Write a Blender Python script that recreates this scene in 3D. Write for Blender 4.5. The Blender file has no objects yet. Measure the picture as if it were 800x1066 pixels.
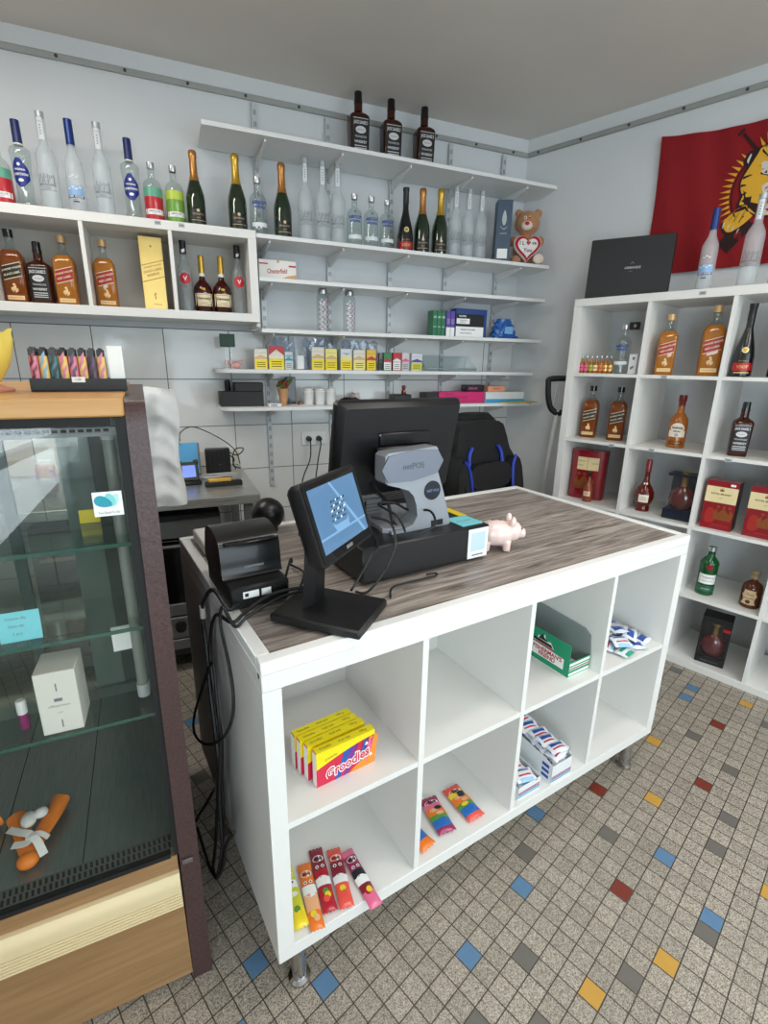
import bpy, bmesh, math, random
from mathutils import Vector, Matrix
random.seed(11)
SC = bpy.context.scene
COL = SC.collection
PI = math.pi

# ---------------------------------------------------------------- frames
# the room: x runs along the tiled floor, y towards the back; three local frames are used
A_C = -math.radians(10.972)           # the counter is turned a little in the room
BD = math.radians(-20.0)              # the back wall runs at an angle
COR = Vector((2.686, 1.311, 0))       # the corner behind the shelves
BT = Vector((math.cos(BD), math.sin(BD), 0)); BN = Vector((math.sin(BD), -math.cos(BD), 0))
CU = Vector((math.cos(A_C), math.sin(A_C), 0)); CV = Vector((-math.sin(A_C), math.cos(A_C), 0))
CEIL = 2.80
def WL(u, off, z): return COR + BT * u + BN * off + Vector((0, 0, z))      # along / away from the back wall
def CT(x, y, z): return CU * x + CV * y + Vector((0, 0, z))                 # counter frame
RX, RY = 2.286, 0.676
def RK(s, d, z): return Vector((RX + d, RY - s, z))                         # s along the rack front, d into it
R_RACK = -PI / 2

# ---------------------------------------------------------------- mesh builder
class MB:
    def __init__(s):
        s.v = []; s.f = []; s.fm = []; s.fs = []; s.M = None
    def add(s, vs, fs, m=0, smooth=False):
        b = len(s.v)
        for p in vs:
            p = Vector(p)
            s.v.append(s.M @ p if s.M is not None else p)
        for f in fs:
            s.f.append([i + b for i in f]); s.fm.append(m); s.fs.append(smooth)
    def box(s, x0, y0, z0, x1, y1, z1, m=0, b=0.0):
        if x0 > x1: x0, x1 = x1, x0
        if y0 > y1: y0, y1 = y1, y0
        if z0 > z1: z0, z1 = z1, z0
        if b <= 0:
            vs = [(x, y, z) for z in (z0, z1) for y in (y0, y1) for x in (x0, x1)]
            s.add(vs, [(0, 2, 3, 1), (4, 5, 7, 6), (0, 1, 5, 4), (2, 6, 7, 3), (0, 4, 6, 2), (1, 3, 7, 5)], m)
            return
        b = min(b, (x1 - x0) * .49, (y1 - y0) * .49, (z1 - z0) * .49)
        lo, hi = (x0, y0, z0), (x1, y1, z1)
        idx = {}; vs = []
        for c in range(8):
            sg = [(c >> k) & 1 for k in range(3)]
            for k in range(3):
                p = [0, 0, 0]
                for j in range(3):
                    e = hi[j] if sg[j] else lo[j]
                    p[j] = e if j == k else (e - b if sg[j] else e + b)
                idx[(c, k)] = len(vs); vs.append(p)
        fs = []
        for k in range(3):
            a, d = [j for j in range(3) if j != k]
            for sgn in (0, 1):
                q = []
                for (i, j) in ((0, 0), (1, 0), (1, 1), (0, 1)):
                    c = (sgn << k) | (i << a) | (j << d); q.append(idx[(c, k)])
                fs.append(q)
        for ax in range(3):
            k, l = [j for j in range(3) if j != ax]
            for i in (0, 1):
                for j in (0, 1):
                    c0 = (i << k) | (j << l); c1 = c0 | (1 << ax)
                    fs.append([idx[(c0, k)], idx[(c1, k)], idx[(c1, l)], idx[(c0, l)]])
        for c in range(8): fs.append([idx[(c, 0)], idx[(c, 1)], idx[(c, 2)]])
        s.add(vs, fs, m)
    def rings(s, rings, m=0, smooth=True, caps=(True, True), closed=True):
        n = len(rings[0]); vs = [p for r in rings for p in r]; fs = []
        for i in range(len(rings) - 1):
            for j in range(n if closed else n - 1):
                k = (j + 1) % n
                fs.append((i * n + j, i * n + k, (i + 1) * n + k, (i + 1) * n + j))
        s.add(vs, fs, m, smooth)
        if caps[0]: s.add(rings[0], [list(range(n))[::-1]], m)
        if caps[1]: s.add(rings[-1], [list(range(n))], m)
    def cyl(s, p0, p1, r0, r1=None, n=16, m=0, smooth=True, caps=(True, True)):
        r1 = r0 if r1 is None else r1
        p0, p1 = Vector(p0), Vector(p1); d = (p1 - p0).normalized()
        a = d.orthogonal().normalized(); c = d.cross(a)
        R = lambda p, r: [p + a * (r * math.cos(2 * PI * i / n)) + c * (r * math.sin(2 * PI * i / n)) for i in range(n)]
        s.rings([R(p0, r0), R(p1, r1)], m, smooth, caps)
    def lathe(s, prof, n=20, m=0, sx=1, sy=1, c=(0, 0), caps=(True, True)):
        s.rings([[(c[0] + sx * r * math.cos(2 * PI * i / n), c[1] + sy * r * math.sin(2 * PI * i / n), z) for i in range(n)] for z, r in prof], m, True, caps)
    def tube(s, path, r=.003, n=8, m=0, smooth_path=True):
        P = [Vector(p) for p in path]
        if smooth_path and len(P) > 2: P = catmull(P, 6)
        rings = []; a = None
        for i, p in enumerate(P):
            d = (P[min(i + 1, len(P) - 1)] - P[max(i - 1, 0)])
            d = d.normalized() if d.length > 1e-9 else Vector((0, 0, 1))
            if a is None: a = d.orthogonal().normalized()
            a = (a - d * a.dot(d)); a = a.normalized() if a.length > 1e-6 else d.orthogonal().normalized()
            c = d.cross(a)
            rings.append([p + a * (r * math.cos(2 * PI * k / n)) + c * (r * math.sin(2 * PI * k / n)) for k in range(n)])
        s.rings(rings, m, True)
    def prism(s, poly, fn, h0, h1, m=0, smooth=False, mside=None):
        """poly of (a, b); fn(a, b, h) places it; capped at h0 and h1"""
        n = len(poly)
        A = [fn(a, b, h0) for a, b in poly]; B = [fn(a, b, h1) for a, b in poly]
        s.add(A, [list(range(n))[::-1]], m); s.add(B, [list(range(n))], m)
        s.add(A + B, [(i, (i + 1) % n, n + (i + 1) % n, n + i) for i in range(n)], m if mside is None else mside, smooth)
    def ball(s, c, rx, ry=None, rz=None, m=0, n=16, k=10):
        ry = rx if ry is None else ry; rz = rx if rz is None else rz
        rings = []
        for i in range(k + 1):
            t = -PI / 2 + PI * (i + .02) / (k + .04)
            rings.append([(c[0] + rx * math.cos(t) * math.cos(2 * PI * j / n), c[1] + ry * math.cos(t) * math.sin(2 * PI * j / n), c[2] + rz * math.sin(t)) for j in range(n)])
        s.rings(rings, m, True)
    def poly(s, pts, fn, m=0):
        s.add([fn(a, b) for a, b in pts], [list(range(len(pts)))], m)
    def text(s, st, size, fn, m=1, maxw=None, bold=0):
        vs, fs, w = text_data(st, bold)
        k = size if maxw is None else min(size, maxw / max(w, 1e-6))
        s.add([fn(x * k, y * size) for x, y in vs], fs, m)
    def build(s, name, mats, parent=None, loc=None, rotz=0.0, angle=40):
        me = bpy.data.meshes.new(name)
        me.from_pydata([tuple(v) for v in s.v], [], s.f)
        if not isinstance(mats, (list, tuple)): mats = [mats]
        for m in mats: me.materials.append(m)
        me.polygons.foreach_set('material_index', [min(i, len(mats) - 1) for i in s.fm])
        me.polygons.foreach_set('use_smooth', s.fs)
        bm = bmesh.new(); bm.from_mesh(me)
        bmesh.ops.recalc_face_normals(bm, faces=bm.faces)
        bm.to_mesh(me); bm.free()
        try: me.set_sharp_from_angle(angle=math.radians(angle))
        except Exception: pass
        me.update()
        o = bpy.data.objects.new(name, me); COL.objects.link(o)
        if parent is not None: o.parent = parent
        if loc is not None: o.location = loc
        if rotz: o.rotation_euler = (0, 0, rotz)
        return o

def catmull(P, k=6, closed=False):
    out = []; n = len(P)
    for i in range(n if closed else n - 1):
        g = (lambda j: P[j % n]) if closed else (lambda j: P[max(0, min(n - 1, j))])
        a, b, c, d = g(i - 1), g(i), g(i + 1), g(i + 2)
        for j in range(k):
            t = j / k
            out.append(.5 * ((2 * b) + (c - a) * t + (2 * a - 5 * b + 4 * c - d) * t * t + (3 * b - a - 3 * c + d) * t ** 3))
    if not closed: out.append(P[-1].copy())
    return out
def smooth_poly(pts, k=5):
    return [(p.x, p.y) for p in catmull([Vector((a, b, 0)) for a, b in pts], k, True)]

_TX = {}
def text_data(st, bold=0):
    key = (st, bold)
    if key in _TX: return _TX[key]
    cu = bpy.data.curves.new('lettering', 'FONT'); cu.body = st; cu.size = 1.0; cu.resolution_u = 2; cu.offset = bold
    ob = bpy.data.objects.new('lettering', cu); COL.objects.link(ob)
    dg = bpy.context.evaluated_depsgraph_get(); me = ob.evaluated_get(dg).to_mesh()
    vs = [(v.co.x, v.co.y) for v in me.vertices]; fs = [list(p.vertices) for p in me.polygons]
    ob.evaluated_get(dg).to_mesh_clear()
    bpy.data.objects.remove(ob); bpy.data.curves.remove(cu)
    if vs:
        x0 = min(v[0] for v in vs); x1 = max(v[0] for v in vs); y0 = min(v[1] for v in vs); y1 = max(v[1] for v in vs)
        w = x1 - x0; h = max(y1 - y0, .1)
        vs = [((x - (x0 + x1) / 2), (y - (y0 + y1) / 2)) for x, y in vs]
    else: w = 1
    _TX[key] = (vs, fs, w); return _TX[key]

# ---------------------------------------------------------------- things
def thing(name, label, cat, loc=(0, 0, 0), rotz=0.0, group=None, scale=1.0):
    o = bpy.data.objects.new(name, None); COL.objects.link(o); o.empty_display_size = .05
    o.location = loc; o.rotation_euler = (0, 0, rotz)
    if scale != 1.0: o.scale = (scale,) * 3
    return tag(o, label, cat, group)
def tag(o, label, cat, group=None):
    o['label'] = label; o['category'] = cat
    if group: o['group'] = group
    return o
def struct(o):
    o['kind'] = 'structure'; return o

# ---------------------------------------------------------------- materials
def lin(c):
    f = lambda x: x / 12.92 if x <= .04045 else ((x + .055) / 1.055) ** 2.4
    return tuple(f(v / 255.0) for v in c) + (1.0,)
_M = {}
def new_mat(name):
    m = bpy.data.materials.new(name); m.use_nodes = True
    nt = m.node_tree; return m, nt, nt.nodes['Principled BSDF']
def mat(name, c, rough=.5, metal=0.0, coat=0.0, spec=.5, emit=None, es=1.0, noise=.0, nscale=30.0, sheen=0.0, bump=0.0):
    if name in _M: return _M[name]
    m, nt, b = new_mat(name)
    b.inputs['Base Color'].default_value = lin(c); b.inputs['Roughness'].default_value = rough
    b.inputs['Metallic'].default_value = metal; b.inputs['Coat Weight'].default_value = coat
    b.inputs['Specular IOR Level'].default_value = spec
    if sheen: b.inputs['Sheen Weight'].default_value = sheen
    if emit:
        b.inputs['Emission Color'].default_value = lin(emit); b.inputs['Emission Strength'].default_value = es
    if noise or bump:
        tc = nt.nodes.new('ShaderNodeTexCoord'); nz = nt.nodes.new('ShaderNodeTexNoise')
        nz.inputs['Scale'].default_value = nscale; nz.inputs['Detail'].default_value = 4
        nt.links.new(tc.outputs['Object'], nz.inputs['Vector'])
        if noise:
            r = nt.nodes.new('ShaderNodeMapRange'); r.inputs['To Min'].default_value = 1 - noise; r.inputs['To Max'].default_value = 1 + noise
            mx = nt.nodes.new('ShaderNodeMix'); mx.data_type = 'RGBA'; mx.blend_type = 'MULTIPLY'; mx.inputs['Factor'].default_value = 1
            mx.inputs['A'].default_value = lin(c)
            nt.links.new(nz.outputs['Fac'], r.inputs['Value']); nt.links.new(r.outputs['Result'], mx.inputs['B'])
            nt.links.new(mx.outputs['Result'], b.inputs['Base Color'])
        if bump:
            bp = nt.nodes.new('ShaderNodeBump'); bp.inputs['Strength'].default_value = bump; bp.inputs['Distance'].default_value = .004
            nt.links.new(nz.outputs['Fac'], bp.inputs['Height']); nt.links.new(bp.outputs['Normal'], b.inputs['Normal'])
    _M[name] = m; return m
def clear(name, tint=(245, 250, 250), body=None, op=0.0, rough=.04, gl=1.0):
    """thin-walled glass or film: a tinted see-through layer, a share of body colour and mirror gloss by angle"""
    if name in _M: return _M[name]
    m = bpy.data.materials.new(name); m.use_nodes = True; nt = m.node_tree; N = nt.nodes; L = nt.links
    N.remove(N['Principled BSDF']); out = N['Material Output']
    tr = N.new('ShaderNodeBsdfTransparent'); tr.inputs['Color'].default_value = lin(tint)
    last = tr.outputs['BSDF']
    if op > 0:
        df = N.new('ShaderNodeBsdfDiffuse'); df.inputs['Color'].default_value = lin(body)
        mx = N.new('ShaderNodeMixShader'); mx.inputs['Fac'].default_value = op
        L.new(last, mx.inputs[1]); L.new(df.outputs['BSDF'], mx.inputs[2]); last = mx.outputs['Shader']
    g = N.new('ShaderNodeBsdfGlossy'); g.inputs['Roughness'].default_value = rough
    lw = N.new('ShaderNodeLayerWeight'); pw = N.new('ShaderNodeMath'); pw.operation = 'POWER'; pw.inputs[1].default_value = 4.0
    L.new(lw.outputs['Facing'], pw.inputs[0])
    mu = N.new('ShaderNodeMath'); mu.operation = 'MULTIPLY_ADD'; mu.inputs[1].default_value = .6 * gl; mu.inputs[2].default_value = .035 * gl; mu.use_clamp = True
    L.new(pw.outputs['Value'], mu.inputs[0])
    mx = N.new('ShaderNodeMixShader'); L.new(mu.outputs['Value'], mx.inputs['Fac'])
    L.new(last, mx.inputs[1]); L.new(g.outputs['BSDF'], mx.inputs[2]); L.new(mx.outputs['Shader'], out.inputs['Surface'])
    _M[name] = m; return m

class NT:
    """small helper to wire a procedural principled material"""
    def __init__(s, name):
        s.m, s.nt, s.b = new_mat(name); s.tc = s.nt.nodes.new('ShaderNodeTexCoord')
    def n(s, t, **kw):
        o = s.nt.nodes.new('ShaderNode' + t)
        for k, v in kw.items():
            if k in o.inputs: o.inputs[k].default_value = v
            else: setattr(o, k, v)
        return o
    def l(s, a, b): s.nt.links.new(a, b)
    def math(s, op, a, b=None, c=None):
        o = s.nt.nodes.new('ShaderNodeMath'); o.operation = op
        for i, v in enumerate((a, b, c)):
            if v is None: continue
            if isinstance(v, (int, float)): o.inputs[i].default_value = v
            else: s.l(v, o.inputs[i])
        return o.outputs[0]
    def mapping(s, scale=(1, 1, 1), rot=(0, 0, 0), src='Object'):
        o = s.nt.nodes.new('ShaderNodeMapping'); o.inputs['Scale'].default_value = scale; o.inputs['Rotation'].default_value = rot
        s.l(s.tc.outputs[src], o.inputs['Vector']); return o.outputs['Vector']
    def noise(s, vec, scale=5, detail=4, rough=.5, dist=0):
        o = s.nt.nodes.new('ShaderNodeTexNoise'); o.inputs['Scale'].default_value = scale; o.inputs['Detail'].default_value = detail
        o.inputs['Roughness'].default_value = rough; o.inputs['Distortion'].default_value = dist
        s.l(vec, o.inputs['Vector']); return o.outputs['Fac']
    def ramp(s, fac, stops):
        o = s.nt.nodes.new('ShaderNodeValToRGB'); e = o.color_ramp.elements
        while len(e) > 1: e.remove(e[-1])
        e[0].position = stops[0][0]; e[0].color = lin(stops[0][1])
        for p, c in stops[1:]:
            q = e.new(p); q.color = lin(c)
        s.l(fac, o.inputs['Fac']); return o.outputs['Color']
    def mix(s, fac, a, b, mode='MIX'):
        o = s.nt.nodes.new('ShaderNodeMix'); o.data_type = 'RGBA'; o.blend_type = mode
        for k, v in (('Factor', fac), ('A', a), ('B', b)):
            if isinstance(v, (int, float)): o.inputs[k].default_value = v
            elif isinstance(v, tuple): o.inputs[k].default_value = lin(v)
            else:
                sk = [i for i in o.inputs if i.name == k and i.enabled][0]; s.l(v, sk)
        return [q for q in o.outputs if q.enabled][0]
    def bump(s, h, strength=.2, dist=.002):
        o = s.nt.nodes.new('ShaderNodeBump'); o.inputs['Strength'].default_value = strength; o.inputs['Distance'].default_value = dist
        s.l(h, o.inputs['Height']); s.l(o.outputs['Normal'], s.b.inputs['Normal'])
WINE = 70.0; ADDED_DOORE = 85.0; LAMPE = (10, 16, 16, 15); EXPO = .02
# ---------------------------------------------------------------- surfaces
def m_floor():
    q = NT('terrazzo_tiles'); p = .0516; a = math.radians(-1.1)
    sep = q.n('SeparateXYZ'); q.l(q.tc.outputs['Object'], sep.inputs[0])
    X, Y = sep.outputs[0], sep.outputs[1]
    qx = q.math('SUBTRACT', q.math('MULTIPLY_ADD', X, math.cos(a) / p, q.math('MULTIPLY', Y, -math.sin(a) / p)), .085 - .5)
    qy = q.math('SUBTRACT', q.math('MULTIPLY_ADD', X, math.sin(a) / p, q.math('MULTIPLY', Y, math.cos(a) / p)), .494 - .5)
    dist = lambda v: q.math('ABSOLUTE', q.math('SUBTRACT', q.math('FRACT', v), .5))
    d = q.math('MAXIMUM', dist(qx), dist(qy))
    grout = q.math('GREATER_THAN', d, .472)
    vo = q.n('TexVoronoi', Scale=480.0); q.l(q.tc.outputs['Object'], vo.inputs['Vector'])
    sv = q.n('SeparateColor'); q.l(vo.outputs['Color'], sv.inputs[0])
    sp = q.ramp(sv.outputs[0], [(0, (104, 96, 86)), (.2, (136, 126, 113)), (.5, (164, 154, 140)), (.8, (182, 173, 159)), (1, (200, 192, 179))])
    cell = q.n('CombineXYZ'); q.l(q.math('FLOOR', qx), cell.inputs[0]); q.l(q.math('FLOOR', qy), cell.inputs[1])
    wn = q.n('TexWhiteNoise', noise_dimensions='2D'); q.l(cell.outputs[0], wn.inputs['Vector'])
    var = q.n('MapRange'); var.inputs['To Min'].default_value = .86; var.inputs['To Max'].default_value = 1.05; q.l(wn.outputs['Value'], var.inputs['Value'])
    dirt = q.n('MapRange'); dirt.inputs['To Min'].default_value = .85; dirt.inputs['To Max'].default_value = 1.1
    q.l(q.noise(q.tc.outputs['Object'], 3.0, 3), dirt.inputs['Value'])
    base = q.mix(1.0, q.mix(1.0, sp, var.outputs[0], 'MULTIPLY'), dirt.outputs[0], 'MULTIPLY')
    q.l(q.mix(grout, base, (66, 58, 50)), q.b.inputs['Base Color'])
    q.b.inputs['Roughness'].default_value = .42
    q.bump(q.math('SUBTRACT', 1.0, grout), .3, .001)
    return q.m
def m_wall(name, c):
    q = NT(name); n = q.noise(q.tc.outputs['Object'], 1.4, 3)
    q.l(q.ramp(n, [(.3, tuple(int(v * .96) for v in c)), (.7, c)]), q.b.inputs['Base Color'])
    q.b.inputs['Roughness'].default_value = .7
    q.bump(q.noise(q.tc.outputs['Object'], 160, 3), .12, .001); return q.m
def m_tiles():
    q = NT('glazed_wall_tiles'); sep = q.n('SeparateXYZ'); q.l(q.tc.outputs['Object'], sep.inputs[0])
    u = q.math('DIVIDE', q.math('ADD', sep.outputs[0], 1.860 + 10 * .3265), .3265); w = q.math('DIVIDE', q.math('ADD', sep.outputs[2], 10 * .2535 - 1.3765), .2535)
    fu = q.math('FRACT', u); fw = q.math('FRACT', w)
    edge = lambda f, g: q.math('GREATER_THAN', q.math('ABSOLUTE', q.math('SUBTRACT', f, .5)), .5 - g)
    gr = q.math('MAXIMUM', edge(fu, .0065), edge(fw, .0085))
    n = q.noise(q.tc.outputs['Object'], 3, 3)
    tile = q.ramp(n, [(.3, (222, 222, 219)), (.7, (232, 232, 230))])
    q.l(q.mix(gr, tile, (96, 96, 96)), q.b.inputs['Base Color'])
    r = q.n('MapRange'); r.inputs['To Min'].default_value = .09; r.inputs['To Max'].default_value = .7; q.l(gr, r.inputs['Value']); q.l(r.outputs[0], q.b.inputs['Roughness'])
    cell = q.n('CombineXYZ'); q.l(q.math('FLOOR', u), cell.inputs[0]); q.l(q.math('FLOOR', w), cell.inputs[1])
    wv = q.noise(q.mapping((1, 1, 1)), 9.0, 1)
    q.bump(q.math('MULTIPLY_ADD', gr, -.12, wv), .35, .004); return q.m
def m_counter_wood():
    q = NT('grey_oak_worktop'); v = q.mapping((1.0, 14.0, 14.0))
    n1 = q.noise(v, 3.2, 8, .62, 1.3); n2 = q.noise(q.mapping((3.0, 110, 110)), 3.0, 6, .65, .4)
    g = q.math('MULTIPLY_ADD', n1, .60, q.math('MULTIPLY', n2, .40))
    q.l(q.ramp(g, [(.37, (78, 69, 64)), (.44, (118, 108, 101)), (.52, (152, 142, 134)), (.62, (184, 175, 167))]), q.b.inputs['Base Color'])
    q.b.inputs['Roughness'].default_value = .38; q.bump(g, .12, .001); return q.m
def m_case_wood(name, cols, rough=.4):
    q = NT(name); n1 = q.noise(q.mapping((1.0, 12.0, 16.0)), 2.2, 6, .6, .8); n2 = q.noise(q.mapping((3, 60, 90)), 3, 4)
    g = q.math('MULTIPLY_ADD', n1, .75, q.math('MULTIPLY', n2, .25))
    q.l(q.ramp(g, [(.3, cols[0]), (.5, cols[1]), (.7, cols[2])]), q.b.inputs['Base Color']); q.b.inputs['Roughness'].default_value = rough; return q.m
def m_post():
    q = NT('brown_hammered_paint'); n = q.noise(q.tc.outputs['Object'], 170, 3)
    q.l(q.ramp(q.noise(q.tc.outputs['Object'], 240, 2), [(.3, (58, 41, 40)), (.7, (82, 60, 58))]), q.b.inputs['Base Color'])
    q.b.inputs['Roughness'].default_value = .33; q.bump(n, .35, .002); return q.m
def m_steel(name, c=(150, 152, 152), rough=.3, sc=(2, 90, 90)):
    q = NT(name); n = q.noise(q.mapping(sc), 4, 4)
    q.b.inputs['Metallic'].default_value = .7
    q.l(q.ramp(n, [(.3, tuple(int(x * .9) for x in c)), (.7, c)]), q.b.inputs['Base Color'])
    r = q.n('MapRange'); r.inputs['To Min'].default_value = rough * .8; r.inputs['To Max'].default_value = rough * 1.3; q.l(n, r.inputs['Value']); q.l(r.outputs[0], q.b.inputs['Roughness']); return q.m
def m_leather(name, c, rough=.5, sc=60, st=.4, sheen=0):
    return mat(name, c, rough, noise=.2, nscale=sc, bump=st, sheen=sheen)

FLOOR = m_floor(); WALL = m_wall('wall_paint', (216, 219, 221)); CEILM = m_wall('ceiling_paint', (214, 208, 200)); TILES = m_tiles()
GREYOAK = m_counter_wood(); POST = m_post(); STEEL = m_steel('brushed_steel'); DSTEEL = m_steel('dark_deck_steel', (142, 150, 150), .3, (60, 3, 3))
OAK = m_case_wood('oak_front', ((138, 104, 68), (157, 121, 82), (172, 137, 97))); BEECH = m_case_wood('beech_top', ((172, 122, 66), (190, 141, 80), (202, 154, 94)))
MELA = mat('white_melamine', (226, 225, 221), .42, noise=.015, nscale=6, bump=.03); SHELFW = mat('white_shelf', (226, 227, 226), .45, noise=.02, nscale=5)
CARCASE = mat('grey_white_carcase', (196, 192, 184), .55)
CHROME = mat('chrome', (190, 190, 190), .15, 1.0); ALU = mat('aluminium', (176, 178, 180), .35, .9); GALV = mat('galvanised_steel', (168, 170, 170), .42, .7, noise=.12, nscale=60)
BLACK = mat('black_plastic', (17, 17, 18), .42, noise=.15, nscale=80); BLACKM = mat('matt_black', (12, 12, 13), .7, noise=.2, nscale=120); BLACKG = mat('gloss_black', (8, 8, 9), .16, coat=.2)
RUBBER = mat('black_cable', (10, 10, 11), .5); WHITEP = mat('white_plastic', (232, 232, 228), .4); PAPER = mat('white_paper', (236, 236, 232), .8); CREAMP = mat('cream_paper', (238, 226, 182), .75)
DARKGREY = mat('dark_grey', (58, 58, 60), .5); MIDGREY = mat('mid_grey', (120, 120, 122), .5)
CLEAR = clear('clear_glass', (240, 245, 244), gl=1.6); PANE = clear('case_pane', (251, 252, 251), gl=.6, rough=.01); SHGLASS = clear('shelf_glass', (238, 247, 243), gl=1.4, rough=.02)
GEDGE = mat('green_glass_edge', (40, 84, 72), .2, coat=.5); FROST = clear('frosted_glass', (244, 247, 248), (236, 240, 242), .26, .3, .9); FILM = clear('clear_film', (252, 253, 253), (225, 228, 230), .01, .06, .55)
AMBER = clear('amber_spirit', (228, 164, 78), (196, 126, 44), .6, .05, 1.4); WHISKY = clear('dark_whisky', (130, 60, 24), (66, 28, 12), .8, .05, 1.4); COGNAC = clear('cognac', (120, 34, 16), (66, 16, 10), .8, .05, 1.5)
CHGREEN = mat('green_black_glass', (16, 38, 14), .08, coat=.6, spec=.6); BLKGLASS = mat('black_glass', (11, 12, 12), .22, coat=.3); GINGREEN = clear('green_gin_glass', (30, 120, 66), (10, 88, 42), .75, .06, 1.5)
COPPER = mat('copper_foil', (188, 132, 74), .32, .75, noise=.15, nscale=90); GOLD = mat('gold_foil', (206, 168, 70), .3, .75, noise=.15, nscale=90); GOLDP = mat('gold_card', (226, 196, 116), .3, .45, noise=.05, nscale=12)
NAVY = mat('navy', (24, 36, 96), .4); BLUE = mat('blue', (34, 70, 160), .4); RED = mat('red', (178, 22, 34), .4); DRED = mat('dark_red', (112, 12, 22), .35, coat=.4); YELLOW = mat('yellow', (240, 214, 20), .5)
WHITE = mat('white_ink', (240, 240, 238), .5); INK = mat('black_ink', (20, 20, 20), .6); GREYINK = mat('grey_ink', (120, 124, 128), .5); SILVER = mat('silver_cap', (196, 198, 200), .25, .85)
GREEN = mat('green', (10, 140, 92), .45); DGREEN = mat('dark_green', (8, 58, 40), .5); PINK = mat('pink', (226, 96, 150), .45); MAGENTA = mat('magenta', (206, 34, 110), .45); ORANGE = mat('orange', (232, 124, 30), .45)
CYAN = mat('cyan_card', (128, 214, 224), .6); LBLUE = mat('light_blue', (120, 178, 222), .45); PURPLE = mat('purple', (92, 66, 156), .45); TEAL = mat('teal', (20, 150, 170), .45); PEACH = mat('peach', (232, 160, 130), .5)
TAN = mat('tan', (206, 160, 104), .6); LIME = mat('lime', (150, 190, 60), .4); FLAGRED = mat('flag_cloth', (136, 6, 18), .85, noise=.12, nscale=260)
PIGM = mat('pale_pink_ceramic', (238, 210, 202), .28, coat=.4); SILVERGREY = mat('silver_grey_paint', (150, 154, 160), .38, .35); LGREY = mat('light_grey', (188, 190, 192), .5)
SCREEN = mat('lit_screen', (20, 40, 70), .15, emit=(108, 152, 190), es=.8, coat=.3); SCREEN2 = mat('lit_screen_pale', (40, 60, 80), .2, emit=(120, 170, 214), es=.8)
# ---------------------------------------------------------------- the setting
PLAN = [COR.copy(), Vector((2.860, -3.05, 0)), Vector((-1.55, -3.05, 0)), WL(-3.75, 0, 0)]
def ngon(z): return [(p.x, p.y, z) for p in PLAN]
b = MB(); b.box(-2.2, -3.4, -.06, 3.4, 3.0, 0)
tile_kinds = [mat('tile_blue', (92, 128, 162), .4, noise=.08), mat('tile_red', (122, 50, 38), .4, noise=.08), mat('tile_yellow', (196, 150, 66), .4, noise=.08), mat('tile_grey', (108, 104, 98), .4, noise=.08)]
COLOURED = {0: [(8, -5), (13, -5), (21, -10), (18, -3), (19, -13), (41, -6), (39, -6), (0, 2), (2, -1), (-2, 0), (5, 21), (-9, -9), (5, -16), (30, -20), (-14, 3)],
            1: [(17, -9), (23, -5), (29, -10), (37, -9), (2, -18), (12, -24), (-6, -12)],
            2: [(11, -10), (15, -12), (25, -8), (42, -10), (31, -6), (23, -15), (35, -18), (-3, -6), (6, -21)],
            3: [(10, -7), (13, -11), (15, -4), (20, -7), (24, -12), (27, -12), (32, -11), (34, -8), (18, -13), (6, -7), (8, -9), (40, -12), (43, -4), (3, 15), (2, 10), (0, -15), (27, -19)]}
pa, pp = math.radians(-1.1), .0516
def tile_xy(qx, qy):
    X, Y = (qx + .085) * pp, (qy + .494) * pp
    return (math.cos(pa) * X + math.sin(pa) * Y, -math.sin(pa) * X + math.cos(pa) * Y)
for k, cells in COLOURED.items():
    for i, j in cells:
        h = .47
        c = [tile_xy(i + a, j + e) for a, e in ((-h, -h), (h, -h), (h, h), (-h, h))]
        b.add([(x, y, .0006) for x, y in c], [(0, 1, 2, 3)], k + 1)
struct(b.build('floor', [FLOOR] + tile_kinds))
b = MB(); b.box(-2.2, -3.4, CEIL, 3.4, 3.0, CEIL + .08); struct(b.build('ceiling', CEILM))
def wall(name, p, q, m, t=.1, holes=None):
    """a wall from p to q standing outside the room, optionally with one opening (s0, z0, s1, z1)"""
    d = (q - p); Ln = d.length; d.normalize(); n = Vector((d.y, -d.x, 0))     # outward for a clockwise plan
    if n.dot(Vector((.6, 0, 0)) - p) > 0: n = -n
    b = MB(); b.M = Matrix(((d.x, n.x, 0, p.x), (d.y, n.y, 0, p.y), (0, 0, 1, 0), (0, 0, 0, 1)))
    if not holes: b.box(-.1, 0, 0, Ln + .1, t, CEIL)
    else:
        s0, z0, s1, z1 = holes
        b.box(-.1, 0, 0, s0, t, CEIL); b.box(s1, 0, 0, Ln + .1, t, CEIL); b.box(s0, 0, 0, s1, t, z0); b.box(s0, 0, z1, s1, t, CEIL)
    return struct(b.build(name, m))
# the back wall: painted above, glazed tiles below
b = MB(); b.box(-3.85, 0, 0, .12, .1, CEIL)
struct(b.build('wall_back', WALL, loc=COR, rotz=BD))
b = MB(); b.box(-3.75, -.009, 0, 0.0, .002, 1.632)
struct(b.build('trim_5', TILES, loc=COR, rotz=BD))
wall('wall_right', PLAN[0], PLAN[1], WALL)
ADDED_DOOR = (.45, .04, 1.75, 2.12)  # unseen glazed door, added to light the counter's left side
wall('wall_left', PLAN[2], PLAN[3], WALL, holes=ADDED_DOOR)
dd_ = (PLAN[3] - PLAN[2]).normalized(); DA = math.atan2(dd_.y, dd_.x)
b = MB()
for s in (ADDED_DOOR[0] + .03, ADDED_DOOR[2] - .03): b.box(s - .03, .02, ADDED_DOOR[1], s + .03, .08, ADDED_DOOR[3])
for z in (ADDED_DOOR[1] + .03, ADDED_DOOR[3] - .03, .95): b.box(ADDED_DOOR[0], .02, z - .03, ADDED_DOOR[2], .08, z + .03)
do_ = struct(b.build('added_door_1', ALU, loc=PLAN[2], rotz=DA))
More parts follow.
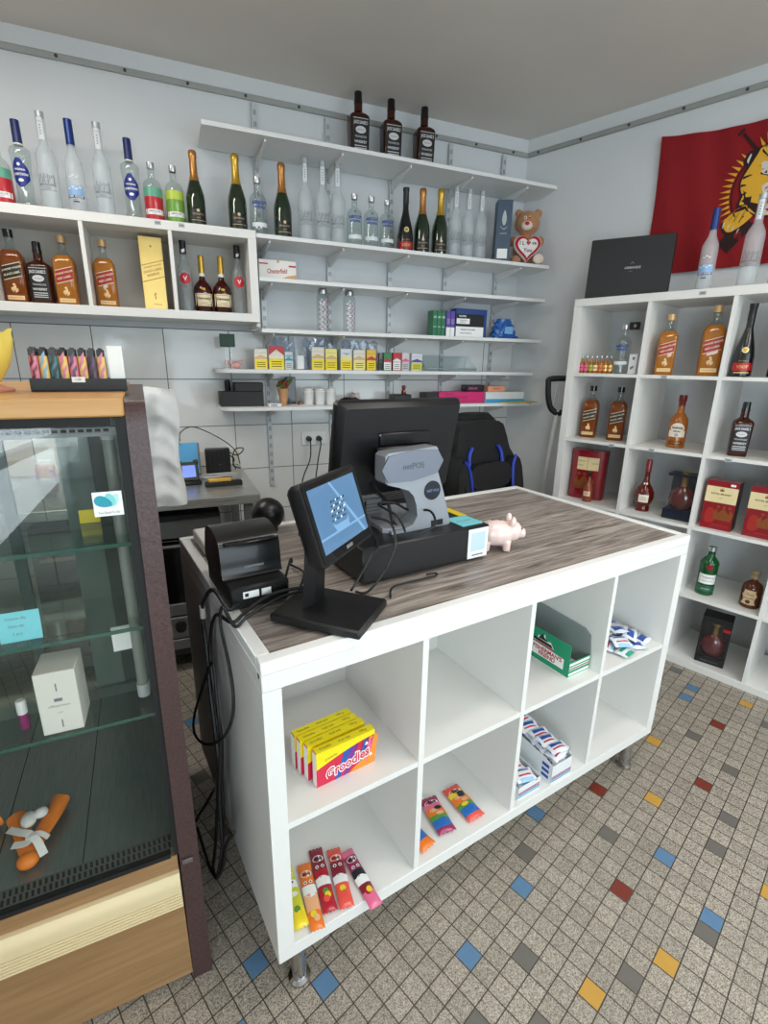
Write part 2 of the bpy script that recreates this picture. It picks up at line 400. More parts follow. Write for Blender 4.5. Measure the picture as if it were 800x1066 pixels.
b = MB(); b.box(ADDED_DOOR[0] + .06, .046, ADDED_DOOR[1], ADDED_DOOR[2] - .06, .052, ADDED_DOOR[3]); b.build('added_door_pane', clear('window_glass', (248, 252, 252), gl=.7, rough=.01), do_)
b = MB(); b.tube([(ADDED_DOOR[0] + .09, .02, .9), (ADDED_DOOR[0] + .09, -.03, .92), (ADDED_DOOR[0] + .09, -.03, 1.2), (ADDED_DOOR[0] + .09, .02, 1.22)], .010, 8); b.build('door_handle', ALU, do_)
WIN = (.55, .35, 4.15, 2.45)
wall('wall_front', PLAN[1], PLAN[2], WALL, holes=WIN)
b = MB()
x1, x0 = 2.860 - WIN[0], 2.860 - WIN[2]
for x in (x0, (x0 + x1) / 2 - .6, (x0 + x1) / 2 + .6, x1):
    b.box(x - .03, -3.11, WIN[1], x + .03, -3.05, WIN[3])
for z in (WIN[1], WIN[3]): b.box(x0 - .03, -3.11, z - .03, x1 + .03, -3.05, z + .03)
w1 = struct(b.build('window_1', ALU))
b = MB(); b.box(x0, -3.085, WIN[1], x1, -3.079, WIN[3]); b.build('window_pane', clear('window_glass', (248, 252, 252), gl=.7, rough=.01), w1)
# cable trunking under the ceiling, along both visible walls
b = MB(); b.box(-3.7, -.014, 2.702, -.0, 0, 2.728, b=.004)
for i in range(14): b.cyl((-3.55 + i * .264, -.014, 2.715), (-3.55 + i * .264, -.018, 2.715), .007, n=10, m=1)
struct(b.build('trim_1', [mat('grey_trunking', (156, 158, 154), .6, noise=.12, nscale=20), DARKGREY], loc=COR, rotz=BD))
dr = (PLAN[1] - PLAN[0]).normalized(); ra = math.atan2(dr.y, dr.x)
b = MB(); b.box(0.0, -.014, 2.702, 4.2, 0, 2.728, b=.004)
for i in range(15): b.cyl((.08 + i * .264, -.014, 2.715), (.08 + i * .264, -.018, 2.715), .007, n=10, m=1)
struct(b.build('trim_2', [mat('grey_trunking', (0, 0, 0)), DARKGREY], loc=COR, rotz=ra))

# ---------------------------------------------------------------- back wall: shelves on slotted uprights
def bracket(b, x, depth, z):
    fn = lambda a, c, h: Vector((x + h, -a, z + c))
    b.prism([(.02, -.002), (depth - .03, -.002), (depth - .03, -.012), (.03, -.055), (.02, -.055)], fn, -.004, .004)
UPR = (-1.665, -1.29, -.92, -.55, -.18)
for i, u in enumerate(UPR):
    b = MB(); b.box(u - .0125, -.0225, .757, u + .0125, -.0095, 2.69)
    for k in range(38):
        z = .79 + k * .05
        b.box(u - .006, -.0232, z, u - .002, -.0222, z + .022, 1); b.box(u + .002, -.0232, z, u + .006, -.0222, z + .022, 1)
    o = b.build('slotted_upright', [mat('white_steel', (196, 200, 202), .45, .2), MIDGREY], loc=COR, rotz=BD)
    tag(o, 'slotted steel wall upright, %s counted from the wooden-box shelf unit at left' % ('first', 'second', 'third', 'fourth', 'fifth')[i], 'upright', 'slotted steel uprights behind the shelves')
SHELF = [  # u0, u1, depth, top z, rounded end, label
    (-1.945, .004, .30, 2.476, 0, 'topmost white wall shelf, carrying only three square whisky bottles'),
    (-1.733, .004, .30, 2.056, 0, 'long white wall shelf with the vodka and champagne bottles and the teddy bear'),
    (-1.728, .000, .30, 1.868, 0, 'white wall shelf with a single cigarette carton at its left end'),
    (-1.728, .000, .30, 1.632, 0, 'white wall shelf with two patterned water bottles and small cartons'),
    (-1.948, .000, .25, 1.434, 1, 'white wall shelf with the row of cigarette packs'),
    (-1.940, .000, .25, 1.242, 1, 'lowest white wall shelf, crowded with cups and boxes'),
]
def shelf_outline(u0, u1, d, rd):
    t = d * math.tan(math.radians(20)) * .0
    if not rd: return [(u0, -.024), (u0, -d), (u1, -d), (u1 + .06, -.024)]
    return [(u0, -.024), (u0, -d + .09), (u0 + .02, -d + .03), (u0 + .06, -d), (u1, -d), (u1 + .06, -.024)]
for u0, u1, d, z, rd, lab in SHELF:
    t = thing('wall_shelf', lab, 'shelf', COR, BD, 'white wall shelves on slotted uprights')
    b = MB(); b.prism(shelf_outline(u0, u1, d, rd), lambda a, c, h: Vector((a, c, h)), z - .018, z)
    b.build('board', SHELFW, t)
    for u in UPR:
        if u0 - .02 < u:
            b = MB(); bracket(b, u, d, z - .018); b.build('bracket', SHELFW, t)
# the box shelf unit hung on the wall at left
UZ0, UZ1, UD = 1.66, 2.067, .30
t = thing('box_shelf_unit', 'white wall-hung box shelf unit with bottles inside and a row on top', 'shelf unit', COR, BD)
ub = -1.735; pitch = .349
b = MB(); b.box(ub - 5 * pitch - .04, -UD, UZ1 - .038, ub, -.01, UZ1, b=.0012); b.build('top_board', MELA, t)
b = MB(); b.box(ub - 5 * pitch - .04, -UD, UZ0, ub, -.01, UZ0 + .038, b=.0012); b.build('bottom_board', MELA, t)
b = MB(); b.box(ub - .038, -UD, UZ0 + .038, ub, -.01, UZ1 - .038); b.build('side_panel', MELA, t)
b = MB(); b.box(ub - 5 * pitch - .04, -UD, UZ0 + .038, ub - 5 * pitch - .002, -.01, UZ1 - .038); b.build('side_panel', MELA, t)
for k in range(1, 5):
    b = MB(); b.box(ub - .03 - k * pitch - .008, -UD + .002, UZ0 + .038, ub - .03 - k * pitch + .008, -.01, UZ1 - .038); b.build('divider', MELA, t)
b = MB(); b.box(ub - 5 * pitch, -.014, UZ0 + .038, ub - .038, -.01, UZ1 - .038); b.build('back_panel', CARCASE, t)
b = MB(); b.box(ub - .01, -.24, UZ0 - .02, ub + .012, -.02, UZ0 - .001, b=.003); b.build('bracket', SHELFW, t)
for u in (-2.16, -2.062):
    b = MB(); b.box(u - .013, -UD - .0012, UZ1 - .022, u + .013, -UD, UZ1 - .006, 0); b.box(u - .009, -UD - .0016, UZ1 - .017, u + .009, -UD - .001, UZ1 - .011, 1)
    b.build('price_label', [clear('tag_holder', (230, 232, 235), (220, 222, 226), .6), GREYINK], t)

# ---------------------------------------------------------------- the rack on the right wall: five by five
O_, C_, T_ = .038, .335, .016
RW = 2 * O_ + 5 * C_ + 4 * T_
RD = .385
t = thing('cube_rack', 'tall white cube rack of bottles against the right wall', 'shelf unit', RK(0, 0, 0), R_RACK)
b = MB(); b.box(0, 0, RW - O_, RW, RD, RW, b=.0015); b.build('top_board', MELA, t)
b = MB(); b.box(0, 0, 0, RW, RD, O_, b=.0015); b.build('bottom_board', MELA, t)
for x in (0, RW - O_):
    b = MB(); b.box(x, 0, O_, x + O_, RD, RW - O_); b.build('side_panel', MELA, t)
RZ = [RW - O_ - C_ - k * (C_ + T_) for k in range(5)]     # shelf surfaces, top row first
for z in RZ[:4]:
    b = MB(); b.box(O_, .001, z - T_, RW - O_, RD, z); b.build('shelf', MELA, t)
for k in range(1, 5):
    x = O_ + k * C_ + (k - 1) * T_
    for z in RZ:
        b = MB(); b.box(x, .002, z, x + T_, RD, z + C_); b.build('divider', MELA, t)
b = MB(); b.box(.155, RD - .03, RZ[0] + .235, .205, RD - .004, RZ[0] + .275, b=.003); b.cyl((.187, RD - .03, RZ[0] + .255), (.187, RD - .034, RZ[0] + .255), .008, n=10, m=1)
b.build('wall_bracket', [DARKGREY, ALU], t)
for x, z in ((.60, RW - .018), (.50, RZ[0] - .008), (.50, RZ[1] - .01), (.83, RZ[1] - .012), (.30, RZ[1] - .012), (.62, .02)):
    b = MB(); b.box(x - .014, -.0012, z - .008, x + .014, 0, z + .008, 0); b.box(x - .009, -.0016, z - .004, x + .009, -.001, z + .003, 1); b.build('price_label', [clear('tag_holder'), GREYINK], t)

# ---------------------------------------------------------------- the sales counter
ZK = .156; CW_, CH_, CD_ = 2 * O_ + 4 * C_ + 3 * T_, 2 * O_ + 2 * C_ + T_, .785
ZT = .945
ctr = thing('sales_counter', 'white shop counter with open cubes and a grey wood worktop', 'counter', CT(0, 0, 0), A_C)
b = MB(); b.box(0, 0, ZK + CH_ - O_, CW_, CD_, ZK + CH_, b=.0015); b.build('top_board', MELA, ctr)
b = MB(); b.box(0, 0, ZK, CW_, .39, ZK + O_, b=.0015); b.build('bottom_board', MELA, ctr)
b = MB(); b.box(0, .392, ZK, CW_, CD_, ZK + O_, b=.0015); b.build('bottom_board', MELA, ctr)
for x in (0, CW_ - O_):
    for y0, y1 in ((0, .3905), (.3925, CD_)):
        b = MB(); b.box(x, y0, ZK + O_, x + O_, y1, ZK + CH_ - O_); b.build('side_panel', MELA, ctr)
ZL, ZM = ZK + O_, ZK + O_ + C_ + T_       # lower and middle shelf surfaces
XK = [O_ + k * (C_ + T_) for k in range(4)]
for k in range(1, 4):
    b = MB(); b.box(XK[k] - T_, .002, ZK + O_, XK[k], .385, ZK + CH_ - O_); b.build('divider', MELA, ctr)
for k in range(4):
    b = MB(); b.box(XK[k], .003, ZM - T_, XK[k] + C_, .385, ZM); b.build('shelf', MELA, ctr)
b = MB(); b.box(O_, .385, ZK + O_, CW_ - O_, .392, ZK + CH_ - O_); b.build('back_panel', MELA, ctr)
b = MB(); b.box(.03, .03, ZK + CH_, CW_ - .03, CD_ - .03, ZT - .004); b.build('worktop', GREYOAK, ctr)
e = .028
b = MB()
for x0, y0, x1, y1 in ((0, 0, CW_, e), (0, CD_ - e, CW_, CD_), (0, e, e, CD_ - e), (CW_ - e, e, CW_, CD_ - e)):
    b.box(x0, y0, ZK + CH_ - .0, x1, y1, ZT, b=.002)
b.build('edging', mat('white_edging', (240, 240, 238), .35), ctr)
for x in (.062, CW_ - .062):
    for y in (.045, CD_ - .045):
        b = MB(); b.lathe([(0, .027), (.008, .027), (.012, .019), (ZK - .004, .019), (ZK - .003, .026), (ZK + .001, .026)], 18, c=(x, y)); b.build('leg', CHROME, ctr)
b = MB(); b.box(-.001, .012, ZK + CH_ - .012, .0, .018, ZK + CH_ - .002); b.build('screw_cap', DARKGREY, ctr)
# ---------------------------------------------------------------- glass display case, parallel to the back wall
# local frame: x = u along the wall, y = -off (towards the back wall is +y)
U0, U1 = -3.40, -2.221          # outer ends
F_, B_ = -2.0, -1.32            # front and back (y)
case = thing('display_case', 'glass-fronted display case with brown end post and wooden base', 'display case', COR, BD)
UI = U1 - .044                  # inner face of the right post
for x0, x1 in ((UI, U1), (U0, U0 + .044)):
    b = MB()
    prof = [(F_ + .0, 0), (F_ - .002, .3), (F_ - .004, .8), (F_ - .001, 1.36)] + [(F_ + .03 - .03 * math.cos(t), 1.378 + .03 * math.sin(t)) for t in (.2, .6, 1.0, 1.3, PI / 2)] + [(B_ - .06, 1.408), (B_, 1.36), (B_, 0)]
    b.prism(prof, lambda a, c, h, x0=x0: Vector((h + (.011 * c / 1.4 if h == UI and x0 == UI else 0), a, c)), x0, x1)
    b.build('end_panel', POST, case)
b = MB(); b.box(U0 + .044, F_ - .006, 1.381, UI + .0105, B_ + .01, 1.413, b=.003); b.build('wooden_top', BEECH, case)
# underside of the top with the slotted air outlet
b = MB(); b.box(U0 + .046, F_ + .03, 1.345, UI - .002, B_ + .01, 1.380, 0); b.build('lamp_housing', mat('housing_grey', (132, 138, 136), .5), case)
b = MB(); b.box(U0 + .046, F_ + .018, 1.352, UI - .002, F_ + .030, 1.362, 0)
for k in range(84):
    x = UI - .022 - k * .0125
    if x > U0 + .08: b.box(x - .0042, F_ + .0165, 1.3545, x + .0042, F_ + .018, 1.3595, 1)
b.build('air_outlet', [MIDGREY, BLACKM], case)
# black rubber frame and glass
b = MB(); b.box(UI - .006, F_ + .001, .405, UI + .010, F_ + .016, 1.38, 0); b.box(U0 + .044, F_ + .001, 1.366, UI - .014, F_ + .014, 1.381, 0); b.box(U0 + .044, F_ + .001, .400, UI - .014, F_ + .016, .411, 0)
b.build('glass_frame', BLACKM, case)
b = MB(); b.box(U0 + .05, F_ + .004, .412, UI - .007, F_ + .010, 1.366); b.build('front_glass', PANE, case)
# inside: grey end wall, deck, grille, shelves, back doors
b = MB(); b.box(UI - .004, F_ + .02, .40, UI - .0005, B_ + .02, 1.345); b.build('inner_lining', mat('lining_grey', (150, 160, 156), .35, noise=.05, nscale=4), case)
b = MB(); b.box(U0 + .046, F_ + .062, .395, UI - .005, B_ + .02, .407)
for x in (UI - .19, UI - .36, UI - .56, UI - .80): b.box(x - .001, F_ + .062, .407, x + .001, B_ + .02, .4076, 1)
b.build('steel_deck', [DSTEEL, BLACKM], case)
b = MB(); b.box(U0 + .046, F_ + .018, .396, UI - .005, F_ + .061, .409)
for k in range(100):
    x = UI - .016 - k * .0105
    if x < U0 + .06: break
    for y0, y1 in ((F_ + .022, F_ + .037), (F_ + .041, F_ + .056)):
        b.add([(x, y0, .4094), (x + .005, y0, .4094), (x + .003, y1, .4094), (x - .002, y1, .4094)], [(0, 1, 2, 3)], 1)
b.build('grille', [mat('grille_grey', (104, 110, 108), .4, .4), BLACKM], case)
SHZ = (1.142, .963, .757)
for z in SHZ:
    b = MB(); b.box(U0 + .05, F_ + .045, z - .008, UI - .006, B_ + .04, z, 0); b.box(U0 + .05, F_ + .0436, z - .008, UI - .006, F_ + .045, z, 1)
    b.build('glass_shelf', [SHGLASS, GEDGE], case)
b = MB(); b.cyl((UI - .026, F_ + .10, .80), (UI - .026, F_ + .10, 1.33), .011, m=0); b.build('light_tube', mat('unlit_tube', (136, 142, 134), .35), case)
for z0, z1 in ((.77, .80), (1.33, 1.35)):
    b = MB(); b.cyl((UI - .026, F_ + .10, z0), (UI - .026, F_ + .10, z1), .013); b.build('tube_socket', LGREY, case)
b = MB()
for x in (UI - .02, UI - .33, UI - .66, U0 + .07): b.box(x - .014, B_ + .0, .41, x + .014, B_ + .018, 1.345)
b.box(U0 + .05, B_ + .0, 1.30, UI - .006, B_ + .018, 1.345); b.box(U0 + .05, B_, .407, UI - .006, B_ + .018, .44)
b.build('door_frame', mat('frame_grey', (128, 136, 134), .4, .3), case)
for x0, x1, m in ((-2.462, -2.382, mat('stile_light', (160, 166, 163), .4, .2)), (-2.381, -2.336, mat('stile_dark', (98, 102, 101), .45, .2)), (-2.335, UI - .006, mat('stile_mid', (140, 145, 142), .4, .2))):
    b = MB(); b.box(x0, B_ + .019, .41, x1, B_ + .030, 1.344); b.build('door_stile', m, case)
b = MB(); b.box(U0 + .06, B_ + .006, .44, UI - .01, B_ + .010, 1.30); b.build('back_glass', PANE, case)
# base
b = MB(); b.box(U0 + .046, F_ + .004, .358, UI - .001, F_ + .03, .399, 0, b=.001); b.build('oak_rail', OAK, case)
b = MB()
prof = [(F_ + .02, .357), (F_ - .004, .355), (F_ - .013, .345), (F_ - .016, .330), (F_ - .013, .312)]
for k in range(6):
    z = .311 - k * .0085; prof += [(F_ - .013, z), (F_ - .013, z - .0055), (F_ - .009, z - .006), (F_ - .009, z - .008)]
prof += [(F_ - .008, .26), (F_ + .02, .26)]
b.prism(prof, lambda a, c, h: Vector((h, a, c)), U0 + .046, UI - .001); b.build('bumper_strip', mat('cream_bumper', (228, 208, 164), .4), case)
b = MB(); b.box(U0 + .046, F_ + .002, .02, UI - .001, F_ + .022, .262); b.build('oak_front', OAK, case)
b = MB(); b.box(U0 + .046, F_ + .03, .04, UI - .001, B_ - .01, .394); b.build('plinth', DARKGREY, case)
b = MB(); b.box(UI + .008, F_ - .0075, .377, UI + .03, F_ - .003, .389, b=.001); b.build('badge', mat('badge_grey', (120, 110, 112), .3, .4), case)
# leaf sticker on the glass
b = MB(); fn = lambda x, y: Vector((-2.299 + x, F_ + .0032, 1.230 + y))
b.poly(smooth_poly([(-.023, -.022), (.023, -.022), (.023, .022), (-.023, .022)], 1), fn, 0)
fl = lambda d: (lambda x, y: Vector((-2.299 + x, F_ + .0032 - d, 1.230 + y)))
def leaf(cx, cy, a, L, W, m, d):
    pts = []
    for k in range(20):
        t = 2 * PI * k / 20; x, y = L * math.cos(t), W * math.sin(t) * (1 - .25 * math.cos(t)); pts.append((cx + x * math.cos(a) - y * math.sin(a), cy + x * math.sin(a) + y * math.cos(a)))
    b.poly(pts, fl(d), m)
leaf(.009, .006, 1.0, .013, .0085, 2, .0003); leaf(.003, .007, 1.7, .012, .009, 3, .0004); leaf(-.007, .004, -.45, .0145, .0095, 1, .0006)
b.text('Too Good To Go', .0058, lambda x, y: Vector((-2.299 + x, F_ + .0026, 1.2145 + y)), 4, .034)
b.build('leaf_sticker', [WHITE, TEAL, mat('pale_teal', (176, 224, 220), .5), mat('soft_teal', (128, 206, 206), .5), INK], case)

# things in the case
def card(name, lab, u, off, z, w, h, m, lines=0, tilt=.12, grp='price cards in the display case', rot=0, holder=True):
    t = thing(name, lab, 'price card', WL(u, off, z), BD + rot, grp)
    b = MB(); b.M = Matrix.Rotation(-tilt, 4, 'X'); b.box(-w / 2, -.0006, 0, w / 2, .0006, h, 0)
    for i in range(lines):
        b.text(('Cheese dip', 'Salsa dip', '2 pcs')[i % 3], h * .13, lambda x, y, i=i: Vector((-w * .08 + x, -.0009, h * (.78 - .26 * i) + y)), 1, w * .6)
    b.build('card', [m, GREYINK], t)
    if holder:
        b = MB(); b.box(-w / 2, .001, 0, w / 2, .016, .003); b.build('stand', clear('acrylic', (238, 242, 242), gl=1.2), t)
card('price_card', 'yellow price card standing on the upper glass shelf of the case', -2.352, 1.80, SHZ[0] + .0008, .038, .028, YELLOW, 0)
bpy.context.view_layer.update()
card('price_card', 'light blue handwritten price card on the middle glass shelf of the case', -2.478, 1.93, SHZ[1] + .0008, .066, .058, CYAN, 3)
card('price_card', 'white card with a grey printed mark hanging in the right corner of the case', -2.318, 1.90, SHZ[2] + .13, .036, .056, PAPER, 0, 0, holder=False)
card('price_card', 'light blue card at the left edge on the lowest glass shelf', -2.606, 1.86, SHZ[2] + .0008, .06, .05, CYAN, 0)
# white carton on the lowest glass shelf
t = thing('carton', 'tall white carton with small dark print on the lowest shelf of the display case', 'box', WL(-2.436, 1.905, SHZ[2] + .0005), BD - .045)
b = MB(); b.box(-.035, -.0422, 0, .035, .040, .137, 0, b=.0012)
b.text('offexpresso', .008, lambda x, y: Vector((x, -.0424, .062 + y)), 1, .05); b.text('single', .004, lambda x, y: Vector((x, -.0424, .047 + y)), 1)
b.box(-.007, -.0424, .072, .007, -.042, .079, 1); b.box(-.0012, -.0424, .095, .0012, -.042, .112, 1); b.box(-.0012, -.0424, .012, .0012, -.042, .030, 1)
b.text('coffee', .006, lambda x, y: Vector((x, y, .1354)), 1)
b.build('carton_body', [mat('carton_white', (226, 222, 212), .6), GREYINK], t)
t = thing('glue_stick', 'small white and purple glue stick on the lowest shelf beside the carton', 'glue stick', WL(-2.510, 1.90, SHZ[2] + .0005), BD)
b = MB(); b.lathe([(0, .0085), (.034, .0085)], 16); b.build('tube', mat('violet_print', (140, 40, 100), .4), t)
b = MB(); b.lathe([(.0345, .009), (.062, .009), (.064, .0075)], 16); b.build('cap', WHITEP, t)
# orange cone wafers tied with a printed ribbon, and the tip of a second one
def roll(b, p0, p1, r0, r1, m, flat=1.0):
    p0, p1 = Vector(p0), Vector(p1); d = (p1 - p0).normalized(); a = Vector((-d.y, d.x, 0)).normalized(); c = d.cross(a)
    rings = []
    for i in range(9):
        t = i / 8; r = r0 + (r1 - r0) * t; p = p0.lerp(p1, t)
        rings.append([p + a * (r * math.cos(2 * PI * k / 14) * (1 + .1 * math.sin(5 * k + i))) + c * (r * flat * math.sin(2 * PI * k / 14)) for k in range(14)])
    b.rings(rings, m)
def band(b, pts, w, m=0, th=.0012):
    P_ = catmull([Vector(p) for p in pts], 6); A = []
    for i, p in enumerate(P_):
        d = P_[min(i + 1, len(P_) - 1)] - P_[max(i - 1, 0)]; s = Vector((-d.y, d.x, 0)); s = s.normalized() if s.length > 1e-9 else Vector((1, 0, 0))
        A.append([p + s * w / 2 + Vector((0, 0, th)), p - s * w / 2 + Vector((0, 0, th)), p - s * w / 2, p + s * w / 2])
    b.rings(A, m, False)
def cone_bundle(name, lab, u, off, rot):
    t = thing(name, lab, 'snack', WL(u, off, .4075), BD + rot, 'tied orange cones on the deck of the case')
    b = MB(); roll(b, (0, -.040, .018), (-.026, .080, .026), .014, .019, 0, .7); roll(b, (.004, -.040, .018), (.064, .086, .026), .014, .021, 0, .7); b.ball((0, -.052, .016), .022, .020, .016, 0, 12, 8)
    b.build('cone', mat('orange_skin', (240, 132, 40), .5, noise=.15, nscale=60, bump=.2), t)
    b = MB(); band(b, [(-.034, .022, .048), (-.008, -.002, .048), (.006, -.012, .044), (0, -.028, .040), (-.026, -.02, .040)], .017); band(b, [(.004, -.012, .044), (.018, -.030, .040), (.030, -.060, .020)], .016); band(b, [(.0, -.016, .043), (.022, -.018, .046), (.040, -.030, .034)], .011)
    b.ball((.002, .036, .044), .017, .024, .012, 0, 10, 6); b.ball((.026, .042, .046), .015, .015, .011, 0, 10, 6)
    b.text('HAND MADE', .005, lambda x, y: Vector((-.014 + x * .8, .006 - x * .7 + y, .0572)), 1, .03)
    b.build('ribbon', [mat('white_ribbon', (230, 228, 222), .6), GREYINK], t)
cone_bundle('cone_bundle', 'orange cone bundle tied with a white ribbon on the steel deck of the case', -2.566, 1.845, .12)
cone_bundle('cone_bundle', 'orange cone bundle cut off by the left edge of the picture', -2.735, 1.80, -.5)

# on top of the case: lighter tray, white stand-up card, yellow dish
t = thing('lighter_tray', 'black display tray of patterned lighters on the wooden case top', 'display tray', WL(-2.330, 1.80, 1.4135), BD)
b = MB(); b.box(-.080, -.026, 0, .080, .026, .003, 0, b=.001); b.box(-.080, -.026, .003, .080, -.0235, .024, 0); b.box(-.080, .0235, .003, .080, .026, .024, 0); b.box(-.080, -.0235, .003, -.0775, .0235, .024, 0); b.box(.0775, -.0235, .003, .080, .0235, .024, 0)
b.build('tray', BLACK, t)
b = MB(); b.box(-.012, -.0272, .017, .010, -.0262, .027, 0); b.text('1,50', .006, lambda x, y: Vector((-.001 + x, -.0275, .022 + y)), 1, .018); b.build('price_label', [PAPER, INK], t)
b = MB(); b.box(.052, -.012, .004, .079, .012, .085, b=.001); b.build('side_card', PAPER, t)
LP_, LY_, LT_, LV_, LB_ = mat('lighter_pink', (206, 120, 140), .35), mat('lighter_yellow', (222, 184, 104), .35), mat('lighter_teal', (64, 118, 128), .35), mat('lighter_plum', (92, 66, 96), .35), mat('lighter_sky', (130, 170, 190), .35)
LCOL = [(LP_, DRED), (LY_, LB_), (LT_, DARKGREY), (LY_, LP_), (LP_, LV_), (LY_, LP_), (LV_, DARKGREY), (LY_, LP_)]
LNAME = ['pink and red', 'yellow and light blue', 'teal', 'yellow and pink', 'pink and plum', 'yellow and pink', 'plum and grey', 'yellow and pink']
soft = {}
for row in (0, 1):
    for i in range(8):
        k = (i + row * 3) % 8
        lab = '%s lighter in the black tray, %s of the %s row' % (LNAME[k], ('first', 'second', 'third', 'fourth', 'fifth', 'sixth', 'seventh', 'last')[i], ('front', 'rear')[row])
        x = -.0705 + i * .0158
        t = thing('lighter', lab, 'lighter', WL(-2.330 + x, 1.80 - (-.011 + row * .0225), 1.4170), BD + (i % 3 - 1) * .1, 'patterned lighters in the black tray')
        b = MB(); b.lathe([(0, .0070), (.002, .0074), (.058, .0074), (.061, .0066)], 12, 0, 1, .72)
        for q in range(4):
            z0 = .012 + q * .013
            r = .0076; a0 = -PI / 2 - .9 + (q % 2) * .5
            pts = [(r * math.cos(a0 + 1.2 * j / 4), .72 * r * math.sin(a0 + 1.2 * j / 4)) for j in range(5)]
            b.add([(px, py, z0 + (.009 if e else 0) + .003 * j) for e in (0, 1) for j, (px, py) in enumerate(pts)], [(j, j + 1, j + 6, j + 5) for j in range(4)], 1)
        b.build('body', list(LCOL[k]), t)
        b = MB(); b.box(-.006, -.0045, .061, .006, .0045, .074, b=.001); b.cyl((-.003, 0, .074), (.003, 0, .074), .003, n=8); b.build('flint_wheel', BLACK if i % 2 else DARKGREY, t)
t = thing('yellow_dish', 'yellow translucent petal-shaped dish at the left end of the case top', 'dish', WL(-2.480, 1.80, 1.4135), BD)
b = MB()
rings = []
for i in range(12):
    z = .012 + .092 * i / 11; r = .018 + .030 * math.sin(min(1, i / 8) * PI / 2) - (.004 if i > 9 else 0)
    rings.append([((r + (.010 * max(0, math.cos(5 * a)) ** 3 * (i / 11) ** 4)) * math.cos(a), (r + (.010 * max(0, math.cos(5 * a)) ** 3 * (i / 11) ** 4)) * math.sin(a), z + .008 * max(0, math.cos(5 * a)) * (i / 11) ** 3) for a in [2 * PI * k / 40 for k in range(40)]])
b.rings(rings, 0, True, (True, False)); b.build('bowl', mat('yellow_resin', (232, 206, 96), .35, noise=.1, nscale=30), t)
b = MB(); b.lathe([(0, .040), (.004, .042), (.008, .03), (.013, .018)], 24); b.build('foot', mat('rose_foot', (206, 140, 120), .4), t)

PIV = WL(U1, 2.0, 0); DR = math.radians(2.6); RM = Matrix.Rotation(DR, 4, 'Z')
for o in list(COL.objects):
    if o.parent is None and (o.name.startswith(('display_case', 'price_card', 'carton', 'glue_stick', 'cone_bundle', 'lighter', 'yellow_dish'))):
        o.location = PIV + RM @ (Vector(o.location) - PIV); o.rotation_euler.z += DR

# white plastic bag draped at the rear corner of the case
t = thing('plastic_bag', 'crumpled white plastic bag hanging at the back corner of the display case', 'bag', WL(-2.245, 1.235, 0), BD)
b = MB(); NX, NZ = 22, 44
def bagp(i, j, s):
    a = i / (NX - 1); c = j / (NZ - 1)
    x = -.085 + .163 * a + .006 * math.sin(9 * c + 1); z = 1.016 + .378 * c - (.02 * abs(a - .5) if j == NZ - 1 else 0)
    w = .022 * math.sin(PI * a) ** .5 + .004
    y = s * w + .006 * math.sin(5 * a + 17 * c) + .007 * abs(math.sin(19 * c + 3 * a + math.sin(7 * a))) + .004 * math.sin(14 * a - 6 * c)
    return (x, y * 1.0, z)
F1 = [bagp(i, j, -1) for j in range(NZ) for i in range(NX)]; F2 = [bagp(i, j, 1) for j in range(NZ) for i in range(NX)]
fs = [(j * NX + i, j * NX + i + 1, (j + 1) * NX + i + 1, (j + 1) * NX + i) for j in range(NZ - 1) for i in range(NX - 1)]
n0 = NX * NZ  # added daylight through the unseen door, brightens the counter's left side
rim = [j * NX for j in range(NZ)], [j * NX + NX - 1 for j in range(NZ)]
fs2 = [tuple(n0 + q for q in f) for f in fs]
side = [(r[j], r[j + 1], n0 + r[j + 1], n0 + r[j]) for r in rim for j in range(NZ - 1)] + [(i, i + 1, n0 + i + 1, n0 + i) for i in range(NX - 1)] + [((NZ - 1) * NX + i, (NZ - 1) * NX + i + 1, n0 + (NZ - 1) * NX + i + 1, n0 + (NZ - 1) * NX + i) for i in range(NX - 1)]
b.add(F1 + F2, fs + fs2 + side, 0, True); b.build('bag_body', mat('white_film', (226, 226, 224), .45, bump=1.0, nscale=18), t)
b = MB(); b.tube([(-.03, 0, 1.385), (-.06, -.01, 1.405), (-.10, .02, 1.402)], .004, 6); b.build('bag_handle', mat('white_film', (0, 0, 0)), t)

# ---------------------------------------------------------------- steel table at the back wall, oven underneath
tb = thing('steel_table', 'stainless steel work table against the tiled back wall', 'table', COR, BD)
TZ = .8995; TX0, TX1 = -3.35, -1.848
b = MB(); b.box(TX0, -.74, TZ - .042, TX1, -.03, TZ, b=.003); b.build('tabletop', m_steel('bright_steel', (196, 196, 192), .28, (2, 60, 60)), tb)
for x in (TX0 + .05, TX1 - .05):
    for y in (-.69, -.09):
        b = MB(); b.box(x - .02, y - .02, 0, x + .02, y + .02, TZ - .042, b=.002); b.build('leg', STEEL, tb)
b = MB(); b.box(TX0, -.018, TZ + .001, TX1, -.0095, TZ + .085, b=.002); struct(b.build('trim_6', mat('upstand_beige', (206, 202, 192), .4), loc=COR, rotz=BD))
ov = thing('steel_oven', 'stainless steel oven with knobs under the work table', 'oven', COR, BD)
OX0, OX1 = -2.78, -2.02
b = MB(); b.box(OX0, -.62, .09, OX1, -.12, .80, b=.004); b.build('oven_body', DARKGREY, ov)
b = MB(); b.box(OX0 + .005, -.645, .70, OX1 - .005, -.621, .78, b=.002); b.build('top_panel', STEEL, ov)
b = MB(); b.box(OX0 + .005, -.645, .38, OX1 - .005, -.621, .69, b=.002); b.build('oven_door', BLACKG, ov)
b = MB(); b.cyl((OX0 + .04, -.675, .672), (OX1 - .04, -.675, .672), .008); b.box(OX0 + .06, -.675, .667, OX0 + .07, -.645, .677); b.box(OX1 - .07, -.675, .667, OX1 - .06, -.645, .677); b.build('door_handle', STEEL, ov)
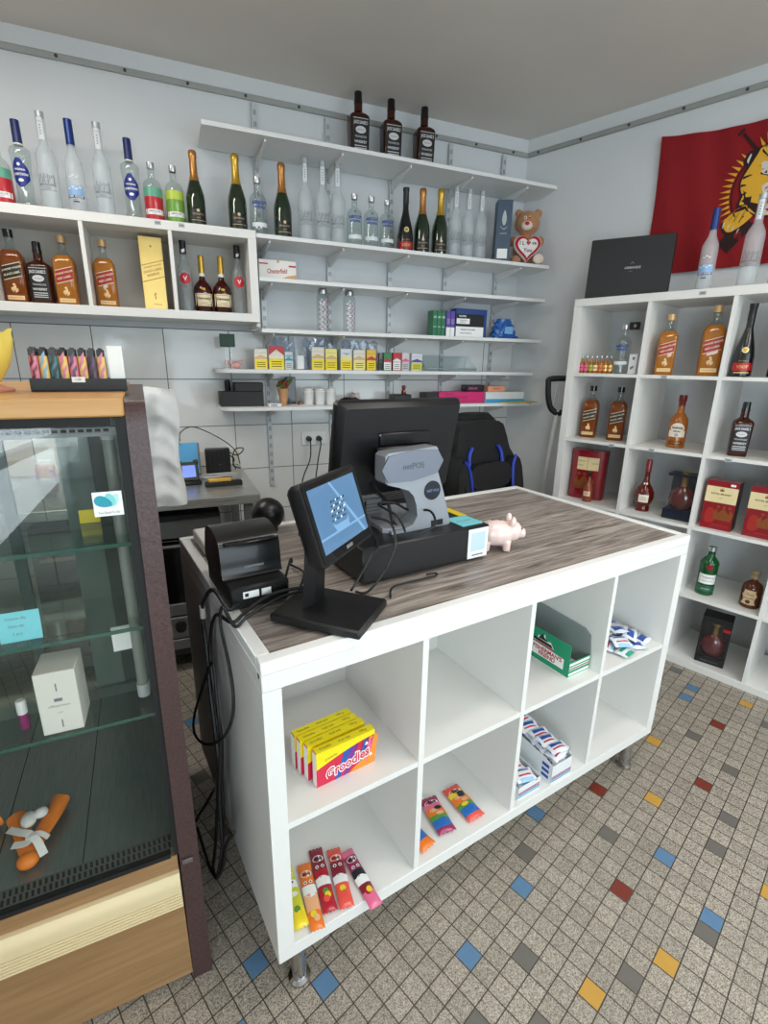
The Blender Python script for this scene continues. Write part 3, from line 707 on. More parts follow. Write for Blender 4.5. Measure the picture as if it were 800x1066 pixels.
b = MB(); b.box(OX0 + .005, -.645, .315, OX1 - .005, -.621, .375, b=.002); b.build('door_rail', STEEL, ov)
b = MB(); b.box(OX0 + .005, -.645, .195, OX1 - .005, -.621, .305, b=.002); b.build('control_panel', STEEL, ov)
for x in (-2.24, -2.36, -2.48, -2.60):
    b = MB(); b.cyl((x, -.645, .258), (x, -.665, .258), .027, .024, 20); b.box(x - .004, -.671, .236, x + .004, -.665, .280, b=.001); b.build('knob', BLACK, ov)
b = MB(); b.box(OX0 + .005, -.645, .135, OX1 - .005, -.621, .188, b=.002); b.build('drip_tray', STEEL, ov)
for x in (OX0 + .06, OX1 - .06):
    for y in (-.56, -.18):
        b = MB(); b.cyl((x, y, 0), (x, y, .09), .018); b.build('leg', BLACK, ov)
# things on the steel table
t = thing('blue_tablet_box', 'light blue thin box standing against the tiles on the steel table', 'box', WL(-2.128, .22, TZ), BD)
b = MB(); b.M = Matrix.Rotation(-.12, 4, 'X'); b.box(-.058, -.012, .002, .058, .012, .165, 0, b=.002); b.box(.0485, -.0125, .004, .0585, .0125, .163, 1, b=.001); b.build('box_body', [mat('sky_blue', (96, 176, 230), .4), MIDGREY], t)
b = MB(); b.cyl((-.04, 0, .160), (-.04, .0, .180), .006); b.build('plug', BLACK, t)
t = thing('card_terminal', 'small black payment terminal with a lit blue screen on the steel table', 'payment terminal', WL(-2.133, .44, TZ), BD + .1)
b = MB(); b.box(-.048, -.035, 0, .048, .045, .018, b=.004); b.build('dock', BLACK, t)
b = MB(); b.M = Matrix.Translation((0, 0, .018)) @ Matrix.Rotation(-.35, 4, 'X'); b.box(-.044, -.008, -.004, .044, .012, .088, 0, b=.004); b.box(-.048, .0, .076, -.028, .02, .098, 0, b=.002); b.box(.026, .0, .076, .048, .02, .100, 0, b=.002); b.build('housing', BLACK, t)
b = MB(); b.M = Matrix.Translation((0, 0, .018)) @ Matrix.Rotation(-.35, 4, 'X'); b.box(-.030, -.0086, .014, .030, -.008, .072); b.build('display', mat('terminal_screen', (60, 90, 170), .2, emit=(112, 142, 220), es=.8), t)
b = MB(); b.M = Matrix.Translation((0, 0, .018)) @ Matrix.Rotation(-.35, 4, 'X'); b.box(-.03, .004, .0885, .022, .011, .092); b.build('status_bar', GREEN, t)
t = thing('router', 'black upright router with ribbed front beside the blue box', 'router', WL(-1.985, .26, TZ), BD - .05)
b = MB(); b.box(-.062, -.03, .002, .062, .03, .138, 0, b=.006)
for k in range(5): b.box(-.05 + k * .022, -.0312, .012, -.046 + k * .022, -.0298, .13, 1)
b.text('router', .008, lambda x, y: Vector((.01 + x, -.0318, .06 + y)), 2); b.build('housing', [BLACK, BLACKM, GREYINK], t)
b = MB(); b.tube([(.05, .02, .12), (.09, .0, .10), (.12, -.02, .115), (.13, .0, .135), (.09, .02, .125), (.075, 0, .07), (.085, -.03, .03)], .003, 6); b.tube([(.058, .0, .10), (.08, -.02, .085), (.075, -.03, .05), (.11, -.01, .03)], .0035, 6); b.build('cable', RUBBER, t)
o = MB(); o.tube([(-.06, .02, .008), (-.10, -.04, .012), (-.05, -.09, .02), (.02, -.085, .026), (.07, -.06, .018), (.03, -.03, .012), (-.04, -.05, .02), (-.08, -.07, .014), (-.02, -.10, .006)], .005, 6); o.tube([(-.07, -.03, .024), (-.02, -.06, .03), (.05, -.055, .03), (.09, -.03, .016)], .005, 6)
tag(o.build('coiled_cord', mat('grey_cord', (190, 190, 188), .5), loc=WL(-1.985, .33, TZ), rotz=BD), 'coiled light grey cord lying before the router', 'cord')
o = MB(); o.box(-.07, -.014, .0225, .035, .014, .036, 0, b=.002); o.box(-.085, -.02, 0, .085, .02, .022, 1, b=.003)
tag(o.build('tool_box', [mat('amber_yellow', (226, 178, 70), .45), BLACK], loc=WL(-1.985, .52, TZ), rotz=BD + .05), 'flat black case with a yellow bar on the steel table', 'case')
o = MB(); o.tube([(-2.16, -.215, 1.078), (-2.15, -.16, 1.115), (-2.08, -.08, 1.13), (-1.95, -.06, 1.06), (-1.88, -.12, 1.0), (-1.862, -.15, .93)], .0028, 6)
tag(o.build('power_lead', RUBBER, loc=COR, rotz=BD), 'thin black lead arching from the blue box over the router', 'cable')
# seen through the case: squeeze bottle, jar, washbasin with cloths
t = thing('sauce_bottle', 'brown squeeze bottle with a purple label seen through the case glass', 'bottle', WL(-2.70, .50, TZ), BD)
b = MB(); b.lathe([(.0, .022), (.022, .026)], 18, 0, 1, .8); b.build('cap', mat('dark_navy', (34, 34, 60), .4), t)
b = MB(); b.lathe([(.022, .028), (.03, .034), (.10, .040), (.13, .038), (.142, .03)], 18, 0, 1, .7); b.build('bottle_body', mat('caramel', (176, 110, 66), .4), t)
b = MB(); b.lathe([(.142, .024), (.16, .024)], 16, 0, 1, .7); b.build('bottle_foot', WHITEP, t)
b = MB(); pts = smooth_poly([(-.026, -.03), (.026, -.03), (.03, .03), (-.03, .03)], 5); b.poly(pts, lambda x, y: Vector((x, -.7 * math.sqrt(max(.0, .0405 ** 2 - x * x)) - .001, .085 + y)), 0)
b.text('SAUCE', .014, lambda x, y: Vector((x, -.7 * math.sqrt(max(0, .0405 ** 2 - x * x)) - .002, .085 + y)), 1, .045); b.build('label', [PURPLE, WHITE], t)
t = thing('honey_jar', 'glass jar with amber content beside the brown squeeze bottle', 'jar', WL(-2.625, .48, TZ), BD)
b = MB(); b.lathe([(0, .03), (.004, .034), (.085, .034), (.098, .026), (.104, .026)], 18); b.build('jar_glass', CLEAR, t)
b = MB(); b.lathe([(.004, .031), (.06, .031)], 18); b.build('filling', mat('honey', (190, 136, 60), .35), t)
b = MB(); b.lathe([(.104, .028), (.12, .028)], 18); b.build('lid', SILVER, t)
t = thing('wash_basin', 'white washbasin with a blue cloth seen through the left of the case', 'basin', WL(-2.93, .60, TZ), BD)
b = MB(); b.lathe([(.0, .09), (.02, .13), (.07, .155), (.078, .158), (.07, .145), (.03, .11)], 28, caps=(True, True)); b.build('bowl', mat('ceramic', (214, 218, 220), .15, coat=.4), t)
b = MB()
for k in range(5): b.box(-.11 + k * .002, -.12 + k * .045, .078 + .003 * (k % 2), .10, -.078 + k * .045, .086 + .004 * (k % 2), b=.003)
b.build('cloth', mat('blue_cloth', (118, 142, 168), .9, bump=.3, nscale=80), t)
# ---------------------------------------------------------------- bottles
class Surf:
    """a bottle's outer surface: rows of (z, half width, depth ratio, squareness)"""
    def __init__(s, rows): s.r = [tuple(r) + (1.0, 2.0)[len(r) - 2:] for r in rows]
    def at(s, z):
        R = s.r
        if z <= R[0][0]: return R[0]
        for a, c in zip(R, R[1:]):
            if z <= c[0]:
                t = (z - a[0]) / max(1e-9, c[0] - a[0]); return tuple(p + (q - p) * t for p, q in zip(a, c))
        return R[-1]
    def loft(s, b, z0, z1, n=22, m=0, eps=0.0, caps=(True, True)):
        zs = [z0] + [r[0] for r in s.r if z0 + 1e-5 < r[0] < z1 - 1e-5] + [z1]; rings = []
        for z in zs:
            _, w, d, q = s.at(z); w += eps; ring = []
            for k in range(n):
                a = 2 * PI * (k + .5) / n; c, e = math.cos(a), math.sin(a)
                ring.append((w * math.copysign(abs(c) ** (2 / q), c), w * d * math.copysign(abs(e) ** (2 / q), e), z))
            rings.append(ring)
        b.rings(rings, m, True, caps)
    def front(s, x, z, eps=0):
        _, w, d, q = s.at(z); t = min(.985, abs(x) / w)
        return Vector((x, -w * d * (1 - t ** q) ** (1 / q) - eps, z))
    def patch(s, b, x0, x1, z0, z1, m=0, eps=.0006, slant=0.0, nx=8, nz=5, shape=None):
        vs = []; fs = []
        for j in range(nz + 1):
            for i in range(nx + 1):
                z = z0 + (z1 - z0) * j / nz; f = shape(j / nz) if shape else 1
                x = (x0 + x1) / 2 + (x1 - x0) / 2 * (2 * i / nx - 1) * f
                vs.append(s.front(x, z + slant * x, eps))
        for j in range(nz):
            for i in range(nx): a = j * (nx + 1) + i; fs.append((a, a + 1, a + nx + 2, a + nx + 1))
        b.add(vs, fs, m, True)
    def disc(s, b, xc, zc, rx, rz, m=0, eps=.0008, n=18):
        vs = [s.front(xc, zc, eps)]; fs = []
        for k in (.55, 1.0):
            vs += [s.front(xc + k * rx * math.cos(2 * PI * i / n), zc + k * rz * math.sin(2 * PI * i / n), eps) for i in range(n)]
        fs += [(0, 1 + i, 1 + (i + 1) % n) for i in range(n)] + [(1 + i, 1 + n + i, 1 + n + (i + 1) % n, 1 + (i + 1) % n) for i in range(n)]
        b.add(vs, fs, m, True)
    def text(s, b, st, size, zc, maxw, m=1, eps=.0013, slant=0.0, xc=0.0, bold=0):
        b.text(st, size, lambda x, y: s.front(xc + x, zc + y + slant * (xc + x), eps), m, maxw, bold)

KIND = {}
def kind(name):
    def deco(fn): KIND[name] = fn; return fn
    return deco
def P(plist, name, fill, mats):
    b = MB(); fill(b); plist.append((name, b, mats))

@kind('tall_frosted')
def _(L):
    s = Surf([(0, .034), (.004, .037), (.20, .0375), (.218, .036), (.235, .030), (.25, .022), (.262, .0165), (.36, .0150), (.372, .0158)])
    P(L, 'bottle_body', lambda b: s.loft(b, 0, .352), FROST)
    P(L, 'cap', lambda b: s.loft(b, .352, .372, eps=.0008), mat('cap_grey', (176, 182, 186), .35, .4))
    def nl(b):
        s.patch(b, -.010, .010, .272, .350, 0, nx=4); s.text(b, 'VODKA', .006, .335, .016, 1)
        for z in (.29, .30, .31, .32): s.patch(b, -.003, .003, z, z + .004, 1, .0012, nx=2, nz=1)
    P(L, 'neck_label', nl, [mat('pale_band', (216, 220, 222), .5), GREYINK])
    def pr(b):
        for k in range(9): s.patch(b, -.028 + k * .0065, -.0255 + k * .0065, .12 + .012 * math.sin(k * 2.1) , .128 + .02 * abs(math.sin(k * 1.7)), 0, nx=2, nz=2)
        s.patch(b, -.030, .030, .086, .088, 0); s.patch(b, -.032, .032, .1175, .1188, 0)
        s.text(b, 'BELVEDERE', .012, .106, .058, 0, bold=.02); s.text(b, 'VODKA', .009, .094, .03, 0, bold=.02)
    P(L, 'print', pr, [mat('print_grey', (92, 98, 104), .5)])
@kind('frosted_blue_cap')
def _(L):
    s = Surf([(0, .033), (.004, .036), (.19, .0365), (.212, .034), (.232, .025), (.25, .0175), (.27, .0150), (.36, .0146), (.368, .0146)])
    P(L, 'bottle_body', lambda b: s.loft(b, 0, .275), FROST)
    P(L, 'cap', lambda b: s.loft(b, .275, .368, eps=.0016), mat('metal_blue', (28, 54, 118), .3, .4))
    def lb(b):
        s.patch(b, -.030, .030, .083, .118, 0); s.patch(b, -.030, .030, .072, .083, 1); s.text(b, 'GREY GOOSE', .011, .078, .054, 2, bold=.02)
        for k in range(4): s.disc(b, -.02 + k * .013, .106 + .006 * (k % 2), .0055, .003, 3, .0014, 10)
        s.patch(b, -.012, .012, .055, .060, 1); s.text(b, 'VODKA', .006, .065, .03, 1)
        for k in range(3): s.disc(b, -.012 + k * .012, .150 + .006 * (k % 2), .006, .003, 3, .0014, 8)
    P(L, 'label', lb, [mat('sky_print', (140, 176, 218), .4), NAVY, WHITE, mat('grey_white', (232, 236, 240), .5)])
@kind('blue_shield_vodka')
def _(L):
    s = Surf([(0, .033, 1, 3), (.012, .037, 1, 3), (.035, .036, 1, 3), (.045, .032), (.13, .031), (.165, .033), (.20, .037), (.225, .0395), (.236, .036), (.244, .024), (.252, .016), (.335, .0152), (.34, .0145)])
    P(L, 'bottle_body', lambda b: s.loft(b, 0, .256, 16), CLEAR)
    P(L, 'facets', lambda b: [b.box(-.022 + .011 * (k % 5), s.front(-.017 + .011 * (k % 5), .012 + .014 * (k // 5)).y - .002, .008 + .013 * (k // 5), -.013 + .011 * (k % 5), s.front(-.017 + .011 * (k % 5), .014).y + .004, .018 + .013 * (k // 5), 0, b=.002) for k in range(10)], CLEAR)
    P(L, 'cap', lambda b: s.loft(b, .256, .34, eps=.0012), NAVY)
    P(L, 'collar', lambda b: s.loft(b, .250, .256, eps=.001), WHITEP)
    def lb(b):
        sh = lambda t: 1 - .75 * max(0, (t - .62) / .38) ** 1.3 if t > .62 else (1 - .7 * max(0, (.3 - t) / .3) ** 1.4)
        s.patch(b, -.029, .029, .092, .196, 0, nz=14, shape=sh); s.text(b, 'WODKA', .010, .155, .042, 1, bold=.03); s.text(b, 'GORBATSCHOW', .012, .138, .052, 1, bold=.03); s.disc(b, 0, .173, .006, .006, 1, .0014); s.disc(b, 0, .116, .010, .006, 1, .0014)
    P(L, 'label', lb, [mat('deep_blue', (24, 40, 128), .35), WHITE])
def absolut(L, paint=None):
    s = Surf([(0, .036), (.005, .0405), (.160, .0405), (.175, .038), (.187, .031), (.195, .022), (.200, .0150), (.236, .0142), (.240, .0155), (.262, .0155)])
    P(L, 'bottle_body', lambda b: s.loft(b, 0, .238), CLEAR)
    P(L, 'cap', lambda b: s.loft(b, .238, .262, eps=.0012), SILVER)
    if paint:
        lo, hi, band = paint
        P(L, 'painted_band', lambda b: (s.loft(b, .004, .118, eps=.0004, m=0), s.loft(b, .118, .155, eps=.0004, m=1)), [lo, hi])
        def lb(b): s.patch(b, -.036, .036, .044, .066, 0, .0012); s.text(b, 'ABSOLUT', .011, .058, .05, 1, .002, bold=.02); s.text(b, 'VODKA', .006, .049, .03, 1, .002)
        P(L, 'label', lb, [WHITE, GREYINK])
    else:
        def lb(b):
            s.text(b, 'ABSOLUT', .020, .150, .066, 0, bold=.05); s.text(b, 'VODKA', .016, .131, .056, 0, bold=.05)
            pass
        P(L, 'print', lb, [mat('print_blue', (30, 58, 150), .4), mat('pale_script', (226, 230, 232), .5)])
        P(L, 'script_band', lambda b: s.patch(b, -.034, .034, .050, .068, 0), mat('pale_script', (0, 0, 0)))
        P(L, 'medal', lambda b: s.disc(b, .0, .176, .007, .007, 0), SILVER)
KIND['clear_vodka'] = lambda L: absolut(L)
KIND['red_vodka'] = lambda L: absolut(L, (mat('paint_red', (186, 30, 46), .3, coat=.3), mat('paint_mint', (96, 166, 140), .3, coat=.3), None))
KIND['lime_vodka'] = lambda L: absolut(L, (mat('paint_green', (110, 160, 60), .3, coat=.3), mat('paint_lime', (186, 206, 70), .3, coat=.3), None))
def champagne(L, foil, lab):
    s = Surf([(0, .038), (.006, .0435), (.135, .044), (.16, .0415), (.19, .033), (.22, .0225), (.245, .0175), (.31, .0158), (.316, .0182), (.338, .0182), (.345, .014)])
    P(L, 'bottle_body', lambda b: s.loft(b, 0, .215), CHGREEN)
    P(L, 'foil', lambda b: s.loft(b, .215, .345, eps=.0008), foil)
    def lb(b): s.patch(b, -.034, .034, .036, .088, 0); s.text(b, lab, .011, .068, .05, 1); s.text(b, 'BRUT', .007, .052, .03, 1); s.patch(b, -.032, .032, .040, .042, 1, .0012); s.disc(b, 0, .084, .007, .007, 1, .0014)
    P(L, 'label', lb, [mat('dark_label', (24, 24, 24), .4), mat('label_gold', (196, 178, 140), .4, .3)])
KIND['copper_champagne'] = lambda L: champagne(L, COPPER, 'FEUILLATTE')
KIND['gold_champagne'] = lambda L: champagne(L, GOLD, 'CHAMPAGNE')
@kind('dark_cognac')
def _(L):
    s = Surf([(0, .038), (.006, .044), (.09, .0425), (.13, .036), (.17, .026), (.20, .0185), (.22, .0150), (.30, .0140), (.303, .0158), (.318, .0158)])
    P(L, 'bottle_body', lambda b: s.loft(b, 0, .245), BLKGLASS)
    P(L, 'capsule', lambda b: s.loft(b, .245, .318, eps=.0008), BLACK)
    def lb(b): s.patch(b, -.037, .037, .028, .062, 0); s.text(b, 'VSOP', .019, .045, .056, 1, bold=.04); s.text(b, 'REMY MARTIN', .006, .070, .05, 1); s.patch(b, -.03, .03, .016, .022, 1)
    P(L, 'label', lb, [RED, mat('old_gold', (190, 160, 96), .4, .3)])
    def sl(b): s.disc(b, 0, .118, .013, .013, 0, .001); s.disc(b, 0, .118, .009, .009, 1, .0016)
    P(L, 'seal', sl, [mat('cream_seal', (230, 220, 170), .4), GOLD])
@kind('square_whisky')
def _(L):
    s = Surf([(0, .037, 1, 5), (.004, .039, 1, 5), (.150, .0425, 1, 5.5), (.159, .0410, 1, 5), (.167, .034, 1, 3.6), (.173, .024, 1, 2.6), (.180, .0172), (.205, .0165), (.212, .0170), (.225, .0152), (.244, .0150), (.25, .014)])
    P(L, 'bottle_body', lambda b: s.loft(b, 0, .207, 28), WHISKY)
    P(L, 'capsule', lambda b: s.loft(b, .207, .25, eps=.001), BLACKG)
    def lb(b):
        s.patch(b, -.034, .034, .022, .148, 0); s.text(b, "JACK DANIEL'S", .016, .128, .060, 1, bold=.03); s.disc(b, 0, .104, .022, .013, 1, .0012); s.text(b, 'Old No.7', .008, .104, .034, 0, .0018); s.text(b, 'TENNESSEE', .010, .080, .054, 1); s.text(b, 'WHISKEY', .013, .062, .054, 1, bold=.03)
        for z in (.046, .038, .030): s.patch(b, -.026, .026, z, z + .003, 1, .0012)
        s.patch(b, -.032, .032, .143, .145, 1, .0012)
    P(L, 'label', lb, [mat('label_black', (18, 18, 20), .5), mat('label_white', (206, 206, 206), .5)])
def walker(L, band, ink, liquid, cap):
    s = Surf([(0, .038, .92, 6), (.004, .041, .92, 6), (.165, .0425, .92, 6), (.185, .041, .92, 5), (.20, .033, .95, 3.5), (.212, .022, 1, 2.4), (.222, .0155), (.25, .0148), (.256, .0165), (.284, .0165)])
    P(L, 'bottle_body', lambda b: s.loft(b, 0, .206, 28), liquid)
    P(L, 'neck', lambda b: s.loft(b, .206, .256), CLEAR)
    P(L, 'cap', lambda b: s.loft(b, .256, .284, eps=.001), cap)
    def lb(b):
        s.patch(b, -.0405, .0405, .100, .150, 0, slant=.30); s.patch(b, -.0405, .0405, .1495, .1525, 1, .0008, .30); s.patch(b, -.0405, .0405, .0975, .1005, 1, .0008, .30)
        s.text(b, 'JOHNNIE WALKER', .010, .134, .070, 1, slant=.30, bold=.03); s.text(b, ink, .011, .116, .058, 1, slant=.30, bold=.03)
    P(L, 'label', lb, [band, mat('label_gilt', (222, 206, 170), .5)])
    def pr(b):
        s.disc(b, .0, .074, .005, .005, 0); s.patch(b, -.008, .007, .050, .068, 0, nx=4, nz=4, slant=.5); s.patch(b, -.012, -.003, .040, .052, 0, nx=3, nz=3, slant=-1.0); s.patch(b, .002, .012, .040, .052, 0, nx=3, nz=3, slant=.8)
        s.patch(b, -.03, .03, .016, .032, 0); s.text(b, 'BLENDED SCOTCH WHISKY', .006, .024, .05, 1)
    P(L, 'striding_print', pr, [mat('gilt_print', (232, 196, 140), .5), mat('brown_print', (110, 60, 24), .5)])
KIND['red_walker'] = lambda L: walker(L, mat('slant_red', (160, 26, 34), .45), 'RED LABEL', AMBER, mat('cork_gold', (206, 168, 118), .35, .3))
KIND['black_walker'] = lambda L: walker(L, mat('slant_black', (24, 24, 24), .45), 'BLACK LABEL', clear('brown_spirit', (188, 108, 46), (140, 72, 26), .68, .05, 1.4), BLACKG)
@kind('cream_label_cognac')
def _(L):
    s = Surf([(0, .036), (.005, .0405), (.075, .0445), (.105, .0445), (.125, .040), (.142, .028), (.152, .0185), (.16, .0140), (.235, .0125), (.26, .0132), (.266, .012)])
    P(L, 'bottle_body', lambda b: s.loft(b, 0, .172), COGNAC)
    P(L, 'capsule', lambda b: s.loft(b, .186, .266, eps=.0008), GOLD)
    P(L, 'collar', lambda b: s.loft(b, .172, .186, eps=.0004), WHITEP)
    def lb(b): s.patch(b, -.039, .039, .034, .092, 0); s.text(b, 'Hennessy', .016, .068, .060, 1, bold=.03); s.text(b, 'COGNAC', .008, .048, .036, 1); s.patch(b, -.035, .035, .086, .0875, 1, .0012); s.patch(b, -.035, .035, .039, .0405, 1, .0012)
    P(L, 'label', lb, [mat('warm_cream', (232, 216, 180), .6), mat('label_brown', (90, 62, 36), .5)])
    P(L, 'medallion', lambda b: s.disc(b, 0, .112, .010, .006, 0, .001), GOLD)
@kind('red_oval_vodka')
def _(L):
    s = Surf([(0, .029), (.004, .0325), (.175, .033), (.20, .030), (.225, .020), (.24, .0150), (.255, .0138), (.31, .0138), (.318, .0145), (.32, .013)])
    P(L, 'bottle_body', lambda b: s.loft(b, 0, .262), clear('hazy_glass', (232, 236, 236), (214, 218, 220), .22, .12, 1.4))
    P(L, 'cap', lambda b: s.loft(b, .262, .32, eps=.0014), BLACK)
    def lb(b): s.disc(b, 0, .152, .024, .026, 0); s.text(b, 'V', .026, .152, .02, 1, .0018, bold=.04); s.text(b, 'RED', .010, .117, .03, 2, bold=.03); s.patch(b, -.028, .028, .078, .080, 2); s.patch(b, -.028, .028, .070, .0715, 2)
    P(L, 'print', lb, [mat('oval_red', (206, 34, 52), .4), WHITE, GREYINK])
    P(L, 'cap_mark', lambda b: s.patch(b, -.007, .008, .268, .282, 0, .002, nx=3, nz=2, slant=.4), WHITE)
@kind('scotch_cream')
def _(L):
    s = Surf([(0, .037), (.004, .0415), (.118, .042), (.14, .039), (.16, .027), (.172, .0175), (.19, .0150), (.224, .0145), (.228, .0172), (.257, .0172)])
    P(L, 'bottle_body', lambda b: s.loft(b, 0, .206), clear('golden_scotch', (222, 150, 66), (190, 112, 36), .6, .05, 1.4))
    P(L, 'capsule', lambda b: s.loft(b, .206, .257, eps=.001), mat('burgundy_cap', (104, 24, 28), .35))
    def lb(b): s.disc(b, 0, .098, .030, .026, 0); s.patch(b, -.034, .034, .055, .086, 0); s.text(b, 'CHIVAS', .014, .100, .046, 1, .0018, bold=.04); s.text(b, 'REGAL', .011, .084, .036, 1, .0018, bold=.03); s.text(b, '12', .016, .066, .02, 1, .0018, bold=.04)
    P(L, 'label', lb, [mat('sc_cream', (228, 220, 204), .6), mat('sc_brown', (70, 44, 40), .5)])
    def pr(b): s.patch(b, -.03, .03, .018, .034, 0); s.text(b, 'SCOTCH WHISKY', .008, .026, .05, 1)
    P(L, 'foot_label', pr, [mat('sc_dark', (80, 34, 24), .5), GOLDP])
@kind('round_liqueur')
def _(L):
    s = Surf([(0, .034), (.02, .034), (.03, .031), (.05, .042), (.075, .0485), (.10, .047), (.125, .036), (.145, .022), (.16, .0150), (.205, .0120), (.212, .0140), (.27, .0135), (.275, .012)])
    P(L, 'bottle_body', lambda b: s.loft(b, 0, .212), clear('red_brown_liqueur', (150, 46, 20), (106, 26, 14), .72, .05, 1.5))
    P(L, 'capsule', lambda b: s.loft(b, .212, .275, eps=.001), mat('wax_red', (132, 18, 30), .35, coat=.3))
    def lb(b): s.patch(b, -.024, .024, .052, .094, 0); s.text(b, 'GRAND', .007, .080, .03, 1); s.text(b, 'LIQUEUR', .007, .068, .034, 1)
    P(L, 'label', lb, [mat('liqueur_cream', (230, 224, 206), .6), mat('liqueur_brown', (96, 60, 40), .5)])
    P(L, 'ribbon', lambda b: [s.disc(b, x, .150, .004, .006, 0, .001, 8) for x in (-.006, .006)], WHITE)
@kind('green_gin')
def _(L):
    s = Surf([(0, .036), (.004, .040), (.15, .040), (.165, .041), (.175, .037), (.19, .025), (.20, .0165), (.222, .0155), (.226, .0170), (.247, .0170)])
    P(L, 'bottle_body', lambda b: s.loft(b, 0, .226), GINGREEN)
    P(L, 'cap', lambda b: s.loft(b, .226, .247, eps=.001), SILVER)
    def lb(b): s.patch(b, -.034, .034, .062, .112, 0); s.patch(b, -.034, .034, .022, .052, 1); s.text(b, 'Tanqueray', .014, .096, .056, 2); s.text(b, 'LONDON DRY GIN', .007, .078, .05, 2); s.text(b, 'IMPORTED', .008, .036, .05, 0)
    P(L, 'label', lb, [WHITE, mat('gin_label', (28, 92, 66), .5), DGREEN])
    P(L, 'wax_seal', lambda b: s.disc(b, 0, .150, .016, .014, 0, .0016), mat('seal_red', (140, 16, 28), .4))
@kind('squat_rum')
def _(L):
    s = Surf([(0, .038), (.005, .0425), (.098, .0425), (.114, .038), (.124, .026), (.130, .0150), (.142, .0140), (.148, .018), (.156, .018)])
    P(L, 'bottle_body', lambda b: s.loft(b, 0, .142), clear('brown_rum', (156, 84, 50), (100, 50, 28), .68, .05, 1.5))
    P(L, 'stopper', lambda b: b.lathe([(.142, .018), (.150, .019), (.158, .012), (.166, .018), (.176, .019), (.182, .012)], 18), mat('horn_stopper', (150, 132, 104), .3))
    def lb(b):
        s.patch(b, -.036, .022, .020, .092, 0, nz=8, shape=lambda t: 1 - .25 * abs(math.sin(5 * t))); s.text(b, 'Rum', .015, .072, .034, 1, xc=-.006)
        s.disc(b, -.010, .034, .010, .010, 1, .0014); s.patch(b, -.03, .012, .050, .053, 1, .0012)
    P(L, 'label', lb, [mat('old_paper', (212, 184, 146), .7), mat('sepia', (84, 54, 36), .6)])
@kind('miniature')
def _(L):
    s = Surf([(0, .0120), (.002, .0130), (.046, .0130), (.056, .009), (.062, .0055), (.074, .005), (.076, .006), (.087, .006)])
    P(L, 'bottle_body', lambda b: s.loft(b, 0, .074, 14), AMBER)
    P(L, 'cap', lambda b: s.loft(b, .074, .087, 10, eps=.0006), SILVER)
    P(L, 'label', lambda b: (s.patch(b, -.011, .011, .012, .042, 0, nx=4, nz=2), s.patch(b, -.008, .008, .024, .030, 1, .0012, nx=3, nz=1)), [CREAMP, RED])
@kind('mini_cognac')
def _(L):
    s = Surf([(0, .022), (.004, .0255), (.068, .0265), (.09, .021), (.108, .011), (.118, .0075), (.142, .007), (.145, .0085), (.168, .0085)])
    P(L, 'bottle_body', lambda b: s.loft(b, 0, .142, 16), clear('rose_liqueur', (204, 116, 74), (176, 90, 56), .6, .05, 1.4))
    P(L, 'cap', lambda b: s.loft(b, .142, .168, 12, eps=.0006), BLACK)
    P(L, 'label', lambda b: (s.patch(b, -.018, .018, .034, .062, 0, nx=5), s.text(b, 'VS', .014, .048, .02, 1)), [mat('pinkish_label', (226, 196, 170), .6), RED])
@kind('water_bottle')
def _(L):
    s = Surf([(0, .030), (.004, .034), (.176, .034), (.190, .028), (.196, .024)])
    P(L, 'bottle_body', lambda b: s.loft(b, 0, .196), CLEAR)
    P(L, 'steel_cap', lambda b: b.lathe([(.194, .0255), (.214, .0255), (.219, .018), (.224, .012)], 20), CHROME)
    P(L, 'carry_loop', lambda b: b.tube([(-.012, 0, .218), (-.02, 0, .235), (0, 0, .248), (.02, 0, .235), (.012, 0, .218)], .003, 6), mat('loop_grey', (90, 90, 92), .6))
    def pr(b):
        for j in range(13):
            for i in range(5):
                s.disc(b, -.026 + i * .013 + (.004 if j % 2 else 0), .014 + j * .0125, .0042, .0036, (i + j) % 2, .0008, 8)
    P(L, 'pattern', pr, [mat('pat_pink', (196, 120, 160), .5), mat('pat_white', (230, 226, 230), .5)])

_PROTO = {}
def bottle(kd, name, label, loc, rotz, H=None, group=None, native=None):
    """the first of a kind builds its parts; later ones are copies of the thing and of each part"""
    if kd not in _PROTO:
        L = []; KIND[kd](L)
        top = max(v.z for _, b, _ in L for v in b.v)
        root = thing(name, label, 'bottle', loc, rotz, group)
        for pn, b, ms in L: b.build(pn, ms, root)
        _PROTO[kd] = (root, top)
    else:
        src, top = _PROTO[kd]
        root = src.copy(); COL.objects.link(root); root.name = name
        if 'group' in root and not group: del root['group']
        for ch in src.children:
            c = ch.copy(); COL.objects.link(c); c.parent = root
        tag(root, label, 'bottle', group)
        root.location = loc; root.rotation_euler = (0, 0, rotz)
    k = (H / top) if H else 1.0
    root.scale = (k, k, k)
    return root

# on top of the wall-hung box unit and along the long shelf
Z2 = 2.0672
def wb(kd, name, label, u, H, z, off=.15, yaw=0.0, group=None):
    return bottle(kd, name, label, WL(u, off, z), BD + yaw, H, group)
G1 = 'spirits standing on top of the box shelf unit'; G2 = 'bottles on the long wall shelf'
wb('red_vodka', 'vodka_bottle', 'red-painted vodka bottle cut off at the left edge, above the box unit', -2.748, .26, Z2, .14, 0, G1)
wb('blue_shield_vodka', 'vodka_bottle', 'clear vodka bottle with navy cap and blue shield label, nearest the left edge', -2.664, .338, Z2, .15, -.15, G1)
wb('tall_frosted', 'vodka_bottle', 'tall frosted vodka bottle between two blue-capped ones, above the box unit', -2.572, .382, Z2, .15, -.1, G1)
wb('frosted_blue_cap', 'vodka_bottle', 'frosted vodka bottle with blue metal cap on the white box unit', -2.472, .372, Z2, .15, -.1, G1)
wb('tall_frosted', 'vodka_bottle', 'tall frosted vodka bottle left of the second navy-capped bottle on the box unit', -2.366, .378, Z2, .15, -.05, G1)
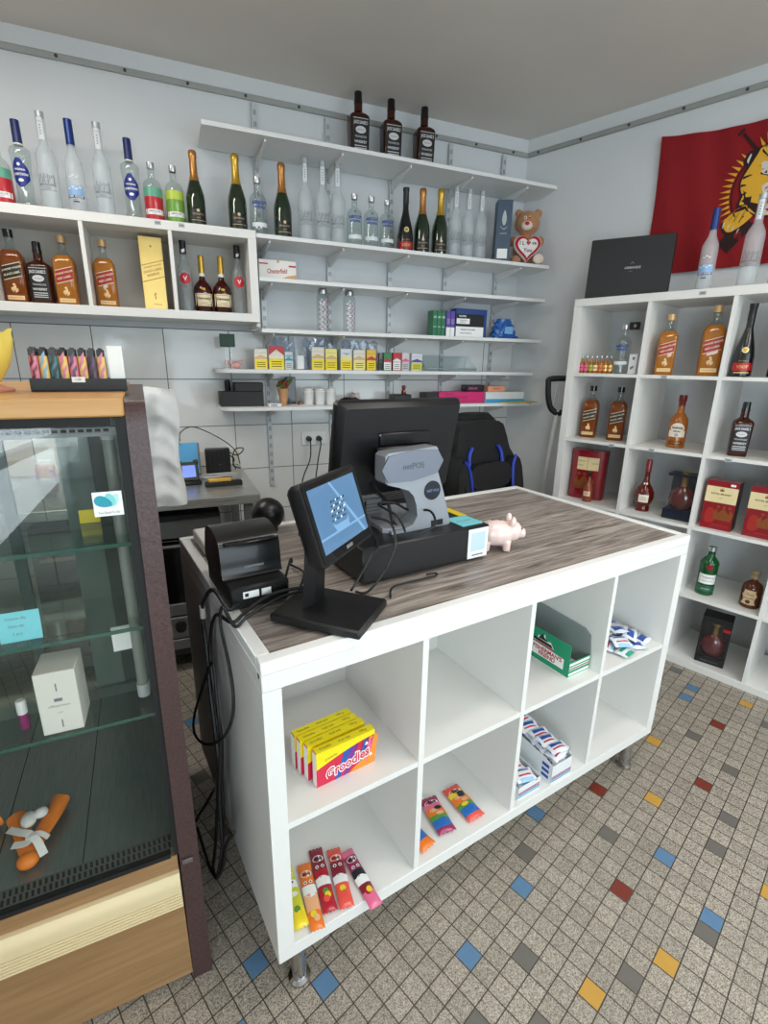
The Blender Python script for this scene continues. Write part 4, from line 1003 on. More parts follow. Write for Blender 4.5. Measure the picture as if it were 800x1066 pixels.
wb('blue_shield_vodka', 'vodka_bottle', 'clear vodka bottle with blue shield label beside the red-painted bottle', -2.252, .338, Z2, .15, -.08, G1)
wb('red_vodka', 'vodka_bottle', 'vodka bottle painted red and mint green with a silver cap, beside a lime one', -2.166, .258, Z2, .15, 0, G1)
wb('lime_vodka', 'vodka_bottle', 'vodka bottle painted lime and green with a silver cap', -2.074, .257, Z2, .15, 0, G1)
wb('copper_champagne', 'champagne_bottle', 'copper-foiled champagne bottle right beside the lime green bottle', -1.982, .333, Z2, .15, .1, G1)
wb('gold_champagne', 'champagne_bottle', 'gold-foiled champagne bottle left of a lone clear vodka bottle, on the box unit', -1.792, .348, Z2, .15, 0, G1)
wb('clear_vodka', 'vodka_bottle', 'clear blue-lettered vodka bottle standing between two champagne bottles', -1.692, .273, Z2 - .009, .15, 0, G2)
Z3 = 2.0565
wb('copper_champagne', 'champagne_bottle', 'copper-foiled champagne bottle left of three tall frosted bottles', -1.571, .352, Z3, .15, 0, G2)
for i, u in enumerate((-1.452, -1.364, -1.281)):
    wb('tall_frosted', 'vodka_bottle', 'tall frosted vodka bottle, %s of the left trio on the long shelf' % ('first', 'middle', 'last')[i], u, (.388, .384, .390)[i], Z3, (.15, .16, .15)[i], -.2, G2)
for i, u in enumerate((-1.188, -1.093, -1.001)):
    wb('clear_vodka', 'vodka_bottle', 'small clear blue-lettered vodka bottle, %s of three in a row' % ('first', 'middle', 'last')[i], u, (.266, .266, .260)[i], Z3, .15, -.2, G2)
wb('dark_cognac', 'cognac_bottle', 'black cognac bottle with red band on the long shelf beside champagne', -.889, .334, Z3, .15, -.25, G2)
wb('copper_champagne', 'champagne_bottle', 'copper-foiled champagne bottle between the black cognac and a gold-foiled bottle', -.786, .344, Z3, .15, -.25, G2)
wb('gold_champagne', 'champagne_bottle', 'gold-foiled champagne bottle left of the right trio of frosted bottles', -.672, .355, Z3, .15, -.25, G2)
for i, u in enumerate((-.574, -.488, -.402)):
    wb('tall_frosted', 'vodka_bottle', 'tall frosted vodka bottle, %s of the right trio towards the blue box' % ('first', 'middle', 'last')[i], u, .376, Z3, .15, -.3, G2)
# top shelf
for i, u in enumerate((-1.160, -.978, -.783)):
    wb('square_whisky', 'whiskey_bottle', 'square black-labelled whiskey bottle on the topmost shelf, %s of three' % ('left', 'middle', 'right')[i], u, .306, 2.4765, .13, -.08, 'whiskey bottles on the topmost shelf')
# inside the box unit
ZU = UZ0 + .0383
wb('black_walker', 'whisky_bottle', 'dark whisky bottle with slanted black label in the left cell of the box unit', -2.757, .297, ZU, .15, -.02)
wb('square_whisky', 'whiskey_bottle', 'square black-labelled whiskey bottle in the left cell of the box unit', -2.660, .259, ZU, .15, -.1)
wb('red_walker', 'whisky_bottle', 'amber whisky bottle with slanted red label beside the square bottle in the box unit', -2.563, .292, ZU, .15, -.05)
wb('red_walker', 'whisky_bottle', 'amber red-label whisky bottle sharing a cell with the golden carton', -2.404, .292, ZU, .15, 0)
wb('red_oval_vodka', 'vodka_bottle', 'black-capped vodka bottle with red oval, left of two cream-labelled cognacs', -2.060, .322, ZU, .15, -.05)
wb('cream_label_cognac', 'cognac_bottle', 'cream-labelled cognac with gold neck, left of the pair in the box unit', -1.982, .266, ZU, .14, 0)
wb('cream_label_cognac', 'cognac_bottle', 'cream-labelled cognac with orange-gold neck, right of the pair in the box unit', -1.891, .270, ZU, .14, 0)
wb('red_oval_vodka', 'vodka_bottle', 'black-capped vodka bottle with red oval at the right wall of the box unit', -1.809, .324, ZU, .15, 0)
for i, u in enumerate((-1.382, -1.233)):
    wb('water_bottle', 'water_bottle', 'pink-patterned glass water bottle with steel cap, %s of two' % ('left', 'right')[i], u, .246, 1.6325, .19, .2 * i, 'patterned water bottles')

# on and in the rack
def rb(kd, name, label, s, d, row, H, yaw=0.0, group=None):
    z = (RW if row < 0 else RZ[row]) + .0004
    return bottle(kd, name, label, RK(s, d, z), R_RACK + yaw, H, group)
rb('frosted_blue_cap', 'vodka_bottle', 'frosted vodka bottle with blue cap on the rack top beside the black carton', .676 - .109, .10, -1, .338, .1)
rb('tall_frosted', 'vodka_bottle', 'tall frosted vodka bottle on the rack top before the red flag, left of two', .676 + .056, .10, -1, .362, .1)
rb('tall_frosted', 'vodka_bottle', 'tall frosted vodka bottle on the rack top, cut by the right edge of the picture', .676 + .165, .11, -1, .362, .1)
rb('clear_vodka', 'vodka_bottle', 'clear blue-lettered vodka bottle in the rack beside a row of miniatures', .676 - .426, .085, 0, .240, .25)
rb('red_walker', 'whisky_bottle', 'amber red-label whisky bottle in the top rack row, the smaller of two', .676 - .213, .08, 0, .279, .35)
rb('red_walker', 'whisky_bottle', 'amber red-label whisky bottle in the top rack row, the larger of two', .676 - .022, .08, 0, .306, .35)
rb('dark_cognac', 'cognac_bottle', 'black cognac bottle with red band in the top rack row', .676 + .110, .08, 0, .305, .3)
rb('dark_cognac', 'cognac_bottle', 'black cognac bottle in the rack, half cut off by the right edge of the picture', .676 + .245, .10, 0, .305, .3)
rb('black_walker', 'whisky_bottle', 'black-label whisky bottle in the rack above the red gift box, left of two', .676 - .575, .135, 1, .283, .3)
rb('black_walker', 'whisky_bottle', 'black-label whisky bottle in the rack above the red gift box, right of two', .676 - .422, .135, 1, .283, .3)
rb('scotch_cream', 'whisky_bottle', 'golden whisky bottle with cream label and burgundy cap alone in a rack cell', .676 - .115, .13, 1, .257, .25)
rb('square_whisky', 'whiskey_bottle', 'square black-labelled whiskey bottle in the second rack row', .676 + .158, .10, 1, .243, .3)
rb('square_whisky', 'whiskey_bottle', 'square whiskey bottle in the second rack row, cut by the right picture edge', .676 + .322, .12, 1, .243, .2)
rb('mini_cognac', 'miniature_bottle', 'small black-capped bottle standing before the red gift tin', .676 - .492, .052, 2, .170, .2)
rb('round_liqueur', 'liqueur_bottle', 'round red-brown liqueur bottle with red neck beside the decanter box', .676 - .212, .11, 2, .274, .3)
rb('green_gin', 'gin_bottle', 'green gin bottle with a white label on a low rack shelf', .676 + .150, .095, 3, .247, .3)
rb('squat_rum', 'rum_bottle', 'squat brown bottle with a torn paper label and round stopper', .676 + .340, .10, 3, .180, .2)
for i in range(7):
    o = rb('miniature', 'miniature_bottle', '%s of seven miniature bottles in a row at the rack corner, counted from the left' % ('first', 'second', 'third', 'fourth', 'fifth', 'sixth', 'seventh')[i], .045 + .0262 * i, .075, 0, .088, .2, 'miniature bottles in the rack')
    lc = (PINK, PINK, LIME, CREAMP, ORANGE, GOLDP, GOLDP)[i]
    if True:
        for c in list(o.children):
            if c.name.startswith('label'):
                if i: c.data = c.data.copy()
                c.data.materials[0] = lc
# ---------------------------------------------------------------- goods on the wall shelves
def wl_thing(name, label, cat, u, off, z, yaw=0.0, group=None): return thing(name, label, cat, WL(u, off, z + .0004), BD + yaw, group)
def carton(name, label, cat, loc, rot, w, d, h, mats, deco=None, group=None, bev=.0008):
    """one printed cardboard box: a body with its print, standing on its base point (front at -y)"""
    b = MB(); b.box(-w / 2, -d / 2, 0, w / 2, d / 2, h, 0, b=bev)
    if deco: deco(b, w, d, h)
    return tag(b.build(name, mats, loc=loc, rotz=rot), label, cat, group)
def fr(b, x0, z0, x1, z1, m, y, e=.0004): b.box(x0, y - e, z0, x1, y, z1, m)
def ftext(b, st, size, x, z, y, m, maxw=None, bold=.02): b.text(st, size, lambda a, c: Vector((x + a, y, z + c)), m, maxw, bold)

# golden whisky carton in the box unit
def deco(b, w, d, h):
    y = -d / 2
    for zz, sl in ((.205, .3), (.135, .3)):
        b.add([(-w / 2, y - .0004, zz - .015), (w / 2, y - .0004, zz + .015), (w / 2, y - .0004, zz + .018), (-w / 2, y - .0004, zz - .012)], [(0, 1, 2, 3)], 1)
    T = lambda st, s, zc, mw: b.text(st, s, lambda a, c: Vector((a, y - .0005, zc + c + .3 * a)), 1, mw, .02)
    T('JOHNNIE WALKER', .009, .192, .08); T('GOLD LABEL', .014, .175, .08); T('RESERVE', .014, .157, .06)
    b.box(-.004, y - .0006, .272, .004, y, .280, 1)
    b.add([(-.003, y - .0005, .062), (.006, y - .0005, .074), (.001, y - .0005, .08), (-.005, y - .0005, .068)], [(0, 1, 2, 3)], 1); b.box(-.002, y - .0005, .05, .003, y, .063, 1)
    fr(b, -.01, .026, .025, .029, 1, y)
carton('whisky_carton', 'tall golden whisky carton in the middle cell of the box unit', 'carton', WL(-2.203, .15, ZU + .0003), BD + .05, .098, .095, .316, [GOLDP, mat('carton_brown', (150, 106, 50), .5)], deco)
# blue-grey carton and teddy bear at the right end of the long shelf
def deco(b, w, d, h):
    y = -d / 2
    b.poly(smooth_poly([(0, .285), (.013, .245), (.009, .215), (0, .205), (-.009, .215), (-.013, .245)], 4), lambda a, c: Vector((a, y - .0006, c)), 1)
    b.add([(-.02 + .04 * i / 8, y - .0006, .198 - .014 * math.sin(PI * i / 8) + e) for e in (0, .004) for i in range(9)], [(i, i + 1, i + 10, i + 9) for i in range(8)], 1)
    ftext(b, 'LAUNDRY', .009, 0, .163, y - .0006, 1, .05); fr(b, -.03, .03, .03, .082, 2, y, .0006)
    for k in range(3): fr(b, -.026, .04 + .012 * k, .026, .0412 + .012 * k, 1, y, .001)
carton('perfume_carton', 'tall blue-grey carton with a flame emblem beside the teddy bear', 'carton', WL(-.262, .17, Z3 + .0003), BD - .42, .088, .08, .338, [mat('slate_blue', (58, 78, 100), .5), mat('slate_print', (178, 190, 186), .5), WHITE], deco)
t = wl_thing('teddy_bear', 'brown teddy bear holding a white heart cushion at the end of the long shelf', 'teddy bear', -.088, .160, Z3, -.42)
b = MB(); b.ball((0, .0, .10), .068, .052, .09); b.ball((.008, -.005, .245), .076, .062, .068); b.ball((-.047, .0, .298), .024, .014, .024, n=12, k=8); b.ball((.068, .0, .298), .026, .014, .026, n=12, k=8)
b.ball((-.075, -.03, .14), .026, .045, .03, n=12, k=8); b.ball((.085, -.03, .14), .026, .045, .03, n=12, k=8); b.ball((-.06, -.045, .030), .036, .045, .030, n=12, k=8); b.ball((.074, -.048, .034), .04, .045, .034, n=12, k=8)
o = b.build('bear_body', mat('teddy_fur', (176, 124, 82), .95, noise=.2, nscale=70, bump=.6, sheen=.4), t)
md = o.modifiers.new('join', 'REMESH'); md.mode = 'VOXEL'; md.voxel_size = .005; md.use_smooth_shade = True
b = MB(); b.ball((-.006, -.052, .222), .036, .026, .027, n=14, k=8); b.build('muzzle', mat('teddy_cream', (226, 212, 196), .95, bump=.5, nscale=80), t)
b = MB(); b.ball((-.010, -.080, .228), .013, .008, .010, n=12, k=6); b.build('nose', RED, t)
for x in (-.020, .006):
    b = MB(); b.ball((x, -.058, .262), .0085, .006, .011, n=12, k=6, m=0); b.ball((x - .001, -.063, .261), .004, .003, .006, n=8, k=4, m=1); b.build('eye', [WHITE, INK], t)
heart = []
for k in range(36):
    a = 2 * PI * k / 36; heart.append((16 * math.sin(a) ** 3 / 17, (13 * math.cos(a) - 5 * math.cos(2 * a) - 2 * math.cos(3 * a) - math.cos(4 * a)) / 17))
ht = []
b = MB()
def hs(k, y): return [(.0 + .090 * k * p, y, .098 + .090 * k * q) for p, q in heart]
b.rings([hs(.80, -.050), hs(.97, -.062), hs(1.0, -.075), hs(.97, -.088), hs(.85, -.096)], 0)
hc = b.build('heart_cushion', mat('plush_white', (232, 226, 224), .95, bump=.4, nscale=90), t)
b = MB(); b.rings([hs(.88, -.0945), hs(.90, -.0975), hs(.72, -.099)], 0, True, (True, True)); b.build('heart_border', mat('plush_red', (176, 20, 40), .9), hc)
b = MB(); b.rings([hs(.70, -.0985), hs(.70, -.1005)], 0); ftext(b, 'I L', .030, -.034, .118, -.1012, 1, .036, .02); ftext(b, 've', .028, .036, .116, -.1012, 1, .032, .02); ftext(b, 'You', .030, .0, .080, -.1012, 1, .06, .02)
b.poly([(.002 + .014 * p, .118 + .014 * q) for p, q in heart], lambda a, c: Vector((a, -.1013, c)), 2)
b.build('heart_face', [mat('plush_white', (0, 0, 0)), INK, RED], hc)
b = MB(); b.ball((.070, -.096, .034), .032, .012, .028, n=14, k=8); b.build('foot_sole', mat('teddy_cream', (0, 0, 0)), t)

# cigarette carton
def deco(b, w, d, h):
    y = -d / 2
    b.text('Chesterfield', .030, lambda a, c: Vector((-.004 + a, y - .0006, .042 + c + .06 * a)), 1, .100, .02)
    fr(b, -.092, .070, -.048, .076, 1, y, .0006); fr(b, .055, .064, .092, .072, 1, y, .0006)
    b.add([(.0, y - .0006, .002), (.092, y - .0006, .002), (.092, y - .0006, .03), (.05, y - .0006, .022)], [(0, 1, 2, 3)], 2); fr(b, -.004, .08, .008, .092, 2, y, .0006)
carton('cigarette_carton', 'white and red cigarette carton alone on its wall shelf beside the box unit', 'carton', WL(-1.622, .20, 1.8684), BD, .186, .05, .092, [mat('carton_offwhite', (226, 222, 216), .5), mat('script_red', (168, 24, 56), .5), TAN], deco)
# fourth shelf
Z5 = 1.6324
for i, u in enumerate((-.718, -.690, -.662)):
    def deco(b, w, d, h):
        fr(b, -w / 2 + .004, .05, w / 2 - .004, .056, 1, -d / 2); fr(b, -w / 2 + .004, .10, w / 2 - .004, .112, 1, -d / 2)
    carton('green_box', 'slim green box, %s of three left of the purple boxes' % ('first', 'second', 'third')[i], 'box', WL(u, .19, Z5), BD, .026, .07, .142, [mat('bottle_green', (38, 112, 74), .4), mat('box_pale', (150, 190, 170), .5)], deco, 'slim green boxes')
for i, u in enumerate((-.634, -.605)):
    def deco(b, w, d, h):
        fr(b, -w / 2, .0, w / 2, .052, 1, -d / 2); fr(b, -w / 2 + .004, .07, w / 2 - .004, .10, 2, -d / 2)
    carton('purple_box', 'slim purple box with a white foot, %s of two beside the dark blue carton' % ('left', 'right')[i], 'box', WL(u, .20, Z5), BD, .027, .07, .142, [PURPLE, WHITE, mat('box_mauve', (140, 120, 180), .5)], deco, 'slim purple boxes')
def deco(b, w, d, h):
    y = -d / 2
    fr(b, -w / 2 + .003, .004, w / 2 - .02, .06, 2, y); fr(b, -w / 2 + .003, .06, w / 2 - .02, .13, 1, y); fr(b, -w / 2 + .006, .075, -.012, .105, 2, y, .0008)
    ftext(b, 'PLAYERS', .014, -.062, .118, y - .0008, 2, .05); ftext(b, 'Rauchen kann', .008, -.055, .096, y - .001, 1, .07); ftext(b, 'toedlich sein', .008, -.06, .085, y - .001, 1, .06)
    ftext(b, 'Rauchen ist toedlich', .012, -.02, .044, y - .0008, 1, .15); ftext(b, 'hoeren Sie jetzt auf', .010, -.035, .024, y - .0008, 1, .11)
carton('dark_blue_carton', 'large dark blue tobacco carton with white warning panels', 'carton', WL(-.478, .20, Z5), BD, .215, .07, .160, [mat('royal_blue', (26, 62, 128), .4), INK, WHITE], deco)
b = MB(); rings = []
for i in range(9):
    z = .118 * i / 8; ring = []
    for k in range(24):
        a = 2 * PI * k / 24; r = 1 + .16 * math.sin(5 * a + 3 * i) + .1 * math.sin(9 * a - 2 * i)
        ring.append((.092 * (1 - .55 * (i / 8) ** 1.5) * r * math.cos(a) - .012 * i / 8, .04 * (1 - .3 * i / 8) * r * math.sin(a), z + (.01 * math.sin(4 * a + 1) if 0 < i < 8 else 0)))
    rings.append(ring)
t = wl_thing('blue_pouch', 'crumpled shiny blue pouch at the right end of the fourth wall shelf', 'pouch', -.212, .20, 1.6322)
b.rings(rings, 0, False); b.build('pouch_body', mat('pouch_blue', (36, 92, 168), .28, coat=.3, noise=.35, nscale=28), t)
b = MB(); b.add([(-.03, -.045, .03), (.03, -.046, .028), (.04, -.036, .075), (-.02, -.036, .07)], [(0, 1, 2, 3)], 0); b.build('print', LBLUE, t)

# cigarette packs on the fifth shelf
Z6 = 1.4344
def pack(label, u, w, h, top, band, roof=None, warn=YELLOW, wtext=True, d=.024, off=.17, cap=None, txt=None):
    def deco(b, w, d, h):
        y = -d / 2; b.box(-w / 2 + .0008, y - .0005, .004, w / 2 - .0008, y, h * .47, 2)
        for k in range(3): fr(b, -w * .34, h * (.12 + .1 * k), w * .34, h * (.15 + .1 * k), 3, y - .0005)
        if roof is not None: b.add([(-w / 2, y - .0004, h), (w / 2, y - .0004, h), (w / 2, y - .0004, h * .60), (0, y - .0004, h * .86), (-w / 2, y - .0004, h * .60)], [(0, 1, 2, 3, 4)], 1)
        else: b.add([(-w / 2, y - .0004, h * .50), (w / 2, y - .0004, h * .50), (w / 2, y - .0004, h * .58), (0, y - .0004, h * .70), (-w / 2, y - .0004, h * .58)], [(0, 1, 2, 3, 4)], 1)
        fr(b, -w * .4, h * .80, w * .4, h * .806, 3, y - .0003, .0002)
        if txt: ftext(b, txt, .010, 0, h * .76, y - .0008, 3, w * .8)
    return carton('cigarette_pack', label, 'cigarette pack', WL(u, off, Z6), BD, w, d, h, [top, roof or band, warn, INK], deco, 'cigarette packs on the wall shelf', .0012)
PKW = mat('pack_white', (228, 222, 206), .4); PKT = mat('pack_tan', (214, 176, 110), .4); PKR = mat('pack_red', (196, 26, 40), .4); PKY = mat('pack_pale', (238, 226, 130), .4); PKO = mat('pack_gold', (236, 190, 36), .4)
pack('white and tan cigarette pack with yellow warning, leftmost on the shelf', -1.722, .066, .104, PKW, PKT)
pack('white cigarette pack with a red roof and yellow warning', -1.640, .080, .119, PKW, PKR, PKR)
pack('small white pack between the red-roofed pack and a grey one', -1.574, .042, .092, mat('pack_cool', (206, 212, 214), .4), TEAL, None, mat('pack_grey', (198, 204, 206), .4), txt='menthol')
t = wl_thing('clear_pack', 'clear plastic pack with a white card inside on the cigarette shelf', 'pack', -1.508, .17, Z6)
b = MB(); b.box(-.031, -.016, 0, .031, .016, .114, b=.002); b.build('plastic_shell', FILM, t)
b = MB(); b.box(-.018, -.004, .003, .018, -.001, .074); b.build('inner_card', PAPER, t)
pack('white and tan cigarette pack right of the clear plastic pack', -1.412, .070, .120, PKW, PKT)
pack('pale yellow cigarette pack in the middle of the row', -1.336, .066, .113, PKY, PKT)
pack('white cigarette pack with dark lettering and yellow warning', -1.248, .067, .115, mat('pack_bluewhite', (216, 218, 226), .4), PKY, txt='Vogue')
pack('white and tan cigarette pack left of the golden one', -1.170, .070, .112, PKW, PKT, warn=PKY)
pack('golden yellow cigarette pack', -1.097, .056, .113, PKO, PKR)
pack('narrow dark grey pack seen edge-on beside the golden one', -1.038, .020, .099, MIDGREY, DARKGREY, warn=DARKGREY)
pack('small pack in red, green and white', -.996, .046, .100, mat('pack_green', (46, 130, 70), .4), PKR, warn=WHITE)
pack('small red pack with a white foot', -.936, .050, .101, PKR, WHITE, warn=WHITE)
pack('small white pack with pink lines right of the red one', -.880, .046, .102, mat('pack_pinkish', (222, 210, 212), .4), PINK, warn=mat('pack_grey2', (196, 196, 198), .4))
pack('white cigarette pack with lime yellow foot, rightmost of the row', -.806, .070, .099, mat('pack_w2', (222, 224, 230), .4), PURPLE, warn=mat('pack_lime', (216, 214, 60), .4))
t = wl_thing('acrylic_tray', 'empty clear acrylic tray at the right of the cigarette shelf', 'tray', -.57, .12, Z6)
b = MB(); b.box(-.18, -.07, 0, .18, .07, .004); b.box(-.18, .066, .004, .18, .07, .092); b.box(-.18, -.07, .004, .18, -.066, .02)
for s in (-1, 1): b.prism([(-.066, .004), (.066, .004), (.066, .092), (.03, .092), (-.066, .02)], lambda a, c, h: Vector((s * .178 + h, a, c)), -.002, .002)
b.build('tray_body', clear('acrylic_tray', (240, 244, 245), gl=1.6), t)
t = wl_thing('sign_holder', 'small dark green square sign on a clear stand on the cigarette shelf', 'sign', -1.885, .16, Z6)
b = MB(); b.box(-.038, -.003, .108, .038, .003, .172, b=.002); b.build('sign_plate', DGREEN, t)
b = MB()
for x in (-.010, .014): b.box(x - .003, -.002, .006, x + .003, .002, .108)
b.box(-.03, -.02, 0, .034, .02, .006); b.build('stand', CLEAR, t)
t = wl_thing('pink_figurine', 'small pale pink clip-like figurine beside the green sign', 'figurine', -1.845, .115, Z6)
b = MB(); b.ball((0, 0, .018), .026, .014, .018, n=14, k=8); b.ball((-.024, 0, .034), .012, .010, .012, n=10, k=6); b.ball((.026, 0, .034), .012, .010, .012, n=10, k=6); b.tube([(-.03, 0, .002), (-.052, 0, .025), (-.046, 0, .046)], .004, 6); b.build('figurine_body', mat('salmon_resin', (228, 168, 160), .3, coat=.3), t)
# crinkled pale films behind the packs, shaped to stand in for tile reflections
for i, (u, w) in enumerate(((-1.575, .12), (-1.37, .20), (-1.13, .22))):
    t = wl_thing('reflection_film', 'crinkled light blue plastic sleeve standing behind the cigarette packs, %s' % ('leftmost', 'middle one', 'rightmost')[i], 'plastic sleeve', u, .075, Z6, 0, 'plastic sleeves behind the packs')
    b = MB(); n, k = 12, 8
    g = lambda i_, j, s: (-w / 2 + w * i_ / n, s * .008 + .009 * math.sin(2.3 * i_ + 1.7 * j), (.16 + .012 * math.sin(1.9 * i_)) * j / k)
    V = [g(i_, j, s) for s in (-1, 1) for j in range(k + 1) for i_ in range(n + 1)]; N0 = (n + 1) * (k + 1)
    F = [(s * N0 + j * (n + 1) + i_, s * N0 + j * (n + 1) + i_ + 1, s * N0 + (j + 1) * (n + 1) + i_ + 1, s * N0 + (j + 1) * (n + 1) + i_) for s in (0, 1) for j in range(k) for i_ in range(n)]
    ed = [j * (n + 1) for j in range(k + 1)], [j * (n + 1) + n for j in range(k + 1)], list(range(n + 1)), [k * (n + 1) + q for q in range(n + 1)]
    F += [(r[q], r[q + 1], N0 + r[q + 1], N0 + r[q]) for r in ed for q in range(len(r) - 1)]
    b.add(V, F, 0, False); b.build('sleeve', clear('blue_film', (240, 245, 252), (222, 231, 244), .26, .06, 2.4), t)

# lowest shelf
Z7 = 1.2424
t = wl_thing('black_card_box', 'black box with a stepped lid at the left end of the lowest shelf', 'box', -1.830, .13, Z7)
b = MB(); b.prism([(-.114, .006), (-.108, 0), (.112, 0), (.112, .076), (-.114, .076)], lambda a, c, h: Vector((a, h, c)), -.05, .05); b.build('case_body', mat('charcoal', (24, 24, 25), .55, bump=.1), t)
b = MB(); b.box(-.034, -.046, .077, .112, .046, .122, b=.002)
for k in range(4): b.box(-.030, -.0465, .086 + .009 * k, .108, -.0455, .087 + .009 * k, 1)
b.build('lid', [mat('charcoal', (0, 0, 0)), DARKGREY], t)
t = wl_thing('cable_tie_roll', 'short black roll standing behind the stepped black box', 'roll', -1.888, .05, Z7); b = MB(); b.lathe([(0, .016), (.128, .016), (.132, .012)], 14); b.build('roll_body', BLACK, t)
t = wl_thing('cone_vase', 'cork cone holding dried flowers on the lowest shelf', 'vase', -1.605, .15, Z7)
b = MB(); b.lathe([(0, .016), (.03, .021), (.09, .032), (.092, .029), (.04, .019)], 18); b.build('cone', mat('cork', (196, 148, 104), .8, noise=.2, nscale=60), t)
b = MB()
for k in range(16):
    a = k * 2.4; r = .012 + .022 * ((k * 37) % 10) / 10; x, y, z = r * math.cos(a), r * math.sin(a), .10 + .03 * ((k * 53) % 10) / 10
    b.ball((x, y, z), .010, .009, .010, k % 3, 8, 5)
for k in range(5): b.tube([(.0, 0, .07), (.02 + .006 * k, .004 * k, .12), (.04 + .004 * k, .006 * k, .142)], .004, 5, 1)
b.build('flowers', [mat('dried_brown', (110, 70, 42), .8), mat('leaf_green', (84, 104, 40), .8), mat('dried_red', (150, 50, 36), .8)], t)
t = wl_thing('dark_tablet', 'thin dark tablet standing upright behind the cork vase', 'tablet', -1.545, .06, Z7); b = MB(); b.box(-.03, -.004, 0, .03, .004, .150, 0, b=.003); b.box(-.027, -.0046, .006, .027, -.004, .144, 1); b.build('slate', [DARKGREY, mat('slate_glass', (80, 84, 88), .15)], t)
t = wl_thing('medicine_box', 'flat white and blue medicine box before the cork vase', 'box', -1.665, .20, Z7); b = MB(); b.box(-.035, -.02, 0, .035, .02, .014, 0, b=.001); b.box(-.025, -.0204, .004, .012, -.02, .010, 1); b.build('box_body', [PAPER, BLUE], t)
t = wl_thing('leaflets', 'few white leaflets lying on the lowest shelf', 'leaflets', -1.51, .18, Z7)
b = MB()
for k in range(3): b.M = Matrix.Rotation(.12 * k - .1, 4, 'Z'); b.box(-.062, -.03, .0015 * k, .062, .03, .0015 * k + .0013, k % 2)
b.build('sheets', [PAPER, LGREY], t)
t = wl_thing('red_lighter', 'tiny red cap lying on the white leaflets', 'cap', -1.528, .19, Z7 + .0045); b = MB(); b.lathe([(0, .008), (.018, .0085), (.02, .006)], 12); b.build('cap_body', DRED, t)
for i, u in enumerate((-1.462, -1.396, -1.332)):
    t = wl_thing('white_cup', 'white lidded plastic cup, %s of three on the lowest shelf' % ('left', 'middle', 'right')[i], 'cup', u, .14, Z7, 0, 'white cups on the lowest shelf')
    b = MB(); b.lathe([(0, .026), (.07, .030)], 20); b.build('cup_body', mat('cup_white', (216, 216, 214), .4), t)
    b = MB(); b.lathe([(.0705, .032), (.078, .032), (.082, .026), (.09, .025)], 20); b.build('lid', WHITEP, t)
def lump(name, label, cat, u, off, z, w, d, h, m, seed):
    t = wl_thing(name, label, cat, u, off, z); b = MB(); rings = []
    for i in range(6):
        s = math.sin((i + .6) / 6.2 * PI) ** .5 if i else .8
        rings.append([(w / 2 * s * (1 + .14 * math.sin(3 * a + seed + i)) * math.cos(a), d / 2 * s * (1 + .14 * math.sin(4 * a + 2 * seed)) * math.sin(a), h * i / 5 * (1 + .1 * math.sin(2 * a + seed) * (i / 5))) for a in [2 * PI * k / 18 for k in range(18)]])
    b.rings(rings, 0, True); b.build('body', m, t); return t
t = lump('black_pouch', 'soft black pouch lying right of the white cups', 'pouch', -1.205, .13, Z7, .125, .08, .036, BLACK, 1.0)
t = lump('crumpled_wrap', 'crumpled pale pink wrapper behind the soft black pouch', 'wrapper', -1.150, .06, Z7, .06, .05, .058, mat('pale_wrap', (206, 186, 182), .4), 2.0)
t = wl_thing('paper_sheets', 'thin stack of papers lying in the middle of the lowest shelf', 'papers', -1.030, .13, Z7); b = MB()
for k in range(3): b.M = Matrix.Rotation(.06 * k, 4, 'Z'); b.box(-.06, -.05, .003 * k, .06, .05, .003 * k + .0027, k % 2)
b.build('sheets', [PAPER, MIDGREY], t)
t = wl_thing('white_cube', 'small white cube beside the papers on the lowest shelf', 'cube', -.962, .14, Z7); b = MB(); b.box(-.012, -.012, 0, .012, .012, .026, b=.002); b.build('cube_body', WHITEP, t)
t = wl_thing('black_case', 'low black box carrying a tiny red figure', 'box', -.890, .14, Z7); b = MB(); b.box(-.058, -.04, 0, .058, .04, .054, b=.003); b.build('case_body', BLACK, t)
t = wl_thing('red_figure', 'tiny dark red figure standing on the low black box', 'figurine', -.868, .14, Z7 + .0545); b = MB(); b.lathe([(0, .014), (.004, .016), (.022, .012), (.03, .008), (.036, .013), (.048, .012), (.052, .006)], 12, 0); b.ball((.0, -.012, .018), .006, .004, .006, 1, 8, 5); b.build('figure_body', [DRED, PEACH], t)
def wbox(name, lab, u, off, z, w, d, h, mats, deco=None, yaw=0.0, cat='box'): return carton(name, lab, cat, WL(u, off, z + .0004), BD + yaw, w, d, h, mats, deco, None, .0015)
wbox('black_box', 'black box touching the left side of the magenta box', -.700, .15, Z7, .085, .09, .066, [BLACK])
def deco(b, w, d, h):
    y = -d / 2; ftext(b, 'LIGHTERS', .022, -.01, .034, y - .0006, 1, .14); fr(b, -.12, .012, .10, .014, 1, y); fr(b, -.13, .05, -.06, .056, 1, y)
wbox('magenta_box', 'long magenta box on the lowest shelf', -.487, .15, Z7, .330, .09, .068, [MAGENTA, mat('magenta_dark', (150, 20, 78), .45)], deco)
def deco(b, w, d, h): ftext(b, 'SALE 20', .018, -.02, .02, -d / 2 - .0006, 1, .08)
wbox('dark_slim_box', 'slim dark violet box lying on the magenta box', -.378, .14, Z7 + .0688, .128, .07, .040, [mat('aubergine', (44, 26, 42), .4), PINK], deco)
def deco(b, w, d, h):
    y = -d / 2; fr(b, -w / 2, 0, w / 2, .022, 1, y)
wbox('blue_white_box', 'white and blue box beneath the slim dark one and the peach box', -.160, .15, Z7, .300, .09, .066, [mat('box_white', (220, 224, 226), .45), mat('box_skyblue', (70, 160, 210), .4)], deco)
wbox('dark_sleeve', 'small black pouch leaning on the front of the white and blue box', -.165, .085, Z7 + .0055, .135, .018, .050, [mat('sleeve_black', (20, 21, 24), .3)])
